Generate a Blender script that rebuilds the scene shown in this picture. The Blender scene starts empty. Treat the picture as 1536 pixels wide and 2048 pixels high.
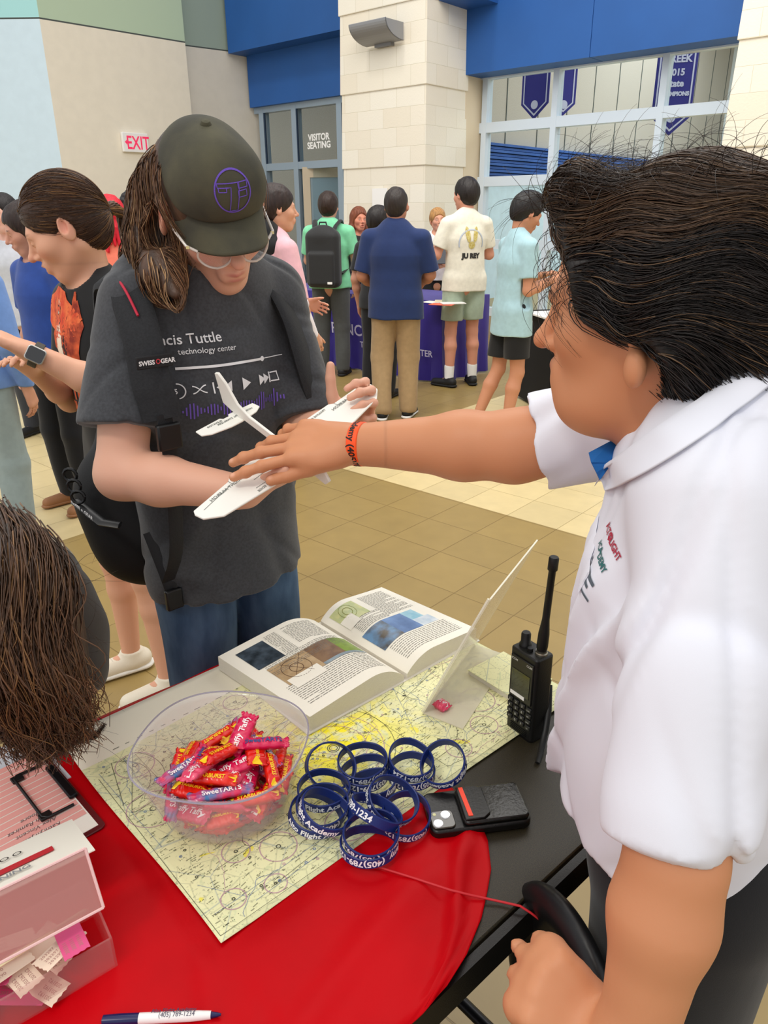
import bpy, bmesh, math, random
import numpy as np
from mathutils import Vector, Matrix, Euler
from mathutils.bvhtree import BVHTree

# ------------------------------------------------------------------ camera, world, lights
CAM_H = 1.51
F_PX = 1479.0
PITCH = math.radians(22.05)
ROLL = math.radians(0.4)
scene = bpy.context.scene
fw = np.array([0, math.cos(PITCH), -math.sin(PITCH)])
_up0 = np.array([0, math.sin(PITCH), math.cos(PITCH)])
_rt0 = np.array([1.0, 0, 0])
rt = _rt0 * math.cos(ROLL) - _up0 * math.sin(ROLL)
up = _up0 * math.cos(ROLL) + _rt0 * math.sin(ROLL)
CO = np.array([0, 0, CAM_H])
cam_data = bpy.data.cameras.new('camera')
cam = bpy.data.objects.new('camera', cam_data)
scene.collection.objects.link(cam)
cam.matrix_world = Matrix(((rt[0], up[0], -fw[0], 0), (rt[1], up[1], -fw[1], 0), (rt[2], up[2], -fw[2], CAM_H), (0, 0, 0, 1)))
cam_data.sensor_fit = 'VERTICAL'
cam_data.sensor_height = 36.0
cam_data.lens = F_PX / 2048 * 36.0
cam_data.clip_start = 0.02
scene.camera = cam

scene.view_settings.view_transform = 'Standard'
scene.view_settings.look = 'None'
scene.view_settings.gamma = 1.0
scene.view_settings.exposure = 0.0
scene.view_settings.use_curve_mapping = False

world = bpy.data.worlds.new('world'); scene.world = world
world.use_nodes = True
wn = world.node_tree.nodes; wl = world.node_tree.links
bg = wn['Background']
bg.inputs['Color'].default_value = (0.96, 0.97, 1.0, 1)
bg.inputs['Strength'].default_value = 0.9

def ray(x, y): return fw + rt * (x - 768) / F_PX - up * (y - 1024) / F_PX
def at(x, y, d): return CO + ray(x, y) * d
def onz(x, y, z):
    r = ray(x, y); return CO + r * ((z - CAM_H) / r[2])
TB = math.radians(40.9)      # the building's grid against the camera's heading
TA = math.radians(42.0)      # the near table
E1 = np.array([math.cos(TB), -math.sin(TB), 0]); E2 = np.array([math.sin(TB), math.cos(TB), 0])
U = np.array([math.cos(TA), math.sin(TA), 0]); V = np.array([math.sin(TA), -math.cos(TA), 0])
def onv(x, y, v):
    r = ray(x, y); return CO + r * (v / (r @ V))
def tuv(p): return (float(p @ U), float(p @ V))
def TW(u, v, z): return U * u + V * v + np.array([0, 0, z])
def BW(a, b, z): return E1 * a + E2 * b + np.array([0, 0, z])

def area_light(name, loc, target, size, size_y, power, color):
    ld = bpy.data.lights.new(name, 'AREA'); ld.shape = 'RECTANGLE'; ld.size = size; ld.size_y = size_y
    ld.energy = power; ld.color = color
    o = bpy.data.objects.new(name, ld); scene.collection.objects.link(o)
    o.location = loc
    o.rotation_euler = (Vector(target) - Vector(loc)).to_track_quat('-Z', 'Y').to_euler()
    return o
sun_d = bpy.data.lights.new('skylight_sun', 'SUN'); sun_d.energy = 0.7; sun_d.angle = math.radians(9); sun_d.color = (1.0, 0.97, 0.9)
sun = bpy.data.objects.new('skylight_sun', sun_d); scene.collection.objects.link(sun)
sun.location = (-3, -2, 6)
sun.rotation_euler = Vector((0.48, 0.62, -1.0)).to_track_quat('-Z', 'Y').to_euler()
area_light('near_fill_light', (-0.6, 0.2, 4.2), (0, 1.3, 0.7), 2.4, 2.4, 16, (1.0, 0.88, 0.70))  # added warm overhead fill for the near table, no fixture there
area_light('lobby_fill_light', (0.5, 5.0, 5.2), (0.3, 6.2, 1), 5, 4, 200, (1.0, 0.96, 0.9))  # unseen area fill, added to brighten the lobby and its walls

# ------------------------------------------------------------------ helpers: colour and materials
def lin(c):
    if isinstance(c, str):
        c = c.lstrip('#'); c = [int(c[i:i + 2], 16) / 255 for i in (0, 2, 4)]
    return tuple((v / 12.92 if v <= 0.04045 else ((v + 0.055) / 1.055) ** 2.4) for v in c[:3])
_mats = {}
def mat(name, color='#808080', rough=0.6, metal=0.0, bump=0.0, bscale=200.0, var=0.0, vscale=8.0, attr=False, sheen=0.0,
        trans=0.0, ior=1.45, coat=0.0, spec=0.5, emit=None, estr=1.0, alpha=1.0, color2=None, sss=0.0, bdist=0.002, stretch=None):
    if name in _mats: return _mats[name]
    m = bpy.data.materials.new(name); m.use_nodes = True
    nt = m.node_tree; N = nt.nodes; L = nt.links
    b = N['Principled BSDF']
    c = lin(color)
    b.inputs['Base Color'].default_value = (*c, 1)
    b.inputs['Roughness'].default_value = rough
    b.inputs['Metallic'].default_value = metal
    b.inputs['IOR'].default_value = ior
    b.inputs['Specular IOR Level'].default_value = spec
    b.inputs['Transmission Weight'].default_value = trans
    b.inputs['Coat Weight'].default_value = coat
    b.inputs['Alpha'].default_value = alpha
    if sheen: b.inputs['Sheen Weight'].default_value = sheen
    if sss:
        b.inputs['Subsurface Weight'].default_value = sss
        b.inputs['Subsurface Radius'].default_value = (0.012, 0.005, 0.003)
        b.inputs['Subsurface Scale'].default_value = 1.0
    if emit:
        b.inputs['Emission Color'].default_value = (*lin(emit), 1); b.inputs['Emission Strength'].default_value = estr
    tc = N.new('ShaderNodeTexCoord')
    src = tc.outputs['Object']
    if stretch:
        mp = N.new('ShaderNodeMapping'); mp.inputs['Scale'].default_value = stretch
        L.new(src, mp.inputs['Vector']); src = mp.outputs['Vector']
    col_out = None
    if attr:
        a = N.new('ShaderNodeAttribute'); a.attribute_name = 'Col'; col_out = a.outputs['Color']
    if var or color2:
        n = N.new('ShaderNodeTexNoise'); n.inputs['Scale'].default_value = vscale; n.inputs['Detail'].default_value = 5
        L.new(src, n.inputs['Vector'])
        mx = N.new('ShaderNodeMix'); mx.data_type = 'RGBA'
        if attr:
            mx.blend_type = 'MULTIPLY'; mx.inputs[0].default_value = 1.0
            r = N.new('ShaderNodeMapRange'); r.inputs[3].default_value = 1 - var; r.inputs[4].default_value = 1 + var
            L.new(n.outputs['Fac'], r.inputs[0])
            L.new(col_out, mx.inputs[6]); L.new(r.outputs[0], mx.inputs[7])
        else:
            r = N.new('ShaderNodeMapRange'); r.inputs[1].default_value = 0.35; r.inputs[2].default_value = 0.65
            L.new(n.outputs['Fac'], r.inputs[0]); L.new(r.outputs[0], mx.inputs[0])
            if color2: cA = c; cB = lin(color2)
            else: cA = tuple(v * (1 - var) for v in c); cB = tuple(min(1, v * (1 + var)) for v in c)
            mx.inputs[6].default_value = (*cA, 1); mx.inputs[7].default_value = (*cB, 1)
        col_out = mx.outputs[2]
    if col_out is not None: L.new(col_out, b.inputs['Base Color'])
    if bump:
        n2 = N.new('ShaderNodeTexNoise'); n2.inputs['Scale'].default_value = bscale; n2.inputs['Detail'].default_value = 4
        L.new(src, n2.inputs['Vector'])
        bp = N.new('ShaderNodeBump'); bp.inputs['Strength'].default_value = bump; bp.inputs['Distance'].default_value = bdist
        L.new(n2.outputs['Fac'], bp.inputs['Height']); L.new(bp.outputs['Normal'], b.inputs['Normal'])
    _mats[name] = m
    return m

# ------------------------------------------------------------------ helpers: objects
def link(o, parent=None):
    scene.collection.objects.link(o)
    if parent is not None: o.parent = parent
    return o
def tag(o, label=None, cat=None, group=None, kind=None):
    if label: o['label'] = label
    if cat: o['category'] = cat
    if group: o['group'] = group
    if kind: o['kind'] = kind
    return o
def empty(name, loc=(0, 0, 0), rz=0.0, scale=1.0):
    o = bpy.data.objects.new(name, None); o.empty_display_size = 0.05
    o.location = loc; o.rotation_euler = (0, 0, rz); o.scale = (scale,) * 3
    scene.collection.objects.link(o); return o
def mesh_obj(name, verts, faces, m, parent=None, smooth=True, cols=None, fmats=None):
    me = bpy.data.meshes.new(name)
    V_ = np.asarray(verts, dtype=np.float64)
    if isinstance(faces, np.ndarray):
        k = faces.shape[1]; nf = len(faces)
        me.vertices.add(len(V_)); me.vertices.foreach_set('co', V_.astype(np.float32).ravel())
        me.loops.add(nf * k); me.loops.foreach_set('vertex_index', faces.astype(np.int32).ravel())
        me.polygons.add(nf); me.polygons.foreach_set('loop_start', np.arange(0, nf * k, k, dtype=np.int32))
        me.update(calc_edges=True)
    else:
        me.from_pydata([tuple(v) for v in V_], [], [tuple(f) for f in faces])
    if smooth is True: me.polygons.foreach_set('use_smooth', np.ones(len(me.polygons), dtype=bool))
    ms = m if isinstance(m, (list, tuple)) else [m]
    for q in ms: me.materials.append(q)
    if fmats is not None: me.polygons.foreach_set('material_index', np.asarray(fmats, dtype=np.int32))
    if cols is not None:
        ca = me.color_attributes.new('Col', 'FLOAT_COLOR', 'POINT')
        c4 = np.ones((len(V_), 4), dtype=np.float32); c4[:, :3] = cols
        ca.data.foreach_set('color', c4.ravel())
    me.validate()
    o = bpy.data.objects.new(name, me)
    return link(o, parent)

class MB:
    """collects simple shapes into one mesh"""
    def __init__(s): s.v = []; s.f = []; s.mi = []; s.cur = 0
    def add(s, vs, fs, M=None):
        o = len(s.v)
        for v in vs: s.v.append(tuple(M @ Vector(v)) if M is not None else tuple(v))
        for f in fs: s.f.append(tuple(i + o for i in f)); s.mi.append(s.cur)
        return s
    def box(s, c, d, M=None, rz=0):
        x, y, z = (q / 2 for q in d); cr, sr = math.cos(rz), math.sin(rz)
        vs = []
        for k in (-z, z):
            for i, j in ((-x, -y), (x, -y), (x, y), (-x, y)):
                vs.append((c[0] + i * cr - j * sr, c[1] + i * sr + j * cr, c[2] + k))
        return s.add(vs, [(0, 3, 2, 1), (4, 5, 6, 7), (0, 1, 5, 4), (1, 2, 6, 5), (2, 3, 7, 6), (3, 0, 4, 7)], M)
    def box2(s, lo, hi, M=None):
        return s.box([(a + b) / 2 for a, b in zip(lo, hi)], [abs(b - a) for a, b in zip(lo, hi)], M)
    def quad(s, a, b, c, d): return s.add([a, b, c, d], [(0, 1, 2, 3)])
    def prism(s, poly, z0, z1, M=None):
        n = len(poly)
        vs = [(p[0], p[1], z0) for p in poly] + [(p[0], p[1], z1) for p in poly]
        fs = [tuple(range(n - 1, -1, -1)), tuple(range(n, 2 * n))] + [(i, (i + 1) % n, n + (i + 1) % n, n + i) for i in range(n)]
        return s.add(vs, fs, M)
    def tube(s, pts, r, n=8, cap=True, flat=1.0):
        pts = [Vector(p) for p in pts]; rs = r if isinstance(r, (list, tuple)) else [r] * len(pts)
        vs = []; fs = []
        prev = None
        for i, p in enumerate(pts):
            t = (pts[min(i + 1, len(pts) - 1)] - pts[max(i - 1, 0)])
            t = t.normalized() if t.length > 1e-9 else Vector((0, 0, 1))
            if prev is None:
                a = t.cross(Vector((0, 0, 1)));
                if a.length < 1e-3: a = t.cross(Vector((1, 0, 0)))
            else: a = prev - t * prev.dot(t)
            a.normalize(); prev = a; b = t.cross(a)
            for k in range(n):
                w = 2 * math.pi * k / n
                vs.append(tuple(p + a * math.cos(w) * rs[i] + b * math.sin(w) * rs[i] * flat))
        m = len(pts)
        for i in range(m - 1):
            for k in range(n):
                fs.append((i * n + k, i * n + (k + 1) % n, (i + 1) * n + (k + 1) % n, (i + 1) * n + k))
        if cap: fs.append(tuple(range(n - 1, -1, -1))); fs.append(tuple((m - 1) * n + k for k in range(n)))
        return s.add(vs, fs)
    def lathe(s, prof, n=32, M=None, a0=0, a1=2 * math.pi):
        vs = []; fs = []; full = abs(a1 - a0 - 2 * math.pi) < 1e-6; c = n if full else n + 1
        for k in range(c):
            w = a0 + (a1 - a0) * k / n
            for (r, z) in prof: vs.append((r * math.cos(w), r * math.sin(w), z))
        m = len(prof)
        for k in range(n):
            k2 = (k + 1) % c
            for i in range(m - 1): fs.append((k * m + i, k2 * m + i, k2 * m + i + 1, k * m + i + 1))
        return s.add(vs, fs, M)
    def obj(s, name, m, parent=None, smooth=False, bevel=0.0, seg=2):
        o = mesh_obj(name, s.v, s.f, m, parent, smooth=smooth, fmats=s.mi if isinstance(m, (list, tuple)) else None)
        if bevel:
            bv = o.modifiers.new('bevel', 'BEVEL'); bv.width = bevel; bv.segments = seg; bv.limit_method = 'ANGLE'; bv.angle_limit = 0.6
            for p in o.data.polygons: p.use_smooth = True
            o.data.set_sharp_from_angle(angle=0.7)
        elif smooth: o.data.set_sharp_from_angle(angle=0.9)
        return o

def text_mesh(s, size=1.0, bold=0.0, align='LEFT', shear=0.0, spacing=1.0, res=3):
    """returns (N,2) vertices and faces of a line of writing; baseline y=0"""
    cu = bpy.data.curves.new('lettering', 'FONT'); cu.body = s; cu.size = size; cu.align_x = align
    cu.resolution_u = res; cu.offset = bold; cu.shear = shear; cu.space_character = spacing
    o = bpy.data.objects.new('lettering', cu); scene.collection.objects.link(o)
    dg = bpy.context.evaluated_depsgraph_get()
    me = bpy.data.meshes.new_from_object(o.evaluated_get(dg))
    v = np.array([q.co[:] for q in me.vertices]) if len(me.vertices) else np.zeros((0, 3))
    f = [tuple(p.vertices) for p in me.polygons]
    bpy.data.objects.remove(o); bpy.data.meshes.remove(me); bpy.data.curves.remove(cu)
    return v[:, :2], f
def text_on(mb, s, size, frame, **kw):
    """frame: (origin, xdir, ydir) as vectors"""
    v, f = text_mesh(s, size, **kw)
    o, X, Y = (np.array(q, float) for q in frame)
    mb.add([tuple(o + X * a + Y * b) for a, b in v], f)
    return mb
def subdiv2d(v, f, maxlen):
    bm = bmesh.new()
    vs = [bm.verts.new((a, b, 0)) for a, b in v]
    for q in f:
        try: bm.faces.new([vs[i] for i in q])
        except ValueError: pass
    bmesh.ops.triangulate(bm, faces=bm.faces[:])
    for _ in range(4):
        es = [e for e in bm.edges if e.calc_length() > maxlen]
        if not es: break
        bmesh.ops.subdivide_edges(bm, edges=es, cuts=1)
        bmesh.ops.triangulate(bm, faces=bm.faces[:])
    bm.verts.index_update()
    V2 = np.array([q.co[:2] for q in bm.verts]); F2 = [tuple(x.index for x in q.verts) for q in bm.faces]
    bm.free(); return V2, F2
def ray_decal(name, v2, f2, org, X, Y, D, bvh, m, parent, off=0.0015, maxlen=0.01):
    """lay a flat outline on a surface: each point goes along D onto the bvh"""
    v2, f2 = subdiv2d(v2, f2, maxlen)
    org, X, Y, D = (np.array(q, float) for q in (org, X, Y, D)); Dn = Vector(D).normalized()
    pts = []; ok = []
    for a, b in v2:
        p = Vector(org + X * a + Y * b)
        h = bvh.ray_cast(p - Dn * 0.25, Dn, 0.7)
        if h[0] is None: pts.append(tuple(p)); ok.append(False)
        else: pts.append(tuple(h[0] - Dn * off)); ok.append(True)
    f3 = [q for q in f2 if all(ok[i] for i in q)]
    if not f3: return None
    return mesh_obj(name, pts, f3, m, parent, smooth=True)

# ------------------------------------------------------------------ helpers: soft bodies from blended volumes
def nrm(v): v = np.asarray(v, float); return v / (np.linalg.norm(v) + 1e-12)
def rotm(rx=0, ry=0, rz=0): return np.array(Euler((rx, ry, rz)).to_matrix())
class Sdf:
    def __init__(s): s.p = []; s.disp = None
    def _add(s, f, lo, hi, k, op): s.p.append((f, np.array(lo, float), np.array(hi, float), k, op)); return s
    def cap(s, a, b, ra, rb=None, k=0.02, op='+', n=None, fl=1.0):
        a = np.array(a, float); b = np.array(b, float); rb = ra if rb is None else rb
        ba = b - a; L2 = max(float(ba @ ba), 1e-12)
        nn = nrm(n) if n is not None else None
        def f(X, Y, Z):
            x, y, z = X - a[0], Y - a[1], Z - a[2]
            t = np.clip((x * ba[0] + y * ba[1] + z * ba[2]) / L2, 0, 1)
            x, y, z = x - t * ba[0], y - t * ba[1], z - t * ba[2]
            if nn is not None:
                q = (x * nn[0] + y * nn[1] + z * nn[2]) * (fl - 1)
                x, y, z = x + q * nn[0], y + q * nn[1], z + q * nn[2]
            return np.sqrt(x * x + y * y + z * z) - (ra + (rb - ra) * t)
        m = max(ra, rb) * max(1, 1 / fl)
        return s._add(f, np.minimum(a, b) - m, np.maximum(a, b) + m, k, op)
    def capcut(s, a, b, ra, rb, e, n, k=0.02, ks=.003):
        """a tapered limb of cloth that ends at the plane through e, facing n"""
        t = Sdf(); t.cap(a, b, ra, rb); f0 = t.p[0][0]; e = np.array(e, float); n = nrm(n)
        def f(X, Y, Z):
            g = (X - e[0]) * n[0] + (Y - e[1]) * n[1] + (Z - e[2]) * n[2]; d = f0(X, Y, Z)
            h = np.maximum(ks - np.abs(d - g), 0) / ks
            return np.maximum(d, g) + h * h * ks * .25
        return s._add(f, t.p[0][1], t.p[0][2], k, '+')
    def chain(s, pts, rs, k=0.02, op='+', n=None, fl=1.0):
        for i in range(len(pts) - 1): s.cap(pts[i], pts[i + 1], rs[i], rs[i + 1], k, op, n, fl)
        return s
    def ell(s, c, r, R=None, k=0.02, op='+'):
        c = np.array(c, float); r = np.array(r, float); R = np.eye(3) if R is None else R
        def f(X, Y, Z):
            x, y, z = X - c[0], Y - c[1], Z - c[2]
            a = (x * R[0, 0] + y * R[1, 0] + z * R[2, 0]) / r[0]
            b = (x * R[0, 1] + y * R[1, 1] + z * R[2, 1]) / r[1]
            d = (x * R[0, 2] + y * R[1, 2] + z * R[2, 2]) / r[2]
            k0 = np.sqrt(a * a + b * b + d * d); k1 = np.sqrt((a / r[0]) ** 2 + (b / r[1]) ** 2 + (d / r[2]) ** 2) + 1e-9
            return k0 * (k0 - 1) / k1
        m = r.max(); return s._add(f, c - m, c + m, k, op)
    def box(s, c, h, rad=0.01, R=None, k=0.01, op='+'):
        c = np.array(c, float); h = np.array(h, float) - rad; R = np.eye(3) if R is None else R
        def f(X, Y, Z):
            x, y, z = X - c[0], Y - c[1], Z - c[2]
            a = np.abs(x * R[0, 0] + y * R[1, 0] + z * R[2, 0]) - h[0]
            b = np.abs(x * R[0, 1] + y * R[1, 1] + z * R[2, 1]) - h[1]
            d = np.abs(x * R[0, 2] + y * R[1, 2] + z * R[2, 2]) - h[2]
            return np.sqrt(np.maximum(a, 0) ** 2 + np.maximum(b, 0) ** 2 + np.maximum(d, 0) ** 2) + np.minimum(np.maximum(a, np.maximum(b, d)), 0) - rad
        m = float(np.linalg.norm(h)) + rad; return s._add(f, c - m, c + m, k, op)
    def cut(s, p, n, k=0.004):
        """drop everything on the side n points to"""
        p = np.array(p, float); n = nrm(n)
        def f(X, Y, Z): return -((X - p[0]) * n[0] + (Y - p[1]) * n[1] + (Z - p[2]) * n[2])
        return s._add(f, [-9] * 3, [9] * 3, k, '-')
    def merge(s, o):
        s.p += o.p; return s
    @staticmethod
    def _comb(d, g, k, op):
        if op == '+':
            if k <= 0: return np.minimum(d, g)
            h = np.maximum(k - np.abs(d - g), 0) / k
            return np.minimum(d, g) - h * h * k * 0.25
        g = -g if op == '-' else g
        if k <= 0: return np.maximum(d, g)
        h = np.maximum(k - np.abs(d - g), 0) / k
        return np.maximum(d, g) + h * h * k * 0.25
    def at(s, P):
        X, Y, Z = P[..., 0], P[..., 1], P[..., 2]
        d = np.full(X.shape, 1.0)
        for f, lo, hi, k, op in s.p: d = s._comb(d, f(X, Y, Z), k, op)
        if s.disp: d = d + s.disp(X, Y, Z)
        return d
    def grad(s, P, e=0.002):
        g = np.stack([s.at(P + np.eye(3)[i] * e) - s.at(P - np.eye(3)[i] * e) for i in range(3)], -1)
        return g / (np.linalg.norm(g, axis=-1, keepdims=True) + 1e-9)
    def bounds(s):
        lo = np.min([p[1] for p in s.p if p[4] == '+'], 0); hi = np.max([p[2] for p in s.p if p[4] == '+'], 0)
        return lo, hi
    def mesh(s, res, lo=None, hi=None):
        L, Hh = s.bounds()
        lo = L - 2.5 * res if lo is None else np.maximum(np.array(lo, float), L - 2.5 * res)
        hi = Hh + 2.5 * res if hi is None else np.minimum(np.array(hi, float), Hh + 2.5 * res)
        n = np.ceil((hi - lo) / res).astype(int) + 1
        ax = [(lo[i] + res * np.arange(n[i])).astype(np.float32) for i in range(3)]
        d = np.full(tuple(n), 0.3, dtype=np.float32)
        for f, a, b, k, op in s.p:
            m = k + 3 * res
            i0 = [max(0, int((a[i] - m - lo[i]) / res)) for i in range(3)]
            i1 = [min(n[i], int((b[i] + m - lo[i]) / res) + 2) for i in range(3)]
            if any(i0[i] >= i1[i] for i in range(3)): continue
            sl = tuple(slice(i0[i], i1[i]) for i in range(3))
            X = ax[0][sl[0]][:, None, None]; Y = ax[1][sl[1]][None, :, None]; Z = ax[2][sl[2]][None, None, :]
            d[sl] = s._comb(d[sl], f(X, Y, Z), k, op)
        if s.disp:
            idx = np.nonzero(np.abs(d) < 0.03 + res)
            d[idx] += s.disp(ax[0][idx[0]], ax[1][idx[1]], ax[2][idx[2]]).astype(np.float32)
        return surface_nets(d, lo, res)
def surface_nets(d, lo, res):
    S = d < 0
    n = np.array(d.shape)
    cs = np.zeros(tuple(n - 1), np.uint8)
    for i in (0, 1):
        for j in (0, 1):
            for k in (0, 1): cs += S[i:n[0] - 1 + i, j:n[1] - 1 + j, k:n[2] - 1 + k]
    act = np.argwhere((cs > 0) & (cs < 8))
    if len(act) == 0: return np.zeros((0, 3)), np.zeros((0, 4), int)
    idx = np.full(tuple(n - 1), -1, np.int64); idx[act[:, 0], act[:, 1], act[:, 2]] = np.arange(len(act))
    acc = np.zeros((len(act), 3)); cnt = np.zeros(len(act))
    corners = [(i, j, k) for i in (0, 1) for j in (0, 1) for k in (0, 1)]
    for a in corners:
        for b in corners:
            if sum(abs(p - q) for p, q in zip(a, b)) != 1 or a > b: continue
            da = d[act[:, 0] + a[0], act[:, 1] + a[1], act[:, 2] + a[2]]; db = d[act[:, 0] + b[0], act[:, 1] + b[1], act[:, 2] + b[2]]
            m = (da < 0) != (db < 0)
            t = np.where(m, da / np.where(m, da - db, 1), 0)
            p = np.array(a) + t[:, None] * (np.array(b) - np.array(a))
            acc += p * m[:, None]; cnt += m
    verts = lo + res * (act + acc / cnt[:, None])
    quads = []
    for axx in range(3):
        o1, o2 = [(1, 2), (2, 0), (0, 1)][axx]
        sl0 = [slice(1, n[i] - 1) for i in range(3)]; sl1 = list(sl0)
        sl0[axx] = slice(0, n[axx] - 1); sl1[axx] = slice(1, n[axx])
        A = S[tuple(sl0)]; B = S[tuple(sl1)]
        e = np.argwhere(A != B)
        if len(e) == 0: continue
        flip = A[e[:, 0], e[:, 1], e[:, 2]]
        base = e.copy()
        for i in range(3):
            if i != axx: base[:, i] += 1
        def cell(u, w):
            c = base.copy(); c[:, o1] += u; c[:, o2] += w
            return idx[c[:, 0], c[:, 1], c[:, 2]]
        q = np.stack([cell(-1, -1), cell(0, -1), cell(0, 0), cell(-1, 0)], 1)
        q[~flip] = q[~flip][:, ::-1]
        quads.append(q)
    return verts, np.concatenate(quads)
def join_pieces(ps):
    vs = []; fs = []; o = 0
    for v, f in ps:
        if len(v) == 0: continue
        vs.append(v); fs.append(f + o); o += len(v)
    return np.concatenate(vs), np.concatenate(fs)
def wob(seed, scale, amp, n=5, stretch=(1, 1, 1)):
    """a smooth pseudo-random field: folds and unevenness"""
    r = np.random.RandomState(seed)
    D = r.normal(size=(n, 3)); D = D / np.linalg.norm(D, axis=1)[:, None] * np.array(stretch)
    ph = r.uniform(0, 6.28, n); fr = r.uniform(0.7, 1.6, n) * scale
    def f(X, Y, Z):
        w = 0
        s0 = np.sin(2.1 * scale * 0.35 * (X + 0.6 * Y - 0.4 * Z) + seed)
        for i in range(n): w = w + np.sin(fr[i] * (D[i, 0] * X + D[i, 1] * Y + D[i, 2] * Z) + ph[i] + 0.9 * s0)
        return amp * w / n
    return f
def crease(seed, scale, amp, n=4, w=.22, stretch=(1, 1, .5)):
    """narrow valleys between soft swells, as in hanging cloth"""
    r = np.random.RandomState(seed)
    D = r.normal(size=(n, 3)) * np.array(stretch); D = D / np.linalg.norm(D, axis=1)[:, None]
    ph = r.uniform(0, 6.28, n)
    def f(X, Y, Z):
        g = 0
        s0 = 1.3 * np.sin(scale * .31 * (X - .7 * Y + .5 * Z) + seed)
        for i in range(n):
            q = np.sin(scale * (D[i, 0] * X + D[i, 1] * Y + D[i, 2] * Z) + ph[i] + s0 * (1 if i % 2 else -1))
            g = g + np.exp(-(q / w) ** 2) * (.5 + .5 * np.sin(scale * .45 * (X * (i + 1) - Z) + ph[i]))
        return amp * g
    return f
def paint(verts, base, spots):
    """albedo per vertex: base colour plus soft-edged marks (centre, radii, colour, strength[, R])"""
    c = np.tile(np.array(lin(base)), (len(verts), 1))
    for sp in spots:
        ce, r, co, st = sp[:4]
        q = verts - np.array(ce)
        if len(sp) > 4: q = q @ sp[4]
        w = np.clip(1.6 - 1.6 * np.sqrt(((q / np.array(r)) ** 2).sum(1)), 0, 1) * st
        w = w * w * (3 - 2 * w) if st >= 1 else w
        c = c * (1 - w[:, None]) + np.array(lin(co)) * w[:, None]
    return c
def strands(name, paths, rad, m, parent, cols, tip=0.25, sides=3):
    """paths (N,M,3): every lock a tapered tube, all in one mesh"""
    N, M, _ = paths.shape
    T = np.gradient(paths, axis=1); T /= np.linalg.norm(T, axis=-1, keepdims=True) + 1e-9
    ref = np.where(np.abs(T[..., 2:3]) > 0.9, np.array([1.0, 0, 0]), np.array([0, 0, 1.0]))
    A = np.cross(T, ref); A /= np.linalg.norm(A, axis=-1, keepdims=True) + 1e-9
    Bv = np.cross(T, A)
    prof = np.linspace(1, tip, M) if not callable(tip) else tip(np.linspace(0, 1, M))
    rr = (np.asarray(rad).reshape(-1, 1) if np.ndim(rad) else rad) * prof[None, :] * np.ones((N, 1))
    ring = []
    for k in range(sides):
        w = 2 * math.pi * k / sides
        ring.append(paths + (A * math.cos(w) + Bv * math.sin(w)) * rr[..., None])
    Vv = np.stack(ring, 2)                       # N,M,S,3
    idx = np.arange(N * M * sides).reshape(N, M, sides)
    q = []
    for k in range(sides):
        k2 = (k + 1) % sides
        q.append(np.stack([idx[:, :-1, k], idx[:, :-1, k2], idx[:, 1:, k2], idx[:, 1:, k]], -1).reshape(-1, 4))
    cc = np.repeat(np.asarray(cols)[:, None, :], M * sides, 1).reshape(-1, 3)
    return mesh_obj(name, Vv.reshape(-1, 3), np.concatenate(q), m, parent, smooth=True, cols=cc)
def comb(sdf, roots, flow, steps, step, off=0.002, seed=0, jitter=0.15, stick=1.0, spread=0.0):
    """grow strands from roots along flow(p, t), kept near the surface"""
    r = np.random.RandomState(seed)
    P = roots.copy(); path = [P.copy()]
    J = r.normal(size=P.shape) * jitter
    offs = off + spread * r.uniform(0, 1, (len(P), 1))
    for i in range(steps - 1):
        d = flow(P, i / (steps - 1)) + J
        d /= np.linalg.norm(d, axis=1, keepdims=True) + 1e-9
        P = P + d * step
        if stick:
            dist = sdf.at(P)[:, None]; g = sdf.grad(P)
            w = stick * (dist < offs) + 0.55 * stick * (dist >= offs)
            P = P - g * (dist - offs) * w
        path.append(P.copy())
    return np.stack(path, 1)
def bvh_of(o):
    me = o.data
    return BVHTree.FromPolygons([v.co.copy() for v in me.vertices], [tuple(p.vertices) for p in me.polygons])
# ------------------------------------------------------------------ the setting
RB = -TB
def bobj(mb, name, m, kind='structure', parent=None, **kw):
    o = mb.obj(name, m, parent, **kw)
    if parent is None: o.rotation_euler = (0, 0, RB)
    if kind and parent is None: o['kind'] = kind
    return o

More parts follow.
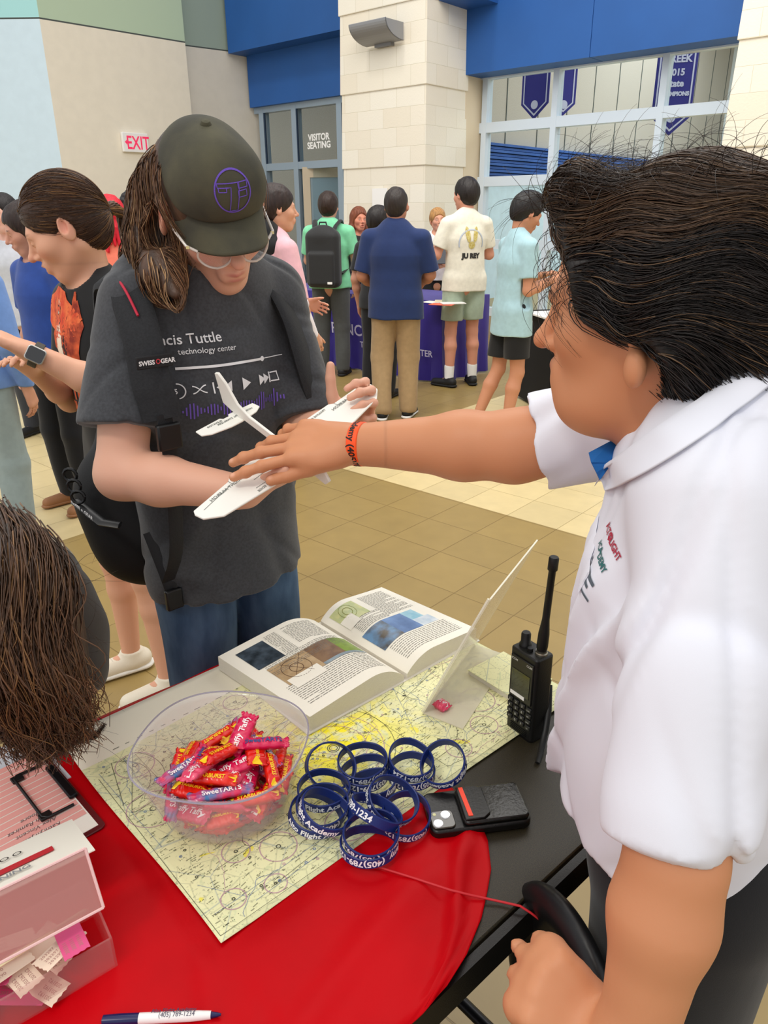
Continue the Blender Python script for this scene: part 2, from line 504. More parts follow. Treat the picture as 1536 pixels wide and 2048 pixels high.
def floor_material():
    m = bpy.data.materials.new('ceramic_floor_tiles'); m.use_nodes = True
    N = m.node_tree.nodes; L = m.node_tree.links; b = N['Principled BSDF']
    tc = N.new('ShaderNodeTexCoord')
    mp = N.new('ShaderNodeMapping'); mp.inputs['Location'].default_value = (1.903 + 0.295 * 40, -2.31 + 0.295 * 40, 0)
    L.new(tc.outputs['Object'], mp.inputs['Vector'])
    br = N.new('ShaderNodeTexBrick'); br.offset = 0; br.squash = 1
    br.inputs['Scale'].default_value = 1.0; br.inputs['Brick Width'].default_value = 0.295; br.inputs['Row Height'].default_value = 0.295
    br.inputs['Mortar Size'].default_value = 0.0025; br.inputs['Mortar Smooth'].default_value = 0.3
    br.inputs['Color1'].default_value = (1, 1, 1, 1); br.inputs['Color2'].default_value = (0.9, 0.9, 0.9, 1); br.inputs['Mortar'].default_value = (0.62, 0.58, 0.5, 1)
    L.new(mp.outputs['Vector'], br.inputs['Vector'])
    sp = N.new('ShaderNodeSeparateXYZ'); L.new(tc.outputs['Object'], sp.inputs[0])
    def cmp(sock, val):
        c = N.new('ShaderNodeMath'); c.operation = 'GREATER_THAN'; L.new(sock, c.inputs[0]); c.inputs[1].default_value = val; return c.outputs[0]
    ax = cmp(sp.outputs['X'], -3.43); by = cmp(sp.outputs['Y'], 3.208)
    eq = N.new('ShaderNodeMath'); eq.operation = 'COMPARE'; L.new(ax, eq.inputs[0]); L.new(by, eq.inputs[1]); eq.inputs[2].default_value = 0.1
    near = cmp(sp.outputs['Y'], -9.0)
    inv = N.new('ShaderNodeMath'); inv.operation = 'SUBTRACT'; inv.inputs[0].default_value = 1; L.new(near, inv.inputs[1])
    mxx = N.new('ShaderNodeMath'); mxx.operation = 'MAXIMUM'; L.new(eq.outputs[0], mxx.inputs[0]); L.new(inv.outputs[0], mxx.inputs[1])
    mc = N.new('ShaderNodeMix'); mc.data_type = 'RGBA'; mc.inputs[6].default_value = (*lin('#9f8650'), 1); mc.inputs[7].default_value = (*lin('#dac592'), 1)
    L.new(mxx.outputs[0], mc.inputs[0])
    nz = N.new('ShaderNodeTexNoise'); nz.inputs['Scale'].default_value = 9; nz.inputs['Detail'].default_value = 8; L.new(tc.outputs['Object'], nz.inputs['Vector'])
    rg = N.new('ShaderNodeMapRange'); rg.inputs[3].default_value = 0.88; rg.inputs[4].default_value = 1.12; L.new(nz.outputs['Fac'], rg.inputs[0])
    m1 = N.new('ShaderNodeMix'); m1.data_type = 'RGBA'; m1.blend_type = 'MULTIPLY'; m1.inputs[0].default_value = 1
    L.new(mc.outputs[2], m1.inputs[6]); L.new(br.outputs['Color'], m1.inputs[7])
    m2 = N.new('ShaderNodeMix'); m2.data_type = 'RGBA'; m2.blend_type = 'MULTIPLY'; m2.inputs[0].default_value = 1
    L.new(m1.outputs[2], m2.inputs[6]); L.new(rg.outputs[0], m2.inputs[7]); L.new(m2.outputs[2], b.inputs['Base Color'])
    b.inputs['Roughness'].default_value = 0.38
    bp = N.new('ShaderNodeBump'); bp.inputs['Strength'].default_value = 0.5; bp.inputs['Distance'].default_value = 0.002; bp.invert = True
    L.new(br.outputs['Fac'], bp.inputs['Height']); L.new(bp.outputs['Normal'], b.inputs['Normal'])
    return m
def block_material(name, c1, c2, cm):
    m = bpy.data.materials.new(name); m.use_nodes = True
    N = m.node_tree.nodes; L = m.node_tree.links; b = N['Principled BSDF']
    tc = N.new('ShaderNodeTexCoord'); sp = N.new('ShaderNodeSeparateXYZ'); L.new(tc.outputs['Object'], sp.inputs[0])
    ad = N.new('ShaderNodeMath'); ad.operation = 'ADD'; L.new(sp.outputs['X'], ad.inputs[0]); L.new(sp.outputs['Y'], ad.inputs[1])
    cb = N.new('ShaderNodeCombineXYZ'); L.new(ad.outputs[0], cb.inputs[0])
    zz = N.new('ShaderNodeMath'); zz.operation = 'ADD'; L.new(sp.outputs['Z'], zz.inputs[0]); zz.inputs[1].default_value = 0.0
    L.new(zz.outputs[0], cb.inputs[1])
    br = N.new('ShaderNodeTexBrick'); br.inputs['Scale'].default_value = 1; br.inputs['Brick Width'].default_value = 0.405; br.inputs['Row Height'].default_value = 0.2015
    br.inputs['Mortar Size'].default_value = 0.003; br.inputs['Mortar Smooth'].default_value = 0.5
    br.inputs['Color1'].default_value = (*lin(c1), 1); br.inputs['Color2'].default_value = (*lin(c2), 1); br.inputs['Mortar'].default_value = (*lin(cm), 1)
    L.new(cb.outputs[0], br.inputs['Vector'])
    L.new(br.outputs['Color'], b.inputs['Base Color']); b.inputs['Roughness'].default_value = 0.75
    nz = N.new('ShaderNodeTexNoise'); nz.inputs['Scale'].default_value = 60; L.new(tc.outputs['Object'], nz.inputs['Vector'])
    mm = N.new('ShaderNodeMath'); mm.operation = 'MULTIPLY_ADD'; L.new(br.outputs['Fac'], mm.inputs[0]); mm.inputs[1].default_value = -1.5; L.new(nz.outputs['Fac'], mm.inputs[2])
    bp = N.new('ShaderNodeBump'); bp.inputs['Strength'].default_value = 0.35; bp.inputs['Distance'].default_value = 0.004
    L.new(mm.outputs[0], bp.inputs['Height']); L.new(bp.outputs['Normal'], b.inputs['Normal'])
    return m
FLOOR_M = floor_material()
BLOCK = block_material('cream_block', '#efe9da', '#e9dfcb', '#d8cfb8')
M_blue = mat('blue_panel_paint', '#23599f', rough=0.55, var=0.04, vscale=2)
M_alu = mat('white_window_frame', '#cfdbe6', rough=0.35, metal=0.1)
M_aluD = mat('blue_grey_frame', '#9fb2c4', rough=0.4, metal=0.3)
M_gask = mat('dark_gasket', '#22364e', rough=0.6)
M_beige = mat('beige_wall_paint', '#ece3d0', rough=0.8, var=0.02)
M_greyw = mat('grey_wall_paint', '#dbd4c6', rough=0.8, var=0.02)
M_pale = mat('pale_blue_wall_paint', '#cfe3ee', rough=0.8, var=0.02)
M_cyan = mat('pale_cyan_wall_paint', '#a9dcdc', rough=0.8)
M_green = mat('sage_wall_paint', '#b9ccb0', rough=0.8)
M_green2 = mat('grey_green_wall_paint', '#98a79a', rough=0.8)
M_conc = mat('speckled_concrete', '#b3ada2', rough=0.9, color2='#a39c90', vscale=90)
M_line = mat('dark_joint', '#4c5350', rough=0.8)
M_white = mat('white_plain', '#f4f2ee', rough=0.6)
M_jamb = mat('tan_jamb_paint', '#dccbae', rough=0.8)

fl = MB(); fl.box2((-16, -6, -0.12), (10, 24, 0)); bobj(fl, 'floor', FLOOR_M)

# block pillars, in courses that step out a little at every fourth one
def pillar(name, a0, a1, b0, b1, ztop):
    mb = MB(); z = -0.01; step = 0.806
    zs = [0, 0.40, 1.206, 2.012, 2.818, 3.624, ztop]
    for i in range(len(zs) - 1):
        z0, z1 = zs[i], zs[i + 1]; e = 0.014
        vs = []
        for k, w in ((z0, e), (z1, 0.0)):
            for x, y in ((a0 - w, b0 - w), (a1 + w, b0 - w), (a1 + w, b1 + w), (a0 - w, b1 + w)): vs.append((x, y, k))
        mb.add(vs, [(0, 3, 2, 1), (4, 5, 6, 7), (0, 1, 5, 4), (1, 2, 6, 5), (2, 3, 7, 6), (3, 0, 4, 7)])
    return bobj(mb, name, BLOCK)
pillar('wall_pillar_middle', -6.99, -5.71, 7.35, 8.12, 5.2)
pillar('wall_pillar_right', -2.43, -1.0, 7.35, 8.12, 5.2)
mb = MB(); mb.box2((-5.80, 8.10, 0), (-5.705, 8.5, 5.2)); bobj(mb, 'trim_1', M_jamb)
# blue bulkheads over the openings
mb = MB(); mb.box2((-5.72, 8.08, 2.98), (-4.155, 8.42, 5.2)); mb.box2((-4.145, 8.08, 2.98), (-2.42, 8.42, 5.2)); mb.box2((-4.2, 8.09, 2.985), (-4.1, 8.4, 5.2))
bobj(mb, 'wall_bulkhead_right', M_blue)
mb = MB(); mb.box2((-9.91, 8.03, 3.68), (-6.98, 8.4, 5.3)); mb.box2((-9.86, 8.33, 3.0), (-6.98, 8.6, 3.9)); bobj(mb, 'wall_bulkhead_left', M_blue)
mb = MB(); mb.box2((-5.73, 7.55, 3.62), (-5.3, 8.5, 5.3)); bobj(mb, 'trim_2', M_blue)
# glazed wall to the right of the pillar
def glazing(name, a0, a1, b, cols, rows, w=0.07, wr=0.11, m=M_alu, d=0.12, extra=None):
    fr = MB()
    for a in cols: fr.box2((a - w / 2, b - d / 2, rows[0]), (a + w / 2, b + d / 2, rows[-1]))
    for z in rows: fr.box2((a0, b - d / 2 + 0.004, z - wr / 2), (a1, b + d / 2 - 0.004, z + wr / 2))
    root = bobj(fr, name, m); return root
W1 = glazing('window_1', -5.72, -2.4, 8.46, [-5.64, -4.70, -3.47, -2.42], [0.30, 1.13, 1.855, 2.45, 3.02])
M_glass = mat('window_glass', '#eef6f8', rough=0.02, trans=1.0, ior=1.01, spec=0.3)
gl = MB()
for a0, a1 in ((-5.6, -4.74), (-4.66, -3.51), (-3.43, -2.45)):
    for z0, z1 in ((0.36, 1.07), (1.19, 1.8), (1.91, 2.39), (2.51, 2.96)): gl.box2((a0, 8.455, z0), (a1, 8.461, z1))
g = gl.obj('pane', M_glass, W1)
mb = MB(); mb.box2((-5.75, 8.40, 0), (-2.4, 8.55, 0.25)); bobj(mb, 'trim_3', mat('sill_stone', '#a39378', rough=0.7))
# the hall behind the glass: long concrete wall with joints, folded blue seating, light floor
mb = MB(); mb.box2((-8.2, 8.5, 0), (-8.0, 24, 6.5))
hw = bobj(mb, 'wall_hall_side', M_conc)
mb = MB()
for k in range(14): mb.box2((-8.0, 9.3 + k * 1.1, 0), (-7.99, 9.32 + k * 1.1, 6.5))
o = mb.obj('joint', M_line, hw)
mb = MB(); mb.box2((-8.0, 23.9, 0), (4, 24.1, 6.5)); bobj(mb, 'wall_hall_far', mat('pale_hall_wall', '#d5dde0', rough=0.8))
mb = MB(); mb.box2((-7.99, 8.9, 0), (-7.9, 23, 2.05)); bobj(mb, 'wall_hall_wainscot', mat('pale_blue_pad', '#c3d8e2', rough=0.7, var=0.04))
M_ribs = mat('folded_seating_blue', '#2c559b', rough=0.5, var=0.1, vscale=3)
mb = MB()
for k in range(11):
    z = 2.05 + k * 0.052; mb.box2((-7.98, 8.7, z), (-7.80 - 0.03 * (k % 2), 21.5, z + 0.040))
st = bobj(mb, 'folded_bleachers', M_ribs, kind=None)
tag(st, 'long blue folded bleachers seen through the big glass wall, under the grey wall', 'bleachers')
# pennant banners in the hall
M_ban = mat('purple_banner', '#3b3a8f', rough=0.7); M_banw = mat('banner_white', '#d9dcf2', rough=0.7)
def banner(a0, a1, b, z0, z1, label, lines, rz=0.0):
    root = empty('pennant_banner', tuple(BW((a0 + a1) / 2, b, z0)), RB + rz); tag(root, label, 'banner', 'pennant banners hanging in the hall')
    w = (a1 - a0) / 2; h = z1 - z0; t = w * 0.9
    MB().add([(-w, 0, h), (-w, 0, t), (0, 0, 0), (w, 0, t), (w, 0, h), (-w, .012, h), (-w, .012, t), (0, .012, 0), (w, .012, t), (w, .012, h)],
             [(0, 1, 2, 3, 4), (9, 8, 7, 6, 5), (0, 5, 6, 1), (1, 6, 7, 2), (2, 7, 8, 3), (3, 8, 9, 4), (4, 9, 5, 0)]).obj('banner_cloth', M_ban, root)
    e = 0.03; k = MB()
    pin = [(-w + e, h - e), (-w + e, t + e * .4), (0, e * 1.5), (w - e, t + e * .4), (w - e, h - e)]
    pou = [(-w + e * 1.6, h - e * 1.6), (-w + e * 1.6, t + e * .6), (0, e * 2.4), (w - e * 1.6, t + e * .6), (w - e * 1.6, h - e * 1.6)]
    for i in range(5):
        j = (i + 1) % 5; k.quad((pin[i][0], -.004, pin[i][1]), (pin[j][0], -.004, pin[j][1]), (pou[j][0], -.004, pou[j][1]), (pou[i][0], -.004, pou[i][1]))
    k.obj('border', M_banw, root)
    tx = MB()
    for s, sz, zz in lines: text_on(tx, s, sz, ((0, -.006, zz), (1, 0, 0), (0, 0, 1)), align='CENTER', bold=0.004)
    if lines: tx.obj('lettering', M_banw, root)
    for q in (-1, 1): MB().tube([(q * w * .8, .006, h - .01), (q * w * .8, .006, 6.3 - z0)], .004, 5).obj('cable', M_line, root)
    MB().lathe([(0.0, 0), (0.055, 0)], 20, Matrix.Translation((0, -.006, t * 0.95)) @ Matrix.Rotation(math.pi / 2, 4, 'X')).obj('emblem', M_banw, root)
banner(-6.23, -5.80, 10.2, 2.70, 3.55, 'purple pennant banner with pale border, seen in the upper left window pane', [('2012', .12, .60)], 0.0)
banner(-5.95, -5.62, 10.6, 2.76, 3.6, 'narrow purple pennant just right of the mullion, beside the wider banner', [('19', .12, .66)], 0.75)
banner(-4.30, -3.83, 10.2, 2.38, 3.34, 'purple pennant banner lettered CREEK and CHAMPIONS near the right mullion of the glass wall', [('CREEK', .11, .80), ('2015', .1, .66), ('State', .1, .54), ('CHAMPIONS', .062, .44)], 0.5)
mb = MB(); mb.box2((-3.1, 23.7, 0), (-2.2, 23.9, 5)); bobj(mb, 'window_4', mat('grey_mesh_panel', '#8e9ba0'))
mb = MB(); mb.box2((-16, 8.5, 6.3), (6, 24.2, 6.45)); bobj(mb, 'ceiling_hall', mat('hall_ceiling', '#c9ccc9'))
hl = area_light('hall_fill_light', tuple(BW(-3.6, 15.5, 6.1)), tuple(BW(-3.6, 15.5, 0)), 5, 12, 950, (0.93, 0.97, 1.0))  # fill lamp added out of view to lift the dark hall

# entrance frames left of the pillar
W2 = glazing('window_2', -9.86, -6.98, 8.46, [-9.70, -8.98, -8.06, -7.3], [0.05, 2.17, 2.97], w=0.10, wr=0.1, m=M_aluD)
gl = MB()
for a0, a1 in ((-9.63, -9.03), (-8.93, -8.11), (-8.01, -7.35)):
    for z0, z1 in ((0.1, 2.12), (2.23, 2.91)): gl.box2((a0, 8.455, z0), (a1, 8.461, z1))
gl.obj('pane', M_glass, W2)
gk = MB()
for a in (-9.64, -8.93, -8.01): gk.box2((a, 8.40, 2.22), (a + 0.022, 8.42, 2.92))
gk.obj('gasket', M_gask, W2)
tx = MB()
for s, z in (('VISITOR', 2.49), ('SEATING', 2.385)): text_on(tx, s, 0.12, ((-8.52, 8.447, z), (1, 0, 0), (0, 0, 1)), align='CENTER', bold=0.004)
tx.obj('lettering', mat('vinyl_white', '#ffffff', rough=0.5), W2)
mb = MB(); mb.box2((-12.5, 10.9, 0), (-7.9, 11.0, 4)); bobj(mb, 'wall_vestibule', M_conc)
# open door leaf
door = MB()
dx0 = 0.0; wd = 0.92; hd = 2.13
for lo, hi in (((0, 0, 0), (0.11, .045, hd)), ((wd - .11, 0, 0), (wd, .045, hd)), ((.11, 0, hd - .14), (wd - .11, .045, hd)), ((.11, 0, 0), (wd - .11, .045, .25))): door.box2(lo, hi)
dp = BW(-8.80, 8.36, 0.01)
D1 = door.obj('door_1', mat('beige_door_paint', '#cbbca4', rough=0.6)); D1.location = tuple(dp); D1.rotation_euler = (0, 0, math.radians(-4)); D1['kind'] = 'structure'
MB().box2((.10, .018, .24), (wd - .10, .026, hd - .13)).obj('pane', mat('blue_grey_glass', '#8ea1ab', rough=0.15, spec=0.6), D1)
MB().tube([(wd - .06, -.02, .9), (wd - .06, -.05, .95), (wd - .06, -.05, 1.2), (wd - .06, -.02, 1.25)], .012).obj('door_handle', M_aluD, D1)

# angled painted walls on the left
def slab(name, p0, p1, z0, z1, m, t=0.12):
    p0 = np.array(p0, float); p1 = np.array(p1, float); d = nrm(p1 - p0); nn = np.array([-d[1], d[0]]) * t
    q = [p0, p1, p1 + nn, p0 + nn]
    o = MB().prism([tuple(a) for a in q], z0, z1).obj(name, m); o['kind'] = 'structure'; return o
ZL = 3.72
L0, L1, L2 = (-9.5, 10.7), (-4.15, 10.6), (-2.73, 12.03)
L3, L4 = (-2.95, 12.1), tuple(BW(-9.84, 8.50, 0)[:2])
L4 = (-1.78, 13.0)
for nm, a, b_, m1, m2 in (('wall_pale', L0, L1, M_pale, M_cyan), ('wall_beige', L1, L2, M_beige, M_green), ('wall_grey', L3, L4, M_greyw, M_green2)):
    slab(nm + '_lower', a, b_, 0, ZL, m1); slab(nm + '_upper', a, b_, ZL + 0.018, 5.6, m2)
    s_ = slab('trim_' + {'wall_pale': '4', 'wall_beige': '5', 'wall_grey': '6'}[nm], a, b_, ZL, ZL + 0.018, M_line, 0.11)

# exit sign on the beige wall
wd_ = nrm(np.array([L2[0] - L1[0], L2[1] - L1[1], 0])); wnn = np.array([wd_[1], -wd_[0], 0])
ec = np.array([-3.405, 11.35, 2.42])
ex = empty('exit_sign', tuple(ec + wnn * 0.005), math.atan2(wd_[1], wd_[0])); tag(ex, 'white exit sign with red letters and arrow on the beige wall', 'exit sign')
MB().box2((-.19, -.05, -.12), (.19, 0, .12)).obj('housing', M_white, ex, bevel=.006)
M_ered = mat('exit_red', '#e8305f', rough=0.5, emit='#e8305f', estr=0.35)
tx = MB(); v, f = text_mesh('EXIT', 0.23, bold=.003, align='CENTER'); tx.add([(a * .72 + .03, -.054, b - .08) for a, b in v], f)
tx.add([(-.165, -.054, 0), (-.135, -.054, .03), (-.135, -.054, -.03)], [(0, 1, 2)]); tx.add([(-.135, -.054, .008), (-.12, -.054, .008), (-.12, -.054, -.008), (-.135, -.054, -.008)], [(0, 1, 2, 3)])
tx.obj('lettering', M_ered, ex)
# wall sconce on the middle pillar
sc = empty('wall_sconce', tuple(BW(-6.28, 7.34, 3.26)), RB); tag(sc, 'grey curved metal wall sconce high on the block pillar', 'wall lamp')
prof = [(-.40 * math.cos(t) * 0.62, -.20 - 0.0, 0) for t in (0,)]
mb = MB(); n = 12; pts = []
for k in range(n + 1):
    t = math.pi / 2 * k / n; pts.append((-.30 * math.cos(t) - .02, .17 - .17 * math.sin(t)))
vs = [];
for x in (-.27, .27):
    for (y, z) in pts: vs.append((x, y, z))
    for (y, z) in pts[::-1]: vs.append((x, y + .006, z + .006))
m_ = 2 * (n + 1)
mb.add(vs, [tuple(range(m_ - 1, -1, -1)), tuple(range(m_, 2 * m_))] + [(i, (i + 1) % m_, m_ + (i + 1) % m_, m_ + i) for i in range(m_)])
for x in (-.27, .262):
    mb.add([(x, y, z) for (y, z) in pts] + [(x, -.02, .17)] + [(x + .008, y, z) for (y, z) in pts] + [(x + .008, -.02, .17)],
           [tuple(range(n + 1, -1, -1)), tuple(range(n + 2, 2 * n + 4))] + [(i, (i + 1) % (n + 2), n + 2 + (i + 1) % (n + 2), n + 2 + i) for i in range(n + 2)])
mb.obj('shade', mat('sconce_grey', '#8e8f92', rough=0.45, metal=0.2), sc)
MB().box2((-.12, -.06, -.03), (.12, .0, .05)).obj('bracket', mat('sconce_grey_dark', '#7c7c7d', rough=0.5, metal=0.2), sc)
nt_ = MB(); nt_.box2((-6.50, 7.325, 1.50), (-6.26, 7.333, 1.78)); o = bobj(nt_, 'paper_notice', M_white, kind=None); tag(o, 'white paper notice taped on the block pillar', 'notice')
# ------------------------------------------------------------------ the near table and what is on it
# table frame: x = along the table, y = away across it (u, w); z up
TM = Matrix.Rotation(TA, 4, 'Z')
def tset(o, x=0, y=0, z=0, rz=0.0):
    o.rotation_euler = (0, 0, TA + rz); o.location = tuple(U * x - V * y + np.array([0, 0, z])); return o
def tuw(px, py, z):
    p = onz(px, py, z); return float(p @ U), float(-(p @ V))
ZT = 0.75
M_lam = mat('black_speckled_laminate', '#1b1812', rough=0.42, color2='#37301f', vscale=700, bump=0.35, bscale=900, bdist=0.001)
M_blackp = mat('black_plastic', '#0d0d0e', rough=0.4)
M_blackm = mat('black_metal', '#15161a', rough=0.35, metal=0.5)
def rrect(x0, y0, x1, y1, r, n=8):
    p = []
    for cx, cy, a in ((x1 - r, y1 - r, 0), (x0 + r, y1 - r, 90), (x0 + r, y0 + r, 180), (x1 - r, y0 + r, 270)):
        for k in range(n + 1):
            t = math.radians(a + 90 * k / n); p.append((cx + r * math.cos(t), cy + r * math.sin(t)))
    return p
X0, X1, Y0, Y1 = -0.92, 0.945, 0.357, 1.04
tb = empty('folding_table'); tset(tb); tag(tb, 'black speckled folding table under the red cloth, running from near left to the middle', 'table')
MB().prism(rrect(X0, Y0 + .012, X1 - .012, Y1 - .012, .06), ZT - .022, ZT).obj('table_top', M_lam, tb, bevel=.002)
def rim(outer, inner, z0, z1):
    n = len(outer); mb = MB()
    vs = [(x, y, z0) for x, y in outer] + [(x, y, z1) for x, y in outer] + [(x, y, z1) for x, y in inner] + [(x, y, z0) for x, y in inner]
    fs = []
    for i in range(n):
        j = (i + 1) % n
        for a in range(4):
            b_ = (a + 1) % 4; fs.append((a * n + i, a * n + j, b_ * n + j, b_ * n + i))
    return mb.add(vs, fs)
rim(rrect(X0 - .012, Y0 - .002, X1, Y1, .07), rrect(X0, Y0 + .009, X1 - .011, Y1 - .011, .062), ZT - .045, ZT - .003).obj('edge_banding', mat('black_vinyl_edge', '#12110e', rough=0.35, bump=.2, bscale=800), tb, smooth=True)
for x in (-.7, .72):
    lg = MB(); lg.tube([(x, Y0 + .07, ZT - .03), (x, Y0 + .07, .02)], .016, 10); lg.obj('leg', M_blackm, tb, smooth=True)
    lg = MB(); lg.tube([(x, Y1 - .07, ZT - .03), (x, Y1 - .07, .02)], .016, 10); lg.obj('leg', M_blackm, tb, smooth=True)
    MB().tube([(x, Y0 + .07, .16), (x, Y1 - .07, .16)], .012, 8).obj('crossbar', M_blackm, tb, smooth=True)
# black case under the near edge of the table
cs = empty('black_case'); tset(cs, .13, .30, 0); tag(cs, 'black hard case standing on the floor beside the near table edge', 'case')
MB().box((0, 0, .26), (.30, .16, .50)).obj('shell', M_blackp, cs, bevel=.012)
MB().box((0, 0, .52), (.31, .17, .03)).obj('lid', mat('black_gloss_plastic', '#0a0a0b', rough=0.2), cs, bevel=.006)
MB().tube([(-.06, 0, .53), (-.05, 0, .555), (.05, 0, .555), (.06, 0, .53)], .007).obj('handle', M_blackm, cs, smooth=True)

# red satin cloth, a draped height field
def cloth_h(x, y):
    f = 0.0030 * (1 + math.sin(9 * x + 14 * y + 2 * math.sin(6 * x))) + .0016 * (1 + math.sin(31 * x - 22 * y + 3 * math.sin(9 * y)))
    r1 = abs((y - .46) - 0.62 * (x - .56) + .01 * math.sin(20 * x)); f += .010 * math.exp(-(r1 / .012) ** 2) * (1 if x > .2 else max(0, 1 - (.2 - x) / .12))
    r2 = abs((y - .43) - 0.10 * (x - .3) + .018 * math.sin(11 * x)); f += .0045 * math.exp(-(r2 / .02) ** 2)
    r3 = abs((x - .18) - 0.5 * (y - .45)); f += .003 * math.exp(-(r3 / .012) ** 2)
    k = max(0, min(1, (.56 - y) / .03)) if x > .25 else max(0, min(1, (.25 - x) / .02))
    if y > .56 and x > .24: k = 0.0
    return ZT + .0016 + f * k
nx, ny = 150, 90
def xr(y):
    t = [(.30, .30), (.352, .40), (.375, .50), (.395, .555), (.42, .588), (.45, .605), (.55, .637), (.70, .655), (1.04, .66), (1.4, .66)]
    for (a, b_), (c, d_) in zip(t, t[1:]):
        if y <= c: return b_ + (d_ - b_) * (y - a) / (c - a)
    return .66
gv = []; gf = []
for j in range(ny + 1):
    s = j / ny
    for i in range(nx + 1):
        q = i / nx
        w = .352 + (1.32 - .352) * s
        xe = xr(min(w, 1.04)); x = -.93 + (xe + .93) * q
        w0 = .352 + max(0, (x - .42)) ** 1.5 * .55
        w = w0 + (1.34 - w0) * s
        if w <= 1.045: gv.append((x, w, cloth_h(x, w)))
        else:
            d = w - 1.045; gv.append((x, 1.047 + .012 * math.sin(22 * x) * min(1, d * 8) + min(d, .01), ZT + .0016 - max(0, d - .004)))
for j in range(ny):
    for i in range(nx):
        a = j * (nx + 1) + i; gf.append((a, a + 1, a + nx + 2, a + nx + 1))
M_red = mat('red_satin', '#bd000c', rough=0.42, spec=.12, bump=.12, bscale=60, bdist=.004, var=.10, vscale=6)
rc = mesh_obj('table_cloth', gv, gf, M_red); tset(rc)
sd = rc.modifiers.new('solid', 'SOLIDIFY'); sd.thickness = .0012; sd.offset = -1
tag(rc, 'red satin cloth spread over the black table, corner folded back near the phone', 'tablecloth')

# ---- printing helper: many small strokes in one mesh per colour, laid through a mapping function
def strokes(name, segs, width, m, parent, mapf):
    """segs: list of polylines in page space"""
    vs = []; fs = []
    for s in segs:
        w = width
        if isinstance(s, tuple) and len(s) == 2 and isinstance(s[1], float): s, w = s
        s = [np.array(p, float) for p in s]; n = len(s); o = len(vs)
        for i in range(n):
            t = s[min(i + 1, n - 1)] - s[max(i - 1, 0)]; t = t / (np.linalg.norm(t) + 1e-9); q = np.array([-t[1], t[0]]) * w / 2
            vs.append(mapf(*(s[i] + q))); vs.append(mapf(*(s[i] - q)))
        for i in range(n - 1): fs.append((o + 2 * i, o + 2 * i + 1, o + 2 * i + 3, o + 2 * i + 2))
    return mesh_obj(name, vs, fs, m, parent, smooth=False)

# aeronautical chart
ch = empty('aeronautical_chart'); tset(ch); tag(ch, 'large pale yellow aeronautical chart with white margin spread under the bowl', 'map')
def chart_material():
    m = bpy.data.materials.new('chart_paper'); m.use_nodes = True
    N = m.node_tree.nodes; L = m.node_tree.links; b = N['Principled BSDF']; b.inputs['Roughness'].default_value = 0.55
    tc = N.new('ShaderNodeTexCoord'); sp = N.new('ShaderNodeSeparateXYZ'); L.new(tc.outputs['Object'], sp.inputs[0])
    def noise(sc, det=4, dist=0.0):
        n = N.new('ShaderNodeTexNoise'); n.inputs['Scale'].default_value = sc; n.inputs['Detail'].default_value = det; n.inputs['Distortion'].default_value = dist
        L.new(tc.outputs['Object'], n.inputs['Vector']); return n.outputs['Fac']
    def ramp(s, a, c):
        r = N.new('ShaderNodeMapRange'); r.inputs[1].default_value = a; r.inputs[2].default_value = c; L.new(s, r.inputs[0]); return r.outputs[0]
    def mix(f, A, B_):
        x = N.new('ShaderNodeMix'); x.data_type = 'RGBA'
        for s_, v_ in ((0, f), (6, A), (7, B_)):
            if hasattr(v_, 'node'): L.new(v_, x.inputs[s_])
            elif s_ == 0: x.inputs[0].default_value = v_
            else: x.inputs[s_].default_value = (*lin(v_), 1)
        return x.outputs[2]
    def mul(a, c):
        x = N.new('ShaderNodeMath'); x.operation = 'MULTIPLY'
        L.new(a, x.inputs[0])
        if hasattr(c, 'node'): L.new(c, x.inputs[1])
        else: x.inputs[1].default_value = c
        return x.outputs[0]
    col = mix(ramp(noise(5, 6), .4, .65), '#f2efba', '#e4e6b4')
    col = mix(mul(ramp(noise(26, 5, 2.0), .60, .64), .55), col, '#c9d3a2')
    # ink haze of fine linework
    v1 = N.new('ShaderNodeTexVoronoi'); v1.feature = 'DISTANCE_TO_EDGE'; v1.inputs['Scale'].default_value = 34; L.new(tc.outputs['Object'], v1.inputs['Vector'])
    lnk = ramp(v1.outputs['Distance'], .035, .0); col = mix(mul(lnk, .35), col, '#7e8468')
    v2 = N.new('ShaderNodeTexVoronoi'); v2.feature = 'DISTANCE_TO_EDGE'; v2.inputs['Scale'].default_value = 11; L.new(tc.outputs['Object'], v2.inputs['Vector'])
    col = mix(mul(ramp(v2.outputs['Distance'], .012, .0), .5), col, '#6f8aa0')
    # the built-up area round the city printed yellow
    d = N.new('ShaderNodeVectorMath'); d.operation = 'DISTANCE'; L.new(tc.outputs['Object'], d.inputs[0]); d.inputs[1].default_value = (0.56, 0.735, ZT)
    city = mul(ramp(d.outputs['Value'], .17, .03), ramp(noise(30, 8, 1.0), .40, .52)); col = mix(city, col, '#fff000')
    col = mix(mul(mul(ramp(d.outputs['Value'], .2, .05), ramp(noise(22, 5), .58, .62)), .7), col, '#c8ccc0')
    col = mix(mul(ramp(noise(13, 7, 1.5), .68, .70), .8), col, '#f6e93a')
    # fine scattered print
    wn_ = noise(260, 2); col = mix(mul(ramp(wn_, .60, .70), .40), col, '#5e6650')
    # white margin along the far side
    mr = N.new('ShaderNodeMath'); mr.operation = 'MULTIPLY_ADD'; L.new(sp.outputs['X'], mr.inputs[0]); mr.inputs[1].default_value = -0.085; L.new(sp.outputs['Y'], mr.inputs[2])
    g = N.new('ShaderNodeMath'); g.operation = 'GREATER_THAN'; L.new(mr.outputs[0], g.inputs[0]); g.inputs[1].default_value = .918
    col = mix(g.outputs[0], col, '#f6efd9')
    L.new(col, b.inputs['Base Color']); return m
zc_ = ZT + .0042
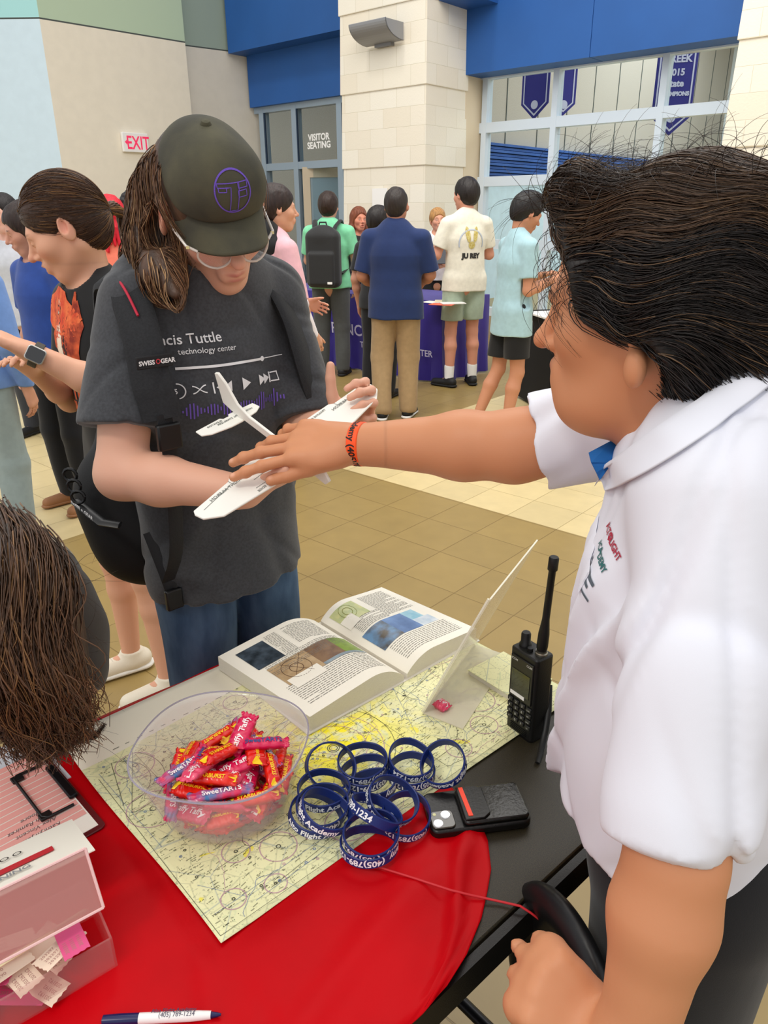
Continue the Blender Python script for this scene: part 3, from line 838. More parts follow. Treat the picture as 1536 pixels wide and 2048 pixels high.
def cz(x, y):   # the sheet lies nearly flat, its left part a little lifted
    return zc_ + .0015 * math.sin(6 * x + 3 * y) + max(0, (.30 - x)) * .05
vs = []; fs = []; nx, ny = 60, 40
for j in range(ny + 1):
    for i in range(nx + 1):
        s, t = i / nx, j / ny
        x = .25 + (.935 - .25) * s + .004 * math.sin(5 * t + 1) * (1 - s); y = .558 + (1.038 - .558) * t + .004 * math.sin(4 * s)
        vs.append((x, y, cz(x, y)))
for j in range(ny):
    for i in range(nx): a = j * (nx + 1) + i; fs.append((a, a + 1, a + nx + 2, a + nx + 1))
sh = mesh_obj('sheet', vs, fs, chart_material(), ch); sd = sh.modifiers.new('s', 'SOLIDIFY'); sd.thickness = .0006; sd.offset = -1
R = random.Random(5)
mapc = lambda x, y: (x, y, cz(x, y) + .0004)
def circ(cx, cy, r, n=40, a0=0, a1=6.2832, asp=1): return [(cx + r * math.cos(a0 + (a1 - a0) * k / n), cy + r * asp * math.sin(a0 + (a1 - a0) * k / n)) for k in range(n + 1)]
inner_ok = lambda x, y: .26 < x < .925 and .57 < y < .905 + .08 * x
blk = []; mag = []; blu = []
for _ in range(2600):      # place names and figures, as tiny broken dashes
    x, y = R.uniform(.26, .92), R.uniform(.57, .96)
    if not inner_ok(x, y): continue
    a = R.gauss(0.05, .12); L_ = R.uniform(.003, .011); n = int(L_ / .0013)
    for k in range(n):
        if R.random() < .25: continue
        q = k * .0013; blk.append(([(x + q * math.cos(a), y + q * math.sin(a)), (x + (q + .0008) * math.cos(a), y + (q + .0008) * math.sin(a))], .0011))
for _ in range(60):
    x, y = R.uniform(.26, .92), R.uniform(.57, .93); a = R.choice([0.04, 1.6, R.uniform(0, 3.1)]); L_ = R.uniform(.05, .28); p = [(x + L_ * k / 10 * math.cos(a), y + L_ * k / 10 * math.sin(a)) for k in range(11)]
    p = [q for q in p if inner_ok(*q)]
    if len(p) > 2: (blk if R.random() < .5 else blu).append((p, .0005))
for _ in range(70):        # winding lines: rivers, roads
    x, y = R.uniform(.26, .92), R.uniform(.57, .93); a = R.uniform(0, 6.28); p = []
    for k in range(24):
        if not inner_ok(x, y): break
        p.append((x, y)); a += R.gauss(0, .45); x += .006 * math.cos(a); y += .006 * math.sin(a)
    if len(p) > 3: R.choice([blk, blu, mag]).append((p, .0006))
for cx, cy, r in [(.38, .63, .024), (.335, .66, .018), (.295, .60, .015), (.47, .60, .03), (.80, .66, .03), (.55, .73, .052), (.55, .73, .078), (.63, .90, .03), (.85, .82, .05), (.29, .80, .035), (.31, .90, .028), (.43, .85, .03), (.50, .93, .02), (.76, .61, .022), (.88, .70, .03), (.69, .60, .02), (.345, .585, .014)]:
    mag.append(([q for q in circ(cx, cy, r)], .0014 if r < .04 else .001)); blk.append(([q for q in circ(cx, cy, r * .12, 10)], .0012))
for cx, cy, r in [(.27, .88, .05), (.27, .88, .07), (.55, .73, .095)]: 
    pp = [q for q in circ(cx, cy, r, 80) if inner_ok(*q)]
    if len(pp) > 3: blk.append((pp[:40] if cx < .3 else pp, .0007))
for _ in range(130):
    x, y = R.uniform(.27, .91), R.uniform(.58, .93)
    if inner_ok(x, y): R.choice([mag, blu, blk]).append((circ(x, y, .0016, 8), .0012))
blk.append(([(.2575, .566), (.2575, .905)], .0006)); blk.append(([(.2575, .566), (.92, .566)], .0006))
for k in range(30):
    x = .30 + k * .02; blk.append(([(x, .948 + .08 * x * .3), (x + R.uniform(.004, .013), .948 + .08 * x * .3)], .0012))
def chunk(L_): return [(s, w) for s, w in L_]
M_ink = mat('chart_black_ink', '#4a4c3c', rough=.7); M_mag = mat('chart_magenta_ink', '#c3a0a6', rough=.7); M_bink = mat('chart_blue_ink', '#7c8fae', rough=.7)
for nm, L_, m_ in (('black_print', blk, M_ink), ('magenta_print', mag, M_mag), ('blue_print', blu, M_bink)):
    o = strokes(nm, [(list(s), float(w)) for s, w in L_], .001, m_, ch, mapc); o['kind'] = 'stuff'

# ---- open book
bk = empty('open_book'); tset(bk, 0, 0, 0); tag(bk, 'thick open book with colour photographs lying on the chart', 'book')
M_page = mat('book_paper', '#f6f1e2', rough=.6); M_edge = mat('page_edges', '#e6e0d2', rough=.8, bump=.6, bscale=400, stretch=(1, 1, 12), bdist=.001, var=.06, vscale=300)
SY0, SY1 = .782, 1.028; SX = .752; zb = ZT + .0052
def hL(t): return .010 + .036 * math.sin(min(1, t * 2.6) * math.pi / 2) ** .8 * (1 - .45 * max(0, t - .15) ** 1.1) - .004 * t
def hR(t): return .010 + .030 * math.sin(min(1, t * 2.6) * math.pi / 2) ** .8 * (1 - .55 * max(0, t - .15)) - .002 * t
WL, WR = .202, .185
def pL(s, t, dz=0): # s: 0 far .. 1 near, t: 0 spine .. 1 outer
    return (SX - .004 - WL * t - .018 * (1 - s) * t, SY1 - (SY1 - SY0) * s, zb + hL(t) + dz)
def pR(s, t, dz=0):
    return (SX + .004 + WR * t - .02 * (1 - s) * t, SY1 - (SY1 - SY0) * s + .004 * t, zb + hR(t) + dz)
def block(pf, name):
    n = 28; m = 2; vs = []; fs = []; mi = []
    for j in range(m):
        for i in range(n + 1):
            p = pf(j, i / n); vs.append(p); vs.append((p[0], p[1], zb + .001))
    # top, near side, far side, outer side
    def id_(j, i, k): return (j * (n + 1) + i) * 2 + k
    for i in range(n):
        fs.append((id_(0, i, 0), id_(1, i, 0), id_(1, i + 1, 0), id_(0, i + 1, 0))); mi.append(0)
        for j in (0, 1): fs.append((id_(j, i, 0), id_(j, i + 1, 0), id_(j, i + 1, 1), id_(j, i, 1))); mi.append(1)
        fs.append((id_(0, i, 1), id_(1, i, 1), id_(1, i + 1, 1), id_(0, i + 1, 1))); mi.append(1)
    fs.append((id_(0, n, 0), id_(1, n, 0), id_(1, n, 1), id_(0, n, 1))); mi.append(1)
    fs.append((id_(0, 0, 0), id_(1, 0, 0), id_(1, 0, 1), id_(0, 0, 1))); mi.append(1)
    o = mesh_obj(name, vs, fs, [M_page, M_edge], bk, smooth=True, fmats=mi); o.data.set_sharp_from_angle(angle=.7); return o
block(pL, 'page_block'); block(pR, 'page_block')
cv = MB(); cv.box2((SX - WL - .012, SY0 - .004, zb - .0008), (SX + WR + .006, SY1 + .004, zb + .001)); cv.obj('cover', mat('book_cover', '#d9d4c8', rough=.4), bk)
def patch(name, pf, s0, s1, t0, t1, m, n=14, dz=.0005, parent=bk):
    vs = []; fs = []
    for j in range(n + 1):
        for i in range(n + 1): vs.append(pf(s0 + (s1 - s0) * j / n, t0 + (t1 - t0) * i / n, dz))
    for j in range(n):
        for i in range(n): a = j * (n + 1) + i; fs.append((a, a + 1, a + n + 2, a + n + 1))
    return mesh_obj(name, vs, fs, m, parent, smooth=True)
def lines_on(pf, regs, name, seed):
    r = random.Random(seed); segs = []
    for s0, s1, t0, t1, dp in regs:
        s = s0
        while s < s1:
            t = t0; te = t1 if r.random() > .12 else t0 + (t1 - t0) * r.uniform(.3, .9)
            while t < te:
                l = min(r.uniform(.015, .05), te - t)
                k = max(2, int(l / .02) + 1)
                segs.append(([(s, t + l * q / (k - 1)) for q in range(k)], .0045)); t += l + .008
            s += dp
    return strokes(name, segs, .004, mat('printed_text', '#77756f', rough=.7), bk, lambda a, b_: pf(a, b_, .0006))
lines_on(pL, [(.06, .33, .14, .45, .017), (.06, .36, .50, .62, .017), (.36, .50, .12, .86, .017), (.66, .92, .1, .9, .02)], 'printed_text', 1)
lines_on(pR, [(.06, .42, .50, .9, .017), (.30, .44, .1, .5, .017), (.74, .93, .1, .9, .02)], 'printed_text', 2)
M_air = mat('photo_airport', '#6d93b8', rough=.35, color2='#5b5347', vscale=38)
M_lawn = mat('photo_grass', '#7f9a35', rough=.35, var=.2, vscale=60); M_soil = mat('photo_soil', '#6a4a33', rough=.35, color2='#8a6a4a', vscale=50)
M_map2 = mat('photo_chart', '#d8d79a', rough=.35, color2='#b8c48e', vscale=60); M_tan = mat('photo_tan_chart', '#c6ab84', rough=.35, color2='#a98c66', vscale=45)
M_dusk = mat('photo_runway', '#4d5a66', rough=.35, color2='#1e262c', vscale=40); M_sky = mat('photo_blue', '#7fa0cf', rough=.35, color2='#56719e', vscale=18)
patch('photograph', pL, .08, .36, .64, .90, M_dusk); patch('photograph', pL, .40, .63, .06, .26, M_lawn); ph = patch('photograph', pL, .40, .66, .26, .50, M_soil)
patch('photograph', pL, .63, .66, .06, .50, mat('photo_road', '#90a0a8', rough=.4, var=.2, vscale=60), dz=.0007)
patch('photograph', pL, .40, .66, .50, .86, M_tan); patch('caption', pL, .60, .72, .54, .84, M_page, dz=.0009)
patch('photograph', pR, .06, .30, .06, .40, M_map2); patch('caption', pR, .20, .33, .06, .22, M_page, dz=.0009)
patch('photograph', pR, .46, .72, .06, .34, M_air); patch('photograph', pR, .46, .72, .34, .62, M_sky); patch('photograph', pR, .46, .60, .62, .80, mat('photo_teal', '#8fc3d6', rough=.35, color2='#b9dbe6', vscale=50)); patch('photograph', pR, .60, .72, .62, .86, mat('photo_white_map', '#e8ecee', rough=.35, color2='#c0d0dc', vscale=40))
strokes('drawn_lines', [(circ(.53, .68, .05, 24, asp=1.1), .006), (circ(.53, .68, .11, 30, asp=1.1), .005), ([(.42, .75), (.64, .60)], .004), ([(.41, .55), (.65, .80)], .004)], .004, mat('photo_ink', '#6b4f3a'), bk, lambda a, b_: pL(a, b_, .0009))
strokes('drawn_lines', [(circ(.16, .22, .05, 24), .006), (circ(.16, .22, .09, 24), .004)], .004, mat('photo_ink_olive', '#8a8c3a'), bk, lambda a, b_: pR(a, b_, .0009))
tl = MB()
for pf, s_, t_, txt in ((pL, .90, .90, 'SECTION 4'), ): pass

# ---- clear bowl
BC = (-.2195, .800); BR = .115
bw = empty('clear_plastic_bowl', (BC[0], BC[1], ZT + .0062)); tag(bw, 'clear plastic bowl full of wrapped candies standing on the chart', 'bowl')
M_clear = mat('clear_plastic', '#efe6ea', rough=.05, alpha=.17, spec=.9, coat=.5)
prof = []
zH = .098
for k in range(14):
    t = k / 13; r = .080 + (.114 - .080) * (t ** .75); prof.append((r, .004 + zH * t))
pin = [(r - .0022, z) for r, z in prof]; pin[0] = (pin[0][0], .007)
full = [(0, 0.001), (.074, .001), (.079, .0035)] + prof + [(prof[-1][0] + .0006, zH + .002), (prof[-1][0] - .001, zH + .003)] + pin[::-1] + [(.07, .0045), (0, .0045)]
mb = MB(); mb.lathe(full, 72)
# the rim is a rounded square turned with the table
mb.v = [(x * (1 + .035 * math.cos(4 * (math.atan2(y, x) - .6)) * min(1, z / .1)) * 1.02, y * (1 + .035 * math.cos(4 * (math.atan2(y, x) - .6)) * min(1, z / .1)) , z) for x, y, z in mb.v]
bo = mb.obj('bowl_wall', M_clear, bw, smooth=True); bo.data.set_sharp_from_angle(angle=3.2)

sq_ = lambda a: 1 + .035 * math.cos(4 * (a - .6))
MB().tube([(.1145 * sq_(a) * 1.02 * math.cos(a), .1145 * sq_(a) * math.sin(a), zH + .0025) for a in np.linspace(0, 2 * math.pi, 97)], .0012, 6, cap=False).obj('rim', mat('bowl_rim_plastic', '#a79fb2', rough=.1, alpha=.75, coat=.8, spec=.8), bw, smooth=True)
# candies
def shrink_mat(n, c, c2=None, vs=60, **kw): return mat(n, c, rough=.28, coat=.4, color2=c2, vscale=vs, bump=.25, bscale=120, bdist=.002, **kw)
M_pink = shrink_mat('wrapper_pink', '#ee4f74'); M_hot = shrink_mat('wrapper_hot_pink', '#dd1454'); M_cred = shrink_mat('wrapper_red', '#e01010', '#f22a12'); M_cblu = shrink_mat('wrapper_blue', '#3d79b0', '#e02a5c', 70); M_cyel = shrink_mat('wrapper_yellow', '#fbb418', '#f7d32a')
M_lw = mat('wrapper_white_print', '#fff4f4', rough=.4); M_ly = mat('wrapper_yellow_print', '#ffd21a', rough=.4); M_lb = mat('wrapper_blue_print', '#27538c', rough=.4)
def candy_proto(kind):
    L_, W_, H_ = {'taffy': (.062, .028, .011), 'roll': (.070, .020, .013), 'square': (.048, .030, .012), 'bar': (.084, .018, .009)}[kind]
    nx, ny = 26, 10; vs = []; fs = []
    for side in (1, -1):
        for i in range(nx + 1):
            for j in range(ny + 1):
                x = (i / nx - .5) * L_; y = (j / ny - .5) * W_; e = abs(i / nx - .5) * 2
                core = max(0, 1 - max(0, (e - .62)) / .2) if e > .62 else 1
                core = core * core * (3 - 2 * core); prof_ = math.sqrt(max(0, 1 - (2 * j / ny - 1) ** 2)) ** .8
                pin_ = 1 - .18 * math.exp(-((e - .78) / .08) ** 2)
                z = side * (H_ / 2 * core * prof_ + .0004 * (1 - (abs(2 * j / ny - 1)) ** 4)) + .0012 * math.sin(j * 1.9 + i) * (1 - core) + .0007 * math.sin(i * 1.3 + j * .7)
                if e > .98: x += .0012 * (1 if j % 2 else -1) * (1 if x > 0 else -1)
                vs.append((x, y * pin_, z))
    n1 = (nx + 1) * (ny + 1)
    for i in range(nx):
        for j in range(ny):
            a = i * (ny + 1) + j; q = (a, a + ny + 1, a + ny + 2, a + 1); fs.append(q[::-1]); fs.append(tuple(k + n1 for k in q))
    def rim_(a, b_): fs.append((a, b_, b_ + n1, a + n1))
    for i in range(nx): rim_(i * (ny + 1), (i + 1) * (ny + 1)); rim_((i + 1) * (ny + 1) + ny, i * (ny + 1) + ny)
    for j in range(ny): rim_(j + 1, j); rim_(nx * (ny + 1) + j, nx * (ny + 1) + j + 1)
    return vs, fs, (L_, W_, H_)
def candy_top(dim, x, y):
    L_, W_, H_ = dim; e = abs(x / L_) * 2; core = max(0, 1 - max(0, (e - .62)) / .2) if e > .62 else 1
    core = core * core * (3 - 2 * core); u_ = min(1, abs(2 * y / W_)); return H_ / 2 * core * math.sqrt(max(0, 1 - u_ * u_)) ** .8 + .0015
protos = {}
for key, kind, m_, deco in (('taffy', 'taffy', M_pink, ('Laffy Taffy', M_lw, .0125)), ('taffyhot', 'taffy', M_hot, ('Laffy Taffy', M_lw, .012)), ('red', 'roll', M_cred, ('STARBURST', M_ly, .0075)), ('redsq', 'square', M_cred, ('STARBURST', M_ly, .0062)),
                         ('blue', 'bar', M_cblu, ('SweeTARTS', M_lw, .010)), ('blueb', 'roll', M_hot, ('SweeTARTS', M_lb, .010)), ('yellow', 'square', M_cyel, ('minis', M_cred, .012))):
    vs, fs, dim = candy_proto(kind)
    root = mesh_obj('wrapped_candy', vs, fs, m_)
    v, f = text_mesh(deco[0], deco[2], bold=.0002, align='CENTER'); v, f = subdiv2d(v, f, .006)
    tops = [(x, y - deco[2] * .35, candy_top(dim, x, y - deco[2] * .35)) for x, y in v]; bots = [(x, -(y - deco[2] * .35), -z) for (x, y, z) in [(a, b_ + 0, c) for a, b_, c in tops]]
    bots = [(x, -y, -z) for x, y, z in tops]; n_ = len(tops)
    d_ = mesh_obj('printed_name', tops + bots, list(f) + [tuple(i + n_ for i in q) for q in f], deco[1], root)
    extra = MB()
    if key in ('red', 'redsq', 'yellow'):
        for sx in (-1, 1):
            x0 = sx * dim[0] * .42; r_ = dim[1] * .30
            pts = [(x0, -r_ * .7), (x0 + .003, -r_ * .2), (x0 - sx * .006, 0), (x0 + .005, r_ * .4), (x0, r_ * .8), (x0 + sx * .004, r_ * .8), (x0 + sx * .004, -r_ * .7)]
            extra.add([(a, b_, candy_top(dim, a, b_) + .0002) for a, b_ in pts], [tuple(range(7))])
        extra.obj('printed_logo', M_ly if key != 'yellow' else M_cred, root)
    protos[key] = root
rr = random.Random(11); candies = []
names = {'taffy': 'pink taffy candy', 'taffyhot': 'deep pink candy', 'red': 'long red candy', 'redsq': 'short red candy', 'blue': 'long blue-striped candy', 'blueb': 'blue-lettered pink candy', 'yellow': 'short yellow candy'}
spots = []
def place(key, dx, dy, z, rz, rx, ry): spots.append((key, dx, dy, z, rz, rx, ry))
order = ['red', 'taffyhot', 'redsq', 'blue', 'taffy', 'red', 'blue', 'redsq', 'blueb', 'red', 'taffyhot', 'redsq', 'yellow', 'red']
kk = 0
for lay, (z, rad, n) in enumerate([(.012, .060, 9), (.021, .064, 10), (.030, .070, 12), (.040, .074, 12), (.050, .072, 11), (.060, .060, 9), (.069, .040, 6)]):
    for k in range(n):
        a = 2 * math.pi * (k + .37 * lay) / n; r = rad * (1 if k % 3 else .45) * rr.uniform(.85, 1.0)
        key = order[kk % len(order)]; kk += 1
        place(key, r * math.cos(a) + .004, r * math.sin(a), z + rr.uniform(-.003, .004), a + 1.57 + rr.uniform(-.5, .5), rr.uniform(-.45, .45), rr.uniform(-.3, .3))
place('taffyhot', .02, .03, .086, 1.2, .1, -.5); place('blue', -.045, -.02, .074, .95, .2, .1); place('taffy', -.022, -.03, .082, 1.1, -.2, .1); place('blueb', .05, .02, .078, .2, .1, .1); place('red', .0, -.01, .087, 1.0, .0, .25)
used = set()
where = ['at the bowl bottom', 'low in the bowl', 'low in the pile', 'halfway up the pile', 'in the upper pile', 'near the pile top', 'topmost on the pile']
side = ['on the side by the book', 'toward the wristbands', 'on the near side', 'toward the chart edge', 'on the far side']
for key, dx, dy, z, rz, rx, ry in spots:
    src = protos[key]
    if key in used:
        o = src.copy(); scene.collection.objects.link(o)
        for c in src.children: d = c.copy(); scene.collection.objects.link(d); d.parent = o
    else: o = src; used.add(key)
    o.location = (BC[0] + dx * 1.04, BC[1] + dy * 1.04, ZT + .0062 + z + .002); o.rotation_euler = (rx, ry, rz)
    w_ = where[min(6, int(z / .0125))]; a = math.atan2(dy, dx)
    sd_ = 'by the bowl centre' if math.hypot(dx, dy) < .03 else ['nearest the wristbands', 'toward the book', 'toward the white margin', 'toward the hanging hair', 'toward the clipboard', 'toward the red cloth', 'toward the phone', 'nearest the wristbands'][int((a + math.pi / 8) / (math.pi / 4)) % 8]
    tag(o, names[key] + ' ' + w_ + ', ' + sd_, 'candy', 'wrapped candies in the clear bowl')

# ---- silicone wristbands
M_band = mat('navy_silicone', '#142a6e', rough=.42, bump=.1, bscale=300); M_bandt = mat('band_white_ink', '#f4f6fa', rough=.6)
RBAND = .0335; HB = .0140; TH_ = .0024
def band_obj(loc, e, asp, phase, label, text='Alto Flight Academy  (405)789-1234', lift=0.0, M1=M_band, M2=M_bandt, group='navy silicone wristbands piled on the chart', name='silicone_wristband', parent=None, r=RBAND, h=HB):
    """e = (tilt axis angle, tilt)"""
    rx_, ry_ = r * asp, r / asp
    mb = MB(); n = 72; pr = [(-TH_ / 2, -h / 2 + .001), (0, -h / 2), (TH_ / 2, -h / 2 + .001), (TH_ / 2, h / 2 - .001), (0, h / 2), (-TH_ / 2, h / 2 - .001)]
    vs = []; fs = []
    for k in range(n):
        a = 2 * math.pi * k / n; c, s_ = math.cos(a), math.sin(a)
        for q, z in pr: vs.append(((rx_ + q) * c, (ry_ + q) * s_, z + .0015 * math.sin(2 * a + phase) * (0 if parent else 1)))
    for k in range(n):
        for j in range(6): fs.append((k * 6 + j, ((k + 1) % n) * 6 + j, ((k + 1) % n) * 6 + (j + 1) % 6, k * 6 + (j + 1) % 6))
    o = mesh_obj(name, vs, fs, M1, parent); o.data.set_sharp_from_angle(angle=.8)
    v, f = text_mesh(text, h * .82, bold=.00030 * (h / .0115), spacing=1.02); v, f = subdiv2d(v, f, .004)
    pts = []
    for a_, b_ in v:
        t = phase + a_ / r; c, s_ = math.cos(t), math.sin(t)
        pts.append(((rx_ + TH_ / 2 + .0003) * c, (ry_ + TH_ / 2 + .0003) * s_, b_ - h * .29 + .0015 * math.sin(2 * t + phase) * (0 if parent else 1)))
    mesh_obj('lettering', pts, f, M2, o)
    ax, tl_ = e
    q = Matrix.Rotation(tl_, 4, Vector((math.cos(ax), math.sin(ax), 0)))
    if parent is None: o.matrix_world = Matrix.Translation(Vector(loc)) @ q
    else: o.matrix_local = Matrix.Translation(Vector(loc)) @ q
    if label: tag(o, label, 'wristband', group)
    return o
def bpx(x, y, z=0.0): return tuple(onz(x, y, ZT + .012 + z)) 
PIU = math.pi
bands = [  # px centre, height, tilt axis, tilt, aspect, phase, label
    (662, 1532, .022, 0.5, 0.85, 1.06, 3.6, 'navy wristband leaning upright nearest the bowl rim and the yellow city print'),
    (725, 1524, .018, 0.2, 3.30, 1.05, 4.0, 'topmost navy wristband of the far stack below the book'),
    (730, 1545, .004, 0.4, 3.10, 1.06, 4.3, 'navy wristband under the topmost one of the far stack'),
    (742, 1570, .004, 0.3, 2.95, 1.05, 4.9, 'lowest navy wristband of the far stack, tilted toward the pile'),
    (822, 1520, .016, 0.9, 3.30, 1.07, 5.4, 'navy wristband on top of the right stack with its number showing'),
    (823, 1543, .004, 0.7, 3.12, 1.02, 5.1, 'navy wristband flat under the right stack'),
    (886, 1528, .018, 2.3, 2.75, 1.05, 4.2, 'rightmost navy wristband leaning toward the phone'),
    (648, 1580, .016, 0.1, 0.10, 1.05, 3.3, 'navy wristband with the name showing, on top of the left pile'),
    (632, 1630, .006, 1.2, 0.30, 1.05, 3.5, 'navy wristband at the bottom of the left pile beside the bowl'),
    (645, 1612, .016, 0.2, 3.30, 1.02, 4.4, 'navy wristband inside the left pile with the plane mark showing'),
    (652, 1622, .028, 1.5, 0.45, 1.04, 2.4, 'navy wristband tilted across the top of the left pile'),
    (785, 1600, .024, 0.9, 0.50, 1.04, 2.0, 'large navy wristband standing behind the near pile'),
    (752, 1622, .030, 2.2, 0.55, 1.04, 5.6, 'navy wristband twisted over the middle of the near pile'),
    (812, 1632, .006, 0.6, 3.30, 1.07, 5.0, 'navy wristband lying on the red cloth beside the phone'),
    (742, 1668, .018, 0.2, 3.35, 1.05, 4.8, 'navy wristband with the number showing, on the near pile'),
    (738, 1690, .003, 0.0, 3.05, 1.07, 4.2, 'nearest navy wristband lying where the cord starts')]
for x, y, z, ax, tl_, asp, ph_, lab in bands: band_obj(bpx(x, y, z + .004), (ax, tl_), asp, ph_, lab)

# ---- phone in a black wallet case
pc = (onz(848, 1600, .765) + onz(1058, 1640, .765) + onz(870, 1665, .765) + onz(1030, 1572, .765)) / 4
ph = empty('phone', (pc[0], pc[1] + .004, ZT + .003), math.radians(8.5)); tag(ph, 'phone lying face down in a black leather wallet case with orange tab', 'phone')
M_case = mat('black_leather', '#0e0d0c', rough=.35, bump=.4, bscale=260, bdist=.001)
MB().prism(rrect(-.068, -.036, .068, .036, .011), 0, .0125).obj('case', M_case, ph, bevel=.003, seg=3)
MB().prism(rrect(-.024, -.033, .066, .031, .008), .0125, .0195).obj('card_wallet', mat('black_glossy_leather', '#14120f', rough=.22, bump=.5, bscale=180, bdist=.001), ph, bevel=.003, seg=3)
MB().prism([(-.022, -.030), (.004, -.030), (.014, -.022), (.014, .022), (.004, .029), (-.022, .029)], .0195, .0225).obj('pocket_flap', M_case, ph, bevel=.0012)
MB().add([(-.0165, -.025, .0232), (-.0105, -.025, .0232), (-.0125, .027, .0232), (-.0185, .027, .0232), (-.0165, -.025, .0215), (-.0105, -.025, .0215), (-.0125, .027, .0215), (-.0185, .027, .0215)], [(0, 1, 2, 3), (0, 4, 5, 1), (1, 5, 6, 2), (2, 6, 7, 3), (3, 7, 4, 0)]).obj('pull_tab', mat('orange_tab', '#f4401c', rough=.4), ph)
MB().prism(rrect(-.0655, -.032, -.034, -.002, .007), .0125, .0150).obj('camera_bump', mat('camera_glass_grey', '#3a362c', rough=.15, coat=.6), ph, bevel=.001)
M_lens = mat('bright_lens', '#e9ecee', rough=.15, metal=.2)
for lx, ly, rr_ in ((-.057, -.024, .0062), (-.0445, -.0105, .0062)):
    MB().lathe([(0, .0163), (rr_, .0163), (rr_ + .0008, .0148)], 24, Matrix.Translation((lx, ly, 0))).obj('lens', M_lens, ph, smooth=True)
MB().lathe([(0, .0156), (.0022, .0156), (.0026, .0148)], 16, Matrix.Translation((-.059, -.008, 0))).obj('flash', mat('flash_yellow', '#d9d7a0', rough=.3), ph)

# ---- slanted acrylic sheet holder
A_ = onz(845, 1425, .757); B_ = onz(948, 1288, .757); C_ = onz(920, 1455, .757)
bd = nrm(C_ - A_); ln = B_ - A_; zv = np.array([0, 0, 1.0]); th = math.radians(66)
upv = math.cos(th) * bd + math.sin(th) * zv
ac = empty('acrylic_sign_holder', tuple(A_)); tag(ac, 'empty clear acrylic sign holder standing beside the open book', 'sign holder')
M_acr = mat('frosted_acrylic', '#f3ecd6', rough=.12, alpha=.58, spec=.6); M_acre = mat('acrylic_cut_edge', '#f6f2dc', rough=.3)
def sheet(p, a, b_, th_, name, m):
    n_ = nrm(np.cross(a, b_)) * th_; q = [p, p + a, p + a + b_, p + b_]; vs = [tuple(v - A_) for v in q] + [tuple(v + n_ - A_) for v in q]
    return MB().add(vs, [(0, 3, 2, 1), (4, 5, 6, 7), (0, 1, 5, 4), (1, 2, 6, 5), (2, 3, 7, 6), (3, 0, 4, 7)]).obj(name, m, ac)
HS = .262
sheet(A_, ln, upv * HS, .0022, 'slanted_panel', M_acr); sheet(A_, ln, bd * .074, .002, 'foot_plate', M_acr)
for p, a in ((A_ + upv * HS, ln), ):
    sheet(p, a, upv * .0025, .0024, 'cut_edge', M_acre)
sheet(A_, upv * HS, ln * .012, .0026, 'cut_edge', M_acre)
pk = onz(884, 1408, .765); cd = protos['taffy'].copy(); scene.collection.objects.link(cd)
for c in protos['taffy'].children: d = c.copy(); scene.collection.objects.link(d); d.parent = cd
cd.location = (pk[0], pk[1], .7625); cd.rotation_euler = (0, 0, 2.3); cd.scale = (.42, .8, 1.2); tag(cd, 'single pink wrapped candy lying on the foot of the acrylic sign holder', 'candy')

# ---- hand-held radio
rb = onz(1045, 1482, ZT)
F_fl = onz(1012, 1462, ZT); F_fr = onz(1062, 1500, ZT)
rd = empty('handheld_radio', tuple((F_fl + F_fr) / 2 + np.array([.016, .022, .0])), math.atan2((F_fr - F_fl)[1], (F_fr - F_fl)[0])); tag(rd, 'black handheld radio with long antenna standing at the chart edge', 'radio')
M_rad = mat('radio_black', '#131312', rough=.45, bump=.15, bscale=500); M_radd = mat('radio_dark', '#0a0a0a', rough=.5)
W_ = .056; D_ = .036; Hh = .150
MB().prism(rrect(-W_ / 2, -D_ / 2, W_ / 2, D_ / 2, .006, 4), 0.002, Hh).obj('radio_body', M_rad, rd, bevel=.0025)
MB().prism(rrect(-W_ / 2 + .002, -D_ / 2 + .001, W_ / 2 - .002, D_ / 2, .006, 4), -.0, .003).obj('battery_foot', M_radd, rd)
MB().box((0, -D_ / 2 - .0012, .094 + .010), (.046, .003, .072)).obj('bezel', mat('radio_bezel', '#1d1d1c', rough=.35), rd, bevel=.001)
MB().box((0, -D_ / 2 - .0030, .098), (.037, .001, .040)).obj('screen', mat('lcd_screen', '#2c2f27', rough=.12, coat=.5, color2='#1a1c17', vscale=40), rd)
MB().box((-.004, -D_ / 2 - .0038, .0755), (.029, .001, .0058)).obj('name_sticker', M_white, rd)
M_key = mat('radio_keys', '#222221', rough=.5); M_keyt = mat('key_print', '#c9c9c4', rough=.6)
for r_ in range(4):
    for c_ in range(4):
        x_ = -.0195 + c_ * .013; z_ = .060 - r_ * .0108
        k_ = MB().box((x_, -D_ / 2 - .0012, z_), (.0105, .003, .0075)).obj('button', M_key, rd, bevel=.0012)
        s_ = [['1', '2', '3', 'CLR'], ['4', '5', '6', 'BC'], ['7', '8', '9', 'ENT'], ['*', '0', 'F', 'SC']][r_][c_]
        t_ = MB(); text_on(t_, s_, .0062 if len(s_) == 1 else .0035, ((x_, -D_ / 2 - .0029, z_ - .002), (1, 0, 0), (0, 0, 1)), align='CENTER'); t_.obj('lettering', M_keyt, k_)
t_ = MB(); text_on(t_, 'ICOM', .005, ((-.021, -D_ / 2 - .0030, .133), (1, 0, 0), (0, 0, 1)), bold=.0001); text_on(t_, 'COM', .005, ((.010, -D_ / 2 - .0030, .133), (1, 0, 0), (0, 0, 1)), bold=.0001); t_.obj('lettering', M_keyt, rd)
sl_ = MB()
for k in range(4): sl_.box((0, -D_ / 2 - .0005, .0085 + k * .003), (.034, .0016, .0011))
sl_.obj('speaker_slots', M_radd, rd)
MB().lathe([(0, .0), (.0095, 0), (.0095, .004), (.0075, .006), (.0075, .020), (.006, .023), (0, .023)], 14, Matrix.Translation((-.015, .0, Hh))).obj('volume_knob', M_radd, rd, smooth=True)
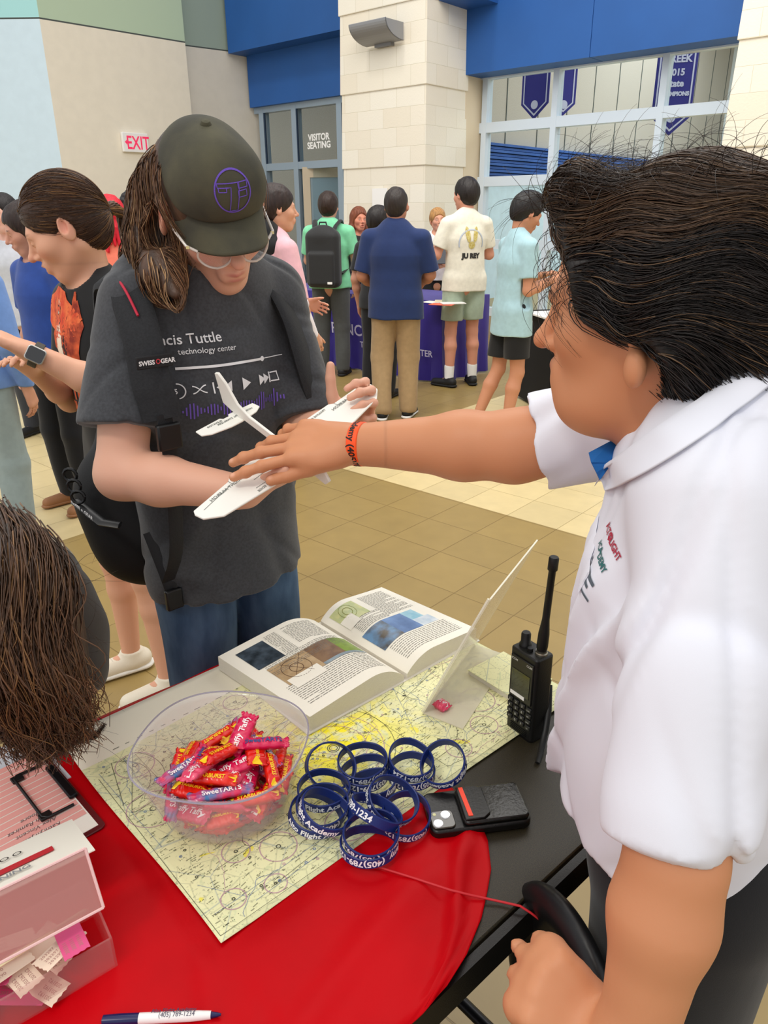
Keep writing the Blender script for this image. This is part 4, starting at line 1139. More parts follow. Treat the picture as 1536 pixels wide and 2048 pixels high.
MB().lathe([(0, 0), (.0045, 0), (.0045, .006), (0, .006)], 12, Matrix.Translation((.001, -.006, Hh))).obj('squelch_knob', M_radd, rd, smooth=True)
MB().lathe([(0, 0), (.0095, 0), (.0095, .003), (.008, .004), (.0085, .007), (0, .007)], 18, Matrix.Translation((.016, .002, Hh))).obj('antenna_connector', mat('steel_ring', '#9a968a', rough=.3, metal=.9), rd, smooth=True)
an = MB(); an.lathe([(0, 0), (.0075, 0), (.0085, .008), (.0082, .03), (.0055, .055), (.0052, .135), (.0072, .137), (.0072, .155), (.006, .157), (0, .157)], 18, Matrix.Translation((.016, .002, Hh + .006)) @ Matrix.Rotation(math.radians(3), 4, 'Y')).obj('antenna', M_radd, rd, smooth=True)
MB().box((0, D_ / 2 + .004, .07), (.022, .008, .10)).obj('belt_clip', M_radd, rd, bevel=.002)
s0 = rd.matrix_world
# wrist strap hanging to the table
p_ = [onz(x, y, z) for x, y, z in ((1096, 1345, .86), (1102, 1362, .84), (1099, 1372, .825))]
q_ = [onz(x, y, z) for x, y, z in ((1099, 1370, .826), (1097, 1420, .80), (1091, 1460, .775), (1082, 1500, .757), (1075, 1526, .7545))]
ws = empty('wrist_strap', tuple(q_[-1])); tag(ws, 'black wrist strap hanging from the radio down onto the black table', 'strap')
MB().tube([tuple(a - q_[-1]) for a in p_], .0008, 6).obj('cord', M_radd, ws, smooth=True)
MB().tube([tuple(a - q_[-1]) for a in q_], [.0045, .005, .005, .0045, .0035], 10, flat=.6).obj('webbing', M_radd, ws, smooth=True)
# pad of chart sheets behind the radio
bl_ = empty('booklet'); tset(bl_, .885, .66, ZT + .0048, -.05); tag(bl_, 'small thick folded chart booklet behind the radio', 'booklet')
MB().box((0, 0, .005), (.09, .11, .010)).obj('pages', M_edge, bl_); MB().box((0, 0, .0108), (.092, .112, .001)).obj('cover', bpy.data.materials['chart_paper'], bl_)
# cracker piece
ck = onz(1140, 1434, ZT); mb = MB(); r_ = random.Random(3); n_ = 22
out = [((.016 if k % 2 else .0175) * math.cos(k / n_ * 6.283) * (1 + r_.uniform(-.12, .15)) , .0075 * math.sin(k / n_ * 6.283) * (1 + r_.uniform(-.2, .25))) for k in range(n_)]
mb.prism(out, .0, .006); o = mb.obj('cracker_piece', mat('baked_cracker', '#e0c08a', rough=.8, color2='#c79a55', vscale=160, bump=.6, bscale=200), bevel=.0015); o.location = tuple(ck); o.rotation_euler = (0.05, 0.05, .15)
tag(o, 'broken piece of cracker on the black table beside the white shirt', 'cracker')
# red cord
pts = [onz(x, y, z) for x, y, z in ((700, 1716, .760), (760, 1735, .7575), (830, 1757, .760), (900, 1780, .7645), (940, 1790, .757), (1000, 1803, .754), (1040, 1812, .7545))] + [onz(1062, 1826, .749), onz(1078, 1838, .742), onz(1081, 1842, .735)]
o = MB().tube([tuple(p) for p in pts], .0014, 8).obj('elastic_cord', mat('red_cord', '#c9222b', rough=.5), smooth=True); tag(o, 'thin red cord running from the wristbands over the table edge', 'cord')

# ---- clipboard with pink sign-up form
c0 = onz(203, 1655, .757); c1 = onz(85, 1515, .757); ex_ = nrm(c1 - c0); wv = np.array([-ex_[1], ex_[0], 0]); 
cb = empty('clipboard', tuple(c0), math.atan2(ex_[1], ex_[0])); tag(cb, 'clipboard holding a pink ruled sign-up form, on the red cloth', 'clipboard')
CL, CW = .205, .32    # x along c0->c1, y to the left (away from the bowl)
MB().prism(rrect(-.004, -.006, CL + .004, CW, .008), 0, .003).obj('board', mat('dark_red_board', '#5b0d14', rough=.35), cb, bevel=.001)
MB().prism([(0.004, .002), (CL - .004, .002), (CL - .004, CW - .01), (0.004, CW - .01)], .003, .0036).obj('form_sheet', mat('form_paper', '#f3ece0', rough=.6), cb)
pk_ = MB()
for k in range(14): pk_.add([(.034 + k * .0125, .004, .0039), (.034 + k * .0125 + .0108, .004, .0039), (.034 + k * .0125 + .0108, .15, .0039), (.034 + k * .0125, .15, .0039)], [(0, 1, 2, 3)]); pk_.add([(.034 + k * .0125, .155, .0039), (.034 + k * .0125 + .0108, .155, .0039), (.034 + k * .0125 + .0108, .29, .0039), (.034 + k * .0125, .29, .0039)], [(0, 1, 2, 3)])
pk_.obj('pink_rows', mat('pink_rows', '#e9a49b', rough=.6), cb)
t_ = MB()
for s_, x_, y_, sz in (('NAME', .024, .06, .011), ('EVENT', .010, .06, .011), ('Kathryn Jones', .037, .035, .010), ('Alex Vincent', .050, .035, .010), ('Noah Ramirez', .0625, .035, .010), ('Moore', .075, .045, .010)):
    text_on(t_, s_, sz, ((x_ + .002, y_, .0042), (0, 1, 0), (-1, 0, 0)) if False else ((x_ + .009, y_, .0042), (0, 1, 0), (-1, 0, 0)), shear=.3)
t_.obj('writing', mat('pen_ink', '#6d5254', rough=.7), cb)
cl = MB(); cl.box((.115, .004, .0075), (.085, .012, .006)); clp = cl.obj('clip', M_blackm, cb, bevel=.002)
MB().tube([(.06, .010, .006), (.06, .045, .0075), (.066, .050, .0075), (.165, .050, .0075), (.171, .045, .0075), (.171, .010, .006)], .0022, 8).obj('clip_wire', M_blackp, cb, smooth=True)
for q in (.066, .165): MB().box((q, .046, .007), (.013, .016, .004)).obj('clip_pad', M_blackp, cb, bevel=.001)

# ---- acrylic ticket box with a card holder lid
P0 = onz(232, 1938, .752); P1 = onz(45, 2048, .752); d1 = nrm(P1 - P0); d2 = np.array([-d1[1], d1[0], 0])
if d2[1] < 0: d2 = -d2
bx_ = empty('ticket_box', tuple(P0), 0); tag(bx_, 'clear acrylic box of raffle tickets with slanted lid on the red cloth', 'box')
M_acb = mat('clear_box_acrylic', '#d9a6a2', rough=.06, alpha=.20, spec=.5)
M_lid = mat('box_lid_acrylic', '#c98d85', rough=.08, alpha=.62, spec=.4)
def P(a, b_, c): return d1 * a + d2 * b_ + np.array([0, 0, c])
def quadslab(name, p, m, th_=.0025, parent=bx_):
    p = [np.array(q, float) for q in p]; n_ = nrm(np.cross(p[1] - p[0], p[3] - p[0])) * th_
    vs = [tuple(q) for q in p] + [tuple(q + n_) for q in p]
    return MB().add(vs, [(0, 3, 2, 1), (4, 5, 6, 7), (0, 1, 5, 4), (1, 2, 6, 5), (2, 3, 7, 6), (3, 0, 4, 7)]).obj(name, m, parent)
LB, DB, HB_ = .22, .075, .062
quadslab('box_front', [P(0, 0, 0), P(LB, 0, 0), P(LB, 0, .045), P(0, 0, .045)], M_acb)
quadslab('box_back', [P(0, DB, 0), P(LB, DB, 0), P(LB, DB, HB_), P(0, DB, HB_)], M_acb)
quadslab('box_end', [P(0, 0, 0), P(0, DB, 0), P(0, DB, HB_), P(0, 0, .045)], M_acb)
quadslab('box_end', [P(LB, 0, 0), P(LB, DB, 0), P(LB, DB, HB_), P(LB, 0, .045)], M_acb)
quadslab('box_floor', [P(0, 0, 0), P(LB, 0, 0), P(LB, DB, 0), P(0, DB, 0)], M_acb)
lb_ = [P(-.004, .022, .068), P(LB, .022, .068), P(LB, .056, .124), P(-.004, .056, .124)]
quadslab('lid', lb_, M_lid)
mb = MB(); 
for a, b_ in ((0, 1), (1, 2), (2, 3), (3, 0)): mb.tube([tuple(lb_[a]), tuple(lb_[b_])], .0016, 6)
mb.obj('lid_edge', mat('polished_acrylic_edge', '#f0c8c4', rough=.15), bx_, smooth=True)
M_tk = mat('cream_ticket', '#f3ddc6', rough=.6); M_tkp = mat('pink_ticket', '#e2588c', rough=.6)
rr = random.Random(8)
for k in range(22):
    o = MB(); l_, w_ = .05, .026; saw = []
    for i in range(9): saw.append((-l_ / 2 + (.0012 if i % 2 else 0), -w_ / 2 + w_ * i / 8))
    for i in range(9): saw.append((l_ / 2 + (.0012 if i % 2 else 0), w_ / 2 - w_ * i / 8))
    o.prism(saw, 0, .0004); root = o.obj('raffle_ticket', M_tk if k % 4 else M_tkp)
    a_, b_ = rr.uniform(.03, LB - .03), rr.uniform(.018, DB - .018); zz_ = .006 + .0022 * k
    root.location = tuple(P0 + P(a_, b_, zz_)); root.rotation_euler = (rr.uniform(-.25, .25), rr.uniform(-.3, .3), rr.uniform(0, 3))
    t_ = MB()
    for q in range(3): text_on(t_, '%06d' % (203171 + k * 7), .0055, ((-.018, -.008 + q * .007, .0006), (1, 0, 0), (0, 1, 0)))
    t_.obj('printed_number', mat('ticket_ink', '#b98a80', rough=.7), root)
    tag(root, ('cream' if k % 4 else 'pink') + ' raffle ticket lying loose in the clear box', 'ticket', 'cream raffle tickets in the clear box' if k % 4 else 'pink raffle tickets in the clear box')
# white pencil lying in the box
pn = MB().tube([tuple(P0 + P(.01, .03, .068)), tuple(P0 + P(.014, .03, .068)), tuple(P0 + P(.15, .018, .064))], [.0005, .0028, .0028], 6).obj('pencil', mat('pale_pencil', '#f0e6b8', rough=.5), smooth=True); tag(pn, 'pale yellow pencil resting on the tickets in the clear box', 'pencil')
# brochure leaning behind the lid
br_ = empty('brochure', tuple(P0)); tag(br_, 'flight academy brochure with red band and upside-down lettering behind the box lid', 'brochure')
b0, b1, b2, b3 = P(.006, .082, .135), P(.215, .082, .135), P(.215, .150, .080), P(.006, .150, .080)
b0 = onz(190, 1699, .835) - P0; b1 = b0 + d1 * .22; e2_ = nrm(d2 * .9 + np.array([0, 0, -.32])) * .115; b2 = b1 + e2_; b3 = b0 + e2_
quadslab('card', [b0, b1, b2, b3], mat('brochure_paper', '#f7f2e4', rough=.45), .0012, br_)
bn = nrm(np.cross(b1 - b0, b3 - b0)); bn = bn if bn[2] > 0 else -bn
def bq(a0, a1, c0_, c1_, m, name):
    X_ = nrm(b1 - b0); Y_ = nrm(b3 - b0); p = [b0 + X_ * a + Y_ * c + bn * .0016 for a, c in ((a0, c0_), (a1, c0_), (a1, c1_), (a0, c1_))]
    return MB().add([tuple(q) for q in p], [(0, 1, 2, 3)]).obj(name, m, br_)
bq(.035, .22, .046, .060, mat('brochure_red', '#c42430', rough=.45), 'red_band')
X_ = nrm(b1 - b0); Y_ = nrm(b3 - b0)
def btext(s_, a, c, sz, m, name, bold=.0003):
    t_ = MB(); text_on(t_, s_, sz, (b0 + X_ * a + Y_ * c + bn * .002, X_, -Y_), bold=bold); return t_.obj(name, m, br_)
# the card is read from across the table, so its lettering is upside down from here
def btextf(s_, a, c, sz, m, name, bold=.0003):
    t_ = MB(); text_on(t_, s_, sz, (b0 + X_ * a + Y_ * c + bn * .0024, -X_ * -1 if False else X_ * 1.0, Y_ * -1.0), bold=bold); return t_.obj(name, m, br_)
M_bred = mat('brochure_red_ink', '#c42430'); M_bnav = mat('brochure_navy_ink', '#23304f'); M_bout = mat('brochure_grey_ink', '#8b8d90'); M_bw = mat('brochure_white_ink', '#fdf6ee')
FX = -X_; FY = Y_
def bt(s_, a, c, sz, m, name, bold=.0003):
    t_ = MB(); text_on(t_, s_, sz, (b0 + X_ * a + Y_ * c + bn * .0026, FX, FY), bold=bold); return t_.obj(name, m, br_)
FX, FY = -X_, Y_
bt('ALTO', .18, .004, .016, M_bred, 'lettering'); bt('ACADEMY', .20, .018, .014, M_bnav, 'lettering')
bt('FLIGHT TRAINING', .17, .030, .013, M_bout, 'lettering'); bt('CAREERS', .14, .0475, .010, M_bw, 'lettering'); bt('COMPLETE TRAINING', .17, .064, .008, M_bnav, 'lettering')
dots = MB()
for k in range(4):
    c_ = b0 + X_ * (.07 + k * .014) + Y_ * .082 + bn * .0022
    ring = [c_ + (X_ * math.cos(t) + Y_ * math.sin(t)) * .005 for t in np.linspace(0, 6.283, 17)[:-1]]; ri = [c_ + (X_ * math.cos(t) + Y_ * math.sin(t)) * .0036 for t in np.linspace(0, 6.283, 17)[:-1]]
    dots.add([tuple(q) for q in ring + ri], [(i, (i + 1) % 16, 16 + (i + 1) % 16, 16 + i) for i in range(16)])
dots.obj('icons', M_blackp, br_)

# ---- pen
q0 = onz(442, 2029, .7575); q1 = onz(180, 2042, .7575); pd = nrm(q1 - q0); pl_ = .118
pe = empty('ballpoint_pen', tuple(q0), math.atan2(pd[1], pd[0])); tag(pe, 'white and navy ballpoint pen lying on the red cloth at the near edge', 'pen')
def pen_l(prof_, name, m): return MB().lathe(prof_, 18, Matrix.Rotation(math.pi / 2, 4, 'Y')).obj(name, m, pe, smooth=True)
M_nv = mat('navy_plastic', '#181c50', rough=.25)
pen_l([(0, 0), (.0012, 0), (.0022, .004), (.0032, .010), (0, .010)], 'pen_tip', M_nv); pen_l([(0, .010), (.0038, .010), (.0050, .03), (.0052, .082), (0, .082)], 'barrel', mat('white_gloss_plastic', '#f3f1ee', rough=.2)); pen_l([(0, .082), (.0052, .082), (.0054, .100), (.0048, .118), (0, .120)], 'grip', M_nv)
t_ = MB(); text_on(t_, '(405) 789-1234', .0058, ((.062, .0028, .0047), (-1, 0, 0), (0, -1, .35))); text_on(t_, 'Alto Flight Academy', .0055, ((.070, -.0020, .0052), (-1, 0, 0), (0, -1, -.1)), bold=.0001); t_.obj('lettering', mat('pen_print', '#3a3550'), pe)
# white sheet at the far left of the table
o = MB().prism([(0, 0), (.10, 0), (.10, .14), (0, .14)], 0, .004).obj('paper_stack', mat('cool_white_paper', '#cfd4dc', rough=.6)); tset(o, .13, .93, ZT + .002, .06); tag(o, 'small stack of white paper at the far left edge of the table', 'paper')

# ---- black chair, only the top of its back shows
cc = onz(1143, 1830, .80)
chr_ = empty('black_chair', (cc[0], cc[1], 0), math.radians(-70)); tag(chr_, 'black chair with rounded plastic back beside the table', 'chair')
M_chair = mat('black_chair_plastic', '#101011', rough=.4)
s = Sdf()
s.ell((0, 0, .665), (.115, .03, .14), k=.01); s.ell((0, -.045, .665), (.13, .05, .135), op='-', k=.01)
v, f = s.mesh(.004); mesh_obj('backrest', v, f, M_chair, chr_)
s = Sdf(); s.ell((0, -.20, .44), (.20, .20, .03), k=.01); v, f = s.mesh(.008); mesh_obj('seat', v, f, M_chair, chr_)
MB().tube([(0, .025, .56), (0, .03, .46), (0, -.03, .42), (0, -.15, .41)], .014, 8).obj('back_bar', M_blackm, chr_, smooth=True)
for sx in (-1, 1):
    for sy in (-.05, -.34): MB().tube([(sx * .14, sy, .42), (sx * .19, sy + (.04 if sy > -.1 else -.04), .01)], .012, 8).obj('leg', M_blackm, chr_, smooth=True)
# ------------------------------------------------------------------ people: shared builders
M_skin = mat('skin', '#ffffff', rough=.5, attr=True, sss=.12, bump=.12, bscale=350, bdist=.0006, spec=.4)
M_hair = mat('hair_strands', '#ffffff', rough=.42, attr=True, spec=.5)
M_hairb = mat('hair_mass', '#ffffff', rough=.5, attr=True, bump=.9, bscale=70, bdist=.006, stretch=(1, 1, .18), var=.35, vscale=60)
def cloth_mat(name, c, var=.05, rough=.85, **kw): return mat(name, c, rough=rough, sheen=.15, bump=.18, bscale=900, bdist=.0008, var=var, vscale=30, **kw)
def frame(yaw=0.0, pitch=0.0, roll=0.0):
    """columns: right, forward, up. yaw turns right (clockwise seen from above), pitch nods down"""
    return rotm(0, 0, -yaw) @ rotm(-pitch, 0, 0) @ rotm(0, roll, 0)
def head_sdf(S, c, R, s=1.0, jaw=1.0, nose=1.0, open_=0.0, ears=True, cheek=1.0):
    c = np.array(c, float)
    P_ = lambda x, y, z: c + R @ (np.array([x, y, z]) * s)
    V3 = lambda *a: [q * s for q in a]
    S.ell(P_(0, -.014, .030), V3(.076, .096, .084), R, k=.02 * s)
    S.ell(P_(0, .020, -.030), V3(.064 * jaw, .074, .075), R, k=.03 * s)
    S.cap(P_(0, .066, -.096), P_(0, .060, -.092), .021 * s, .024 * s, k=.03 * s)
    for q in (-1, 1):
        S.cap(P_(q * .050 * jaw, -.010, -.055), P_(q * .012, .058, -.098), .020 * s, .018 * s, k=.03 * s)
        S.ell(P_(q * .040, .060, -.028), V3(.022, .022, .020), R, k=.03 * s)
    S.cap(P_(-.034, .080, .014), P_(.034, .080, .014), .012 * s, k=.022 * s)
    for q in (-1, 1): S.ell(P_(q * .031, .101, -.006), V3(.017, .014, .012), R, k=.014 * s, op='-')
    S.cap(P_(0, .088, .004), P_(0, .104 + .007 * nose, -.028), .0075 * s, .0100 * s, k=.016 * s)
    S.ell(P_(0, .108 + .007 * nose, -.033), V3(.0105, .010, .009), R, k=.008 * s)
    for q in (-1, 1): S.ell(P_(q * .012, .099, -.038), V3(.0075, .009, .0065), R, k=.007 * s)
    for q in (-1, 1): S.ell(P_(q * .0065, .106, -.0455), V3(.0032, .005, .003), R, k=.002 * s, op='-')
    S.ell(P_(0, .090, -.066), V3(.026, .012, .018), R, k=.014 * s)
    S.cap(P_(-.018, .0925, -.0625), P_(0, .1010, -.0600), .0042 * s, .0052 * s, k=.006 * s); S.cap(P_(.018, .0925, -.0625), P_(0, .1010, -.0600), .0042 * s, .0052 * s, k=.006 * s)
    S.cap(P_(-.015, .091, -.0725 - open_), P_(.015, .091, -.0725 - open_), .0055 * s, k=.007 * s); S.ell(P_(0, .0965, -.0725 - open_), V3(.011, .006, .0055), R, k=.006 * s)
    if open_: S.ell(P_(0, .100, -.0665 - open_ * .5), V3(.013, .010, .002 + open_ * .6), R, k=.002 * s, op='-')
    for q in (-1, 1):
        S.ell(P_(q * .031, .0800, -.005), V3(.0135, .0125, .0115), R, k=.003 * s)      # lids over the eyeball
        if ears:
            Re = R @ rotm(0, 0, q * -.45) @ rotm(.18, 0, 0)
            S.ell(P_(q * .080, -.010, -.008), V3(.009, .021, .033), Re, k=.007 * s)
            S.ell(P_(q * .088, -.004, -.003), V3(.006, .010, .017), Re, k=.004 * s, op='-')
def head_spots(c, R, s, skin, lips='#b9605a', brow='#3a281e', eye='open', blush='#e08a78', bl=.35):
    c = np.array(c, float); P_ = lambda x, y, z: c + R @ (np.array([x, y, z]) * s); V3 = lambda *a: [q * s for q in a]
    sp = [(P_(0, .104, -.0615), V3(.024, .012, .0052), lips, .75, R), (P_(0, .100, -.0735), V3(.020, .014, .0056), lips, .7, R)]
    for q in (-1, 1):
        sp.append((P_(q * .040, .072, -.036), V3(.026, .03, .022), blush, bl, R))
        Rb = R @ rotm(0, q * .12, 0)
        sp.append((P_(q * .033, .090, .0195), V3(.019, .03, .0042), brow, .9, Rb))
        sp.append((P_(q * .082, -.006, -.006), V3(.014, .026, .034), blush, bl * .8, R))
        if eye == 'open':
            sp.append((P_(q * .031, .092, -.005), V3(.0112, .009, .0056), '#efe9e4', 1.0, R)); sp.append((P_(q * .031, .094, -.005), V3(.0055, .009, .0058), '#2c1c14', 1.0, R))
        sp.append((P_(q * .031, .092, .0008 if eye == 'open' else -.0075), V3(.0135, .010, .0022), '#2a1a14', .85, R))
    sp.append((P_(0, .115, -.034), V3(.016, .016, .014), blush, bl, R))
    return sp
def hand_sdf(S, wrist, F, N, side, s=1.0, curl=(.35, .45, .3), spread=.06, thumb=(.6, .25), flip=1, curls=None, k=.006, thumb_dir=None, bend_extra=0):
    """F fingers' direction, N out of the back of the hand, side: which way the thumb lies (unit vector is side*cross(F,N))"""
    F = nrm(F); N = nrm(np.array(N, float) - F * (np.array(N, float) @ F)); T = np.cross(F, N) * side
    W = np.array(wrist, float); tips = []
    S.ell(W + F * .045 * s + T * .002 * s, [.049 * s, .040 * s, .0145 * s], np.stack([F, T, N], 1), k=.012 * s)
    S.cap(W + F * .015 * s + T * .018 * s, W + F * .080 * s + T * .030 * s, .0125 * s, .011 * s, k=.012 * s)
    S.cap(W + F * .015 * s - T * .018 * s, W + F * .074 * s - T * .030 * s, .0125 * s, .0105 * s, k=.012 * s)
    S.cap(W - F * .02 * s, W + F * .02 * s, .024 * s, .026 * s, k=.02 * s, n=N, fl=1.35)
    lens = [(.043, .025, .020), (.047, .029, .021), (.044, .027, .020), (.034, .020, .018)]
    for i in range(4):
        a = 1.5 - i
        base = W + F * (.084 - (.000, -.003, .001, .009)[i]) * s + T * (.0205 * a) * s
        d = nrm(F + T * spread * a); cu = curls[i] if curls else curl
        rr_ = (.0086, .0089, .0084, .0074)[i] * s
        S.cap(base - F * .02 * s, base, rr_ * 1.1, rr_ * 1.08, k=.010 * s)
        p = base; ang = 0
        for j in range(3):
            ang += cu[j]; dd = d * math.cos(ang) - N * math.sin(ang)
            q = p + dd * lens[i][j] * s
            S.cap(p, q, rr_ * (1.0 - .07 * j), rr_ * (.95 - .09 * j), k=.003 * s)
            S.ell(p, [rr_ * 1.06] * 3, k=.003 * s)
            p = q
        tips.append((p, dd, N))
    tb_ = W + F * .022 * s + T * .022 * s - N * .004 * s
    if thumb_dir is None: td = nrm(F * math.cos(thumb[0]) + T * math.sin(thumb[0]) - N * thumb[1])
    else: td = nrm(thumb_dir)
    t1 = tb_ + td * .042 * s; td2 = nrm(td + F * .25); t2 = t1 + td2 * .032 * s; td3 = nrm(td2 + F * .15); t3 = t2 + td3 * .025 * s
    S.cap(tb_, t1, .0155 * s, .0115 * s, k=.014 * s); S.cap(t1, t2, .0112 * s, .0100 * s, k=.004 * s); S.cap(t2, t3, .0100 * s, .0082 * s, k=.003 * s)
    return tips + [(t3, td3, N)]
def nails(tips, s=1.0, col='#f0b9a4'):
    return [(p + N_ * .006 * s, [.0062 * s, .0062 * s, .005 * s], col, .8) for p, d, N_ in tips]

def hair_cap(S, c, R, s=1.0, grow=.010, front=.072, low=-.03, back=.0, k=.01):
    c = np.array(c, float); P_ = lambda x, y, z: c + R @ (np.array([x, y, z]) * s); g = grow
    S.ell(P_(0, -.016, .034), [(.078 + g) * s, (.096 + g) * s, (.086 + g) * s], R, k=k)
    S.ell(P_(0, -.045, -.005), [(.070 + g) * s, (.066 + g) * s, (.080 + g) * s], R, k=.03 * s)
def hair_cut(S, c, R, s=1.0, face_y=.048, face_z=.055, neck_z=-.085, side_z=-.03):
    """open the hair at the face, the ears and the nape"""
    c = np.array(c, float); P_ = lambda x, y, z: c + R @ (np.array([x, y, z]) * s)
    S.ell(P_(0, .105, -.040), [.092 * s, .066 * s, .092 * s], R, k=.008 * s, op='-')
    S.cut(P_(0, 0, neck_z), R @ np.array([0, .25, -1.0]), k=.012 * s)
    for q in (-1, 1): S.ell(P_(q * .095, .014, -.055), [.032 * s, .040 * s, .052 * s], R, k=.008 * s, op='-')

def stand_person(label, x, y, az, H, skin='#d9a58a', top=('#777777', 'tee'), bottom=('#333333', 'trousers'), shoe='#222222', sole=None, socks=None,
                 hair=('#2a1c14', 'short'), head=(0, 0, 0), arms=None, legs=None, w=1.0, lean=0.0, res=.008, face=None, hres=None, group=None, hem=.86, hs=1.06, top_len=None, cat='person', sl=.62, parts=None):
    k = H / 1.75
    root = empty('person', (x, y, 0), -math.radians(az)); tag(root, label, cat, group)
    hip = np.array([0, 0, .95])
    RL = rotm(-lean, 0, 0)
    def B_(p, amt=1.0):
        p = np.array(p, float)
        return (hip + RL @ (p - hip) if p[2] > .95 else p) * k
    hy, hp, hr = head
    hc = B_((0, .03, 1.632)) + np.array([0, .02 * math.sin(hp) * k, -.01 * math.sin(hp) * k]); HR = frame(hy, hp + lean * .3, hr)
    arms = arms or {}
    A = {}
    for nm, q in (('L', -1), ('R', 1)):
        sh = B_((q * .178 * w, -.005, 1.395))
        el, wr, F_, N_, cu = arms.get(nm, (None,) * 5)
        if el is None: el, wr = (q * .235 * w, -.03, 1.12), (q * .235 * w, .05, .875)
        el = np.array(el, float) * k if arms.get(nm) else B_(el); wr = np.array(wr, float) * k if arms.get(nm) else np.array(wr) * k
        if F_ is None: F_ = wr - el
        if N_ is None: N_ = (q, 0, .2)
        A[nm] = (sh, el, wr, np.array(F_, float), np.array(N_, float), cu or (.35, .4, .3))
    legs = legs or {}
    Lg = {}
    for nm, q in (('L', -1), ('R', 1)):
        kn, an, toe = legs.get(nm, ((q * .105, .02, .49), (q * .11, -.02, .085), (q * .13, .13, .03)))
        Lg[nm] = tuple(np.array(v, float) * k for v in ((q * .09, 0, .92), kn, an, toe))
    # body, one continuous surface
    S = Sdf()
    S.chain([B_((0, 0, .93)), B_((0, .0, 1.08)), B_((0, 0, 1.30)), B_((0, 0, 1.39))], [.135 * w * k, .125 * w * k, .150 * w * k, .12 * k], k=.03 * k, n=RL @ np.array([0, 1, 0]), fl=1.45)
    S.cap(B_((-.14 * w, 0, 1.40)), B_((.14 * w, 0, 1.40)), .052 * k, k=.04 * k)
    S.cap(B_((0, -.012, 1.42)), hc + HR @ np.array([0, -.022, -.07]) * k, .058 * k * min(w, 1.1), .053 * k * min(w, 1.1), k=.035 * k)
    for nm, q in (('L', -1), ('R', 1)):
        sh, el, wr, F_, N_, cu = A[nm]
        S.chain([sh, el], [.050 * k * w, .040 * k * w], k=.02 * k); S.cap(el, el + (wr - el) * .35, .039 * k * w, .040 * k * w, k=.02 * k); S.cap(el + (wr - el) * .35, wr, .040 * k * w, .026 * k, k=.02 * k)
        hp_, kn, an, toe = Lg[nm]; lf = .82 if bottom[1] == 'trousers' else .97
        S.chain([hp_, kn], [.078 * k * w * lf, .055 * k * w * lf], k=.02 * k); S.cap(kn, kn + (an - kn) * .3 + np.array([0, -.010, 0]) * k, .053 * k * w * lf, .056 * k * w * lf, k=.02 * k); S.cap(kn + (an - kn) * .3 + np.array([0, -.010, 0]) * k, an, .056 * k * w * lf, .034 * k, k=.02 * k)
        S.cap(an - np.array([0, .0, .03]) * k, toe, .034 * k, .028 * k, k=.02 * k)
    head_sdf(S, hc, HR, k * hs, **(face.get('sdf', {}) if face else {}))
    tips = []
    for nm, q in (('L', -1), ('R', 1)):
        sh, el, wr, F_, N_, cu = A[nm]
        tips += hand_sdf(S, wr, F_, N_, q * -1, k, curl=cu)
    fs_ = face or {}
    spots = head_spots(hc, HR, k * hs, skin, **{a: b_ for a, b_ in fs_.items() if a in ('lips', 'brow', 'eye', 'blush', 'bl')})
    lo, hi = S.bounds()
    if hres:
        r_ = .13 * k
        zc = hc[2] - .105 * k
        pcs = [S.mesh(res, lo, (hi[0], hi[1], zc + res)), S.mesh(hres, (lo[0], lo[1], zc), hi)]
        for nm in A:
            wr = A[nm][2]
        v, f = join_pieces(pcs)
    else: v, f = S.mesh(res)
    body = mesh_obj('body', v, f, M_skin, root, cols=paint(v, skin, spots))
    # clothes
    tcol, tkind = top; C = Sdf()
    n_ = RL @ np.array([0, 1, 0])
    htop = hem
    st = [B_((0, -.004, 1.40)), B_((0, 0, 1.28)), B_((0, 0, 1.08)), B_((0, .0, .951)), np.array([0, 0, min(htop - .05, .85)]) * k]
    C.chain(st, [.135 * k * w, .182 * k * w, .172 * k * w, .180 * k * w, .188 * k * w], k=.03 * k, n=n_, fl=1.42)
    C.cap(B_((-.135 * w, -.004, 1.405)), B_((.135 * w, -.004, 1.405)), .062 * k, k=.045 * k)
    C.cap(B_((0, -.012, 1.40)), B_((0, -.008, 1.462)), .078 * k, .066 * k, k=.03 * k)
    for nm, q in (('L', -1), ('R', 1)):
        hp_, kn, an, toe = Lg[nm]; C.cap(hp_ + np.array([0, 0, .02]) * k, hp_ + (kn - hp_) * .45, .108 * k * w, .110 * k * w, k=.03 * k)
        sh, el, wr, *_ = A[nm]; d = el - sh
        if tkind == 'long':
            C.chain([sh, el, wr - (wr - el) * .05], [.066 * k * w, .052 * k * w, .036 * k], k=.02 * k)
            C.cut(wr, wr - el, k=.003) if False else None
        elif tkind == 'tee':
            e_ = sh + d * sl; C.capcut(sh, e_ + d * .4, .064 * k * w, .068 * k * w, e_ + nrm(d) * .03 * k, d, k=.03 * k)
    Cx = Sdf(); Cx.p = list(C.p)
    # necklines, hems, cuffs
    Cx.cut((0, 0, htop * k), (0, 0, -1), k=.006)
    for nm, q in (('L', -1), ('R', 1)):
        sh, el, wr, *_ = A[nm]; d = nrm(el - sh)
        if tkind == 'tee':
            e_ = sh + (el - sh) * sl
            Cx.cap(e_ + d * .055 * k, e_ + d * .2 * k, .050 * k * w, .054 * k * w, k=.003, op='-')
    nk = B_((0, .0, 1.475)); Cx.ell(nk + n_ * .035 * k + np.array([0, 0, .02]) * k, [.070 * k, .070 * k, .055 * k], k=.006, op='-')
    Cx.disp = wob(int(abs(x * 100) + y * 10), 22, .0035 * k * 2, stretch=(1, 1, .55))
    v, f = Cx.mesh(res * .9); mesh_obj('shirt' if tkind != 'hoodie' else 'hoodie', v, f, cloth_mat('cloth_' + tcol.strip('#'), tcol), root)
    bcol, bkind = bottom; D = Sdf()
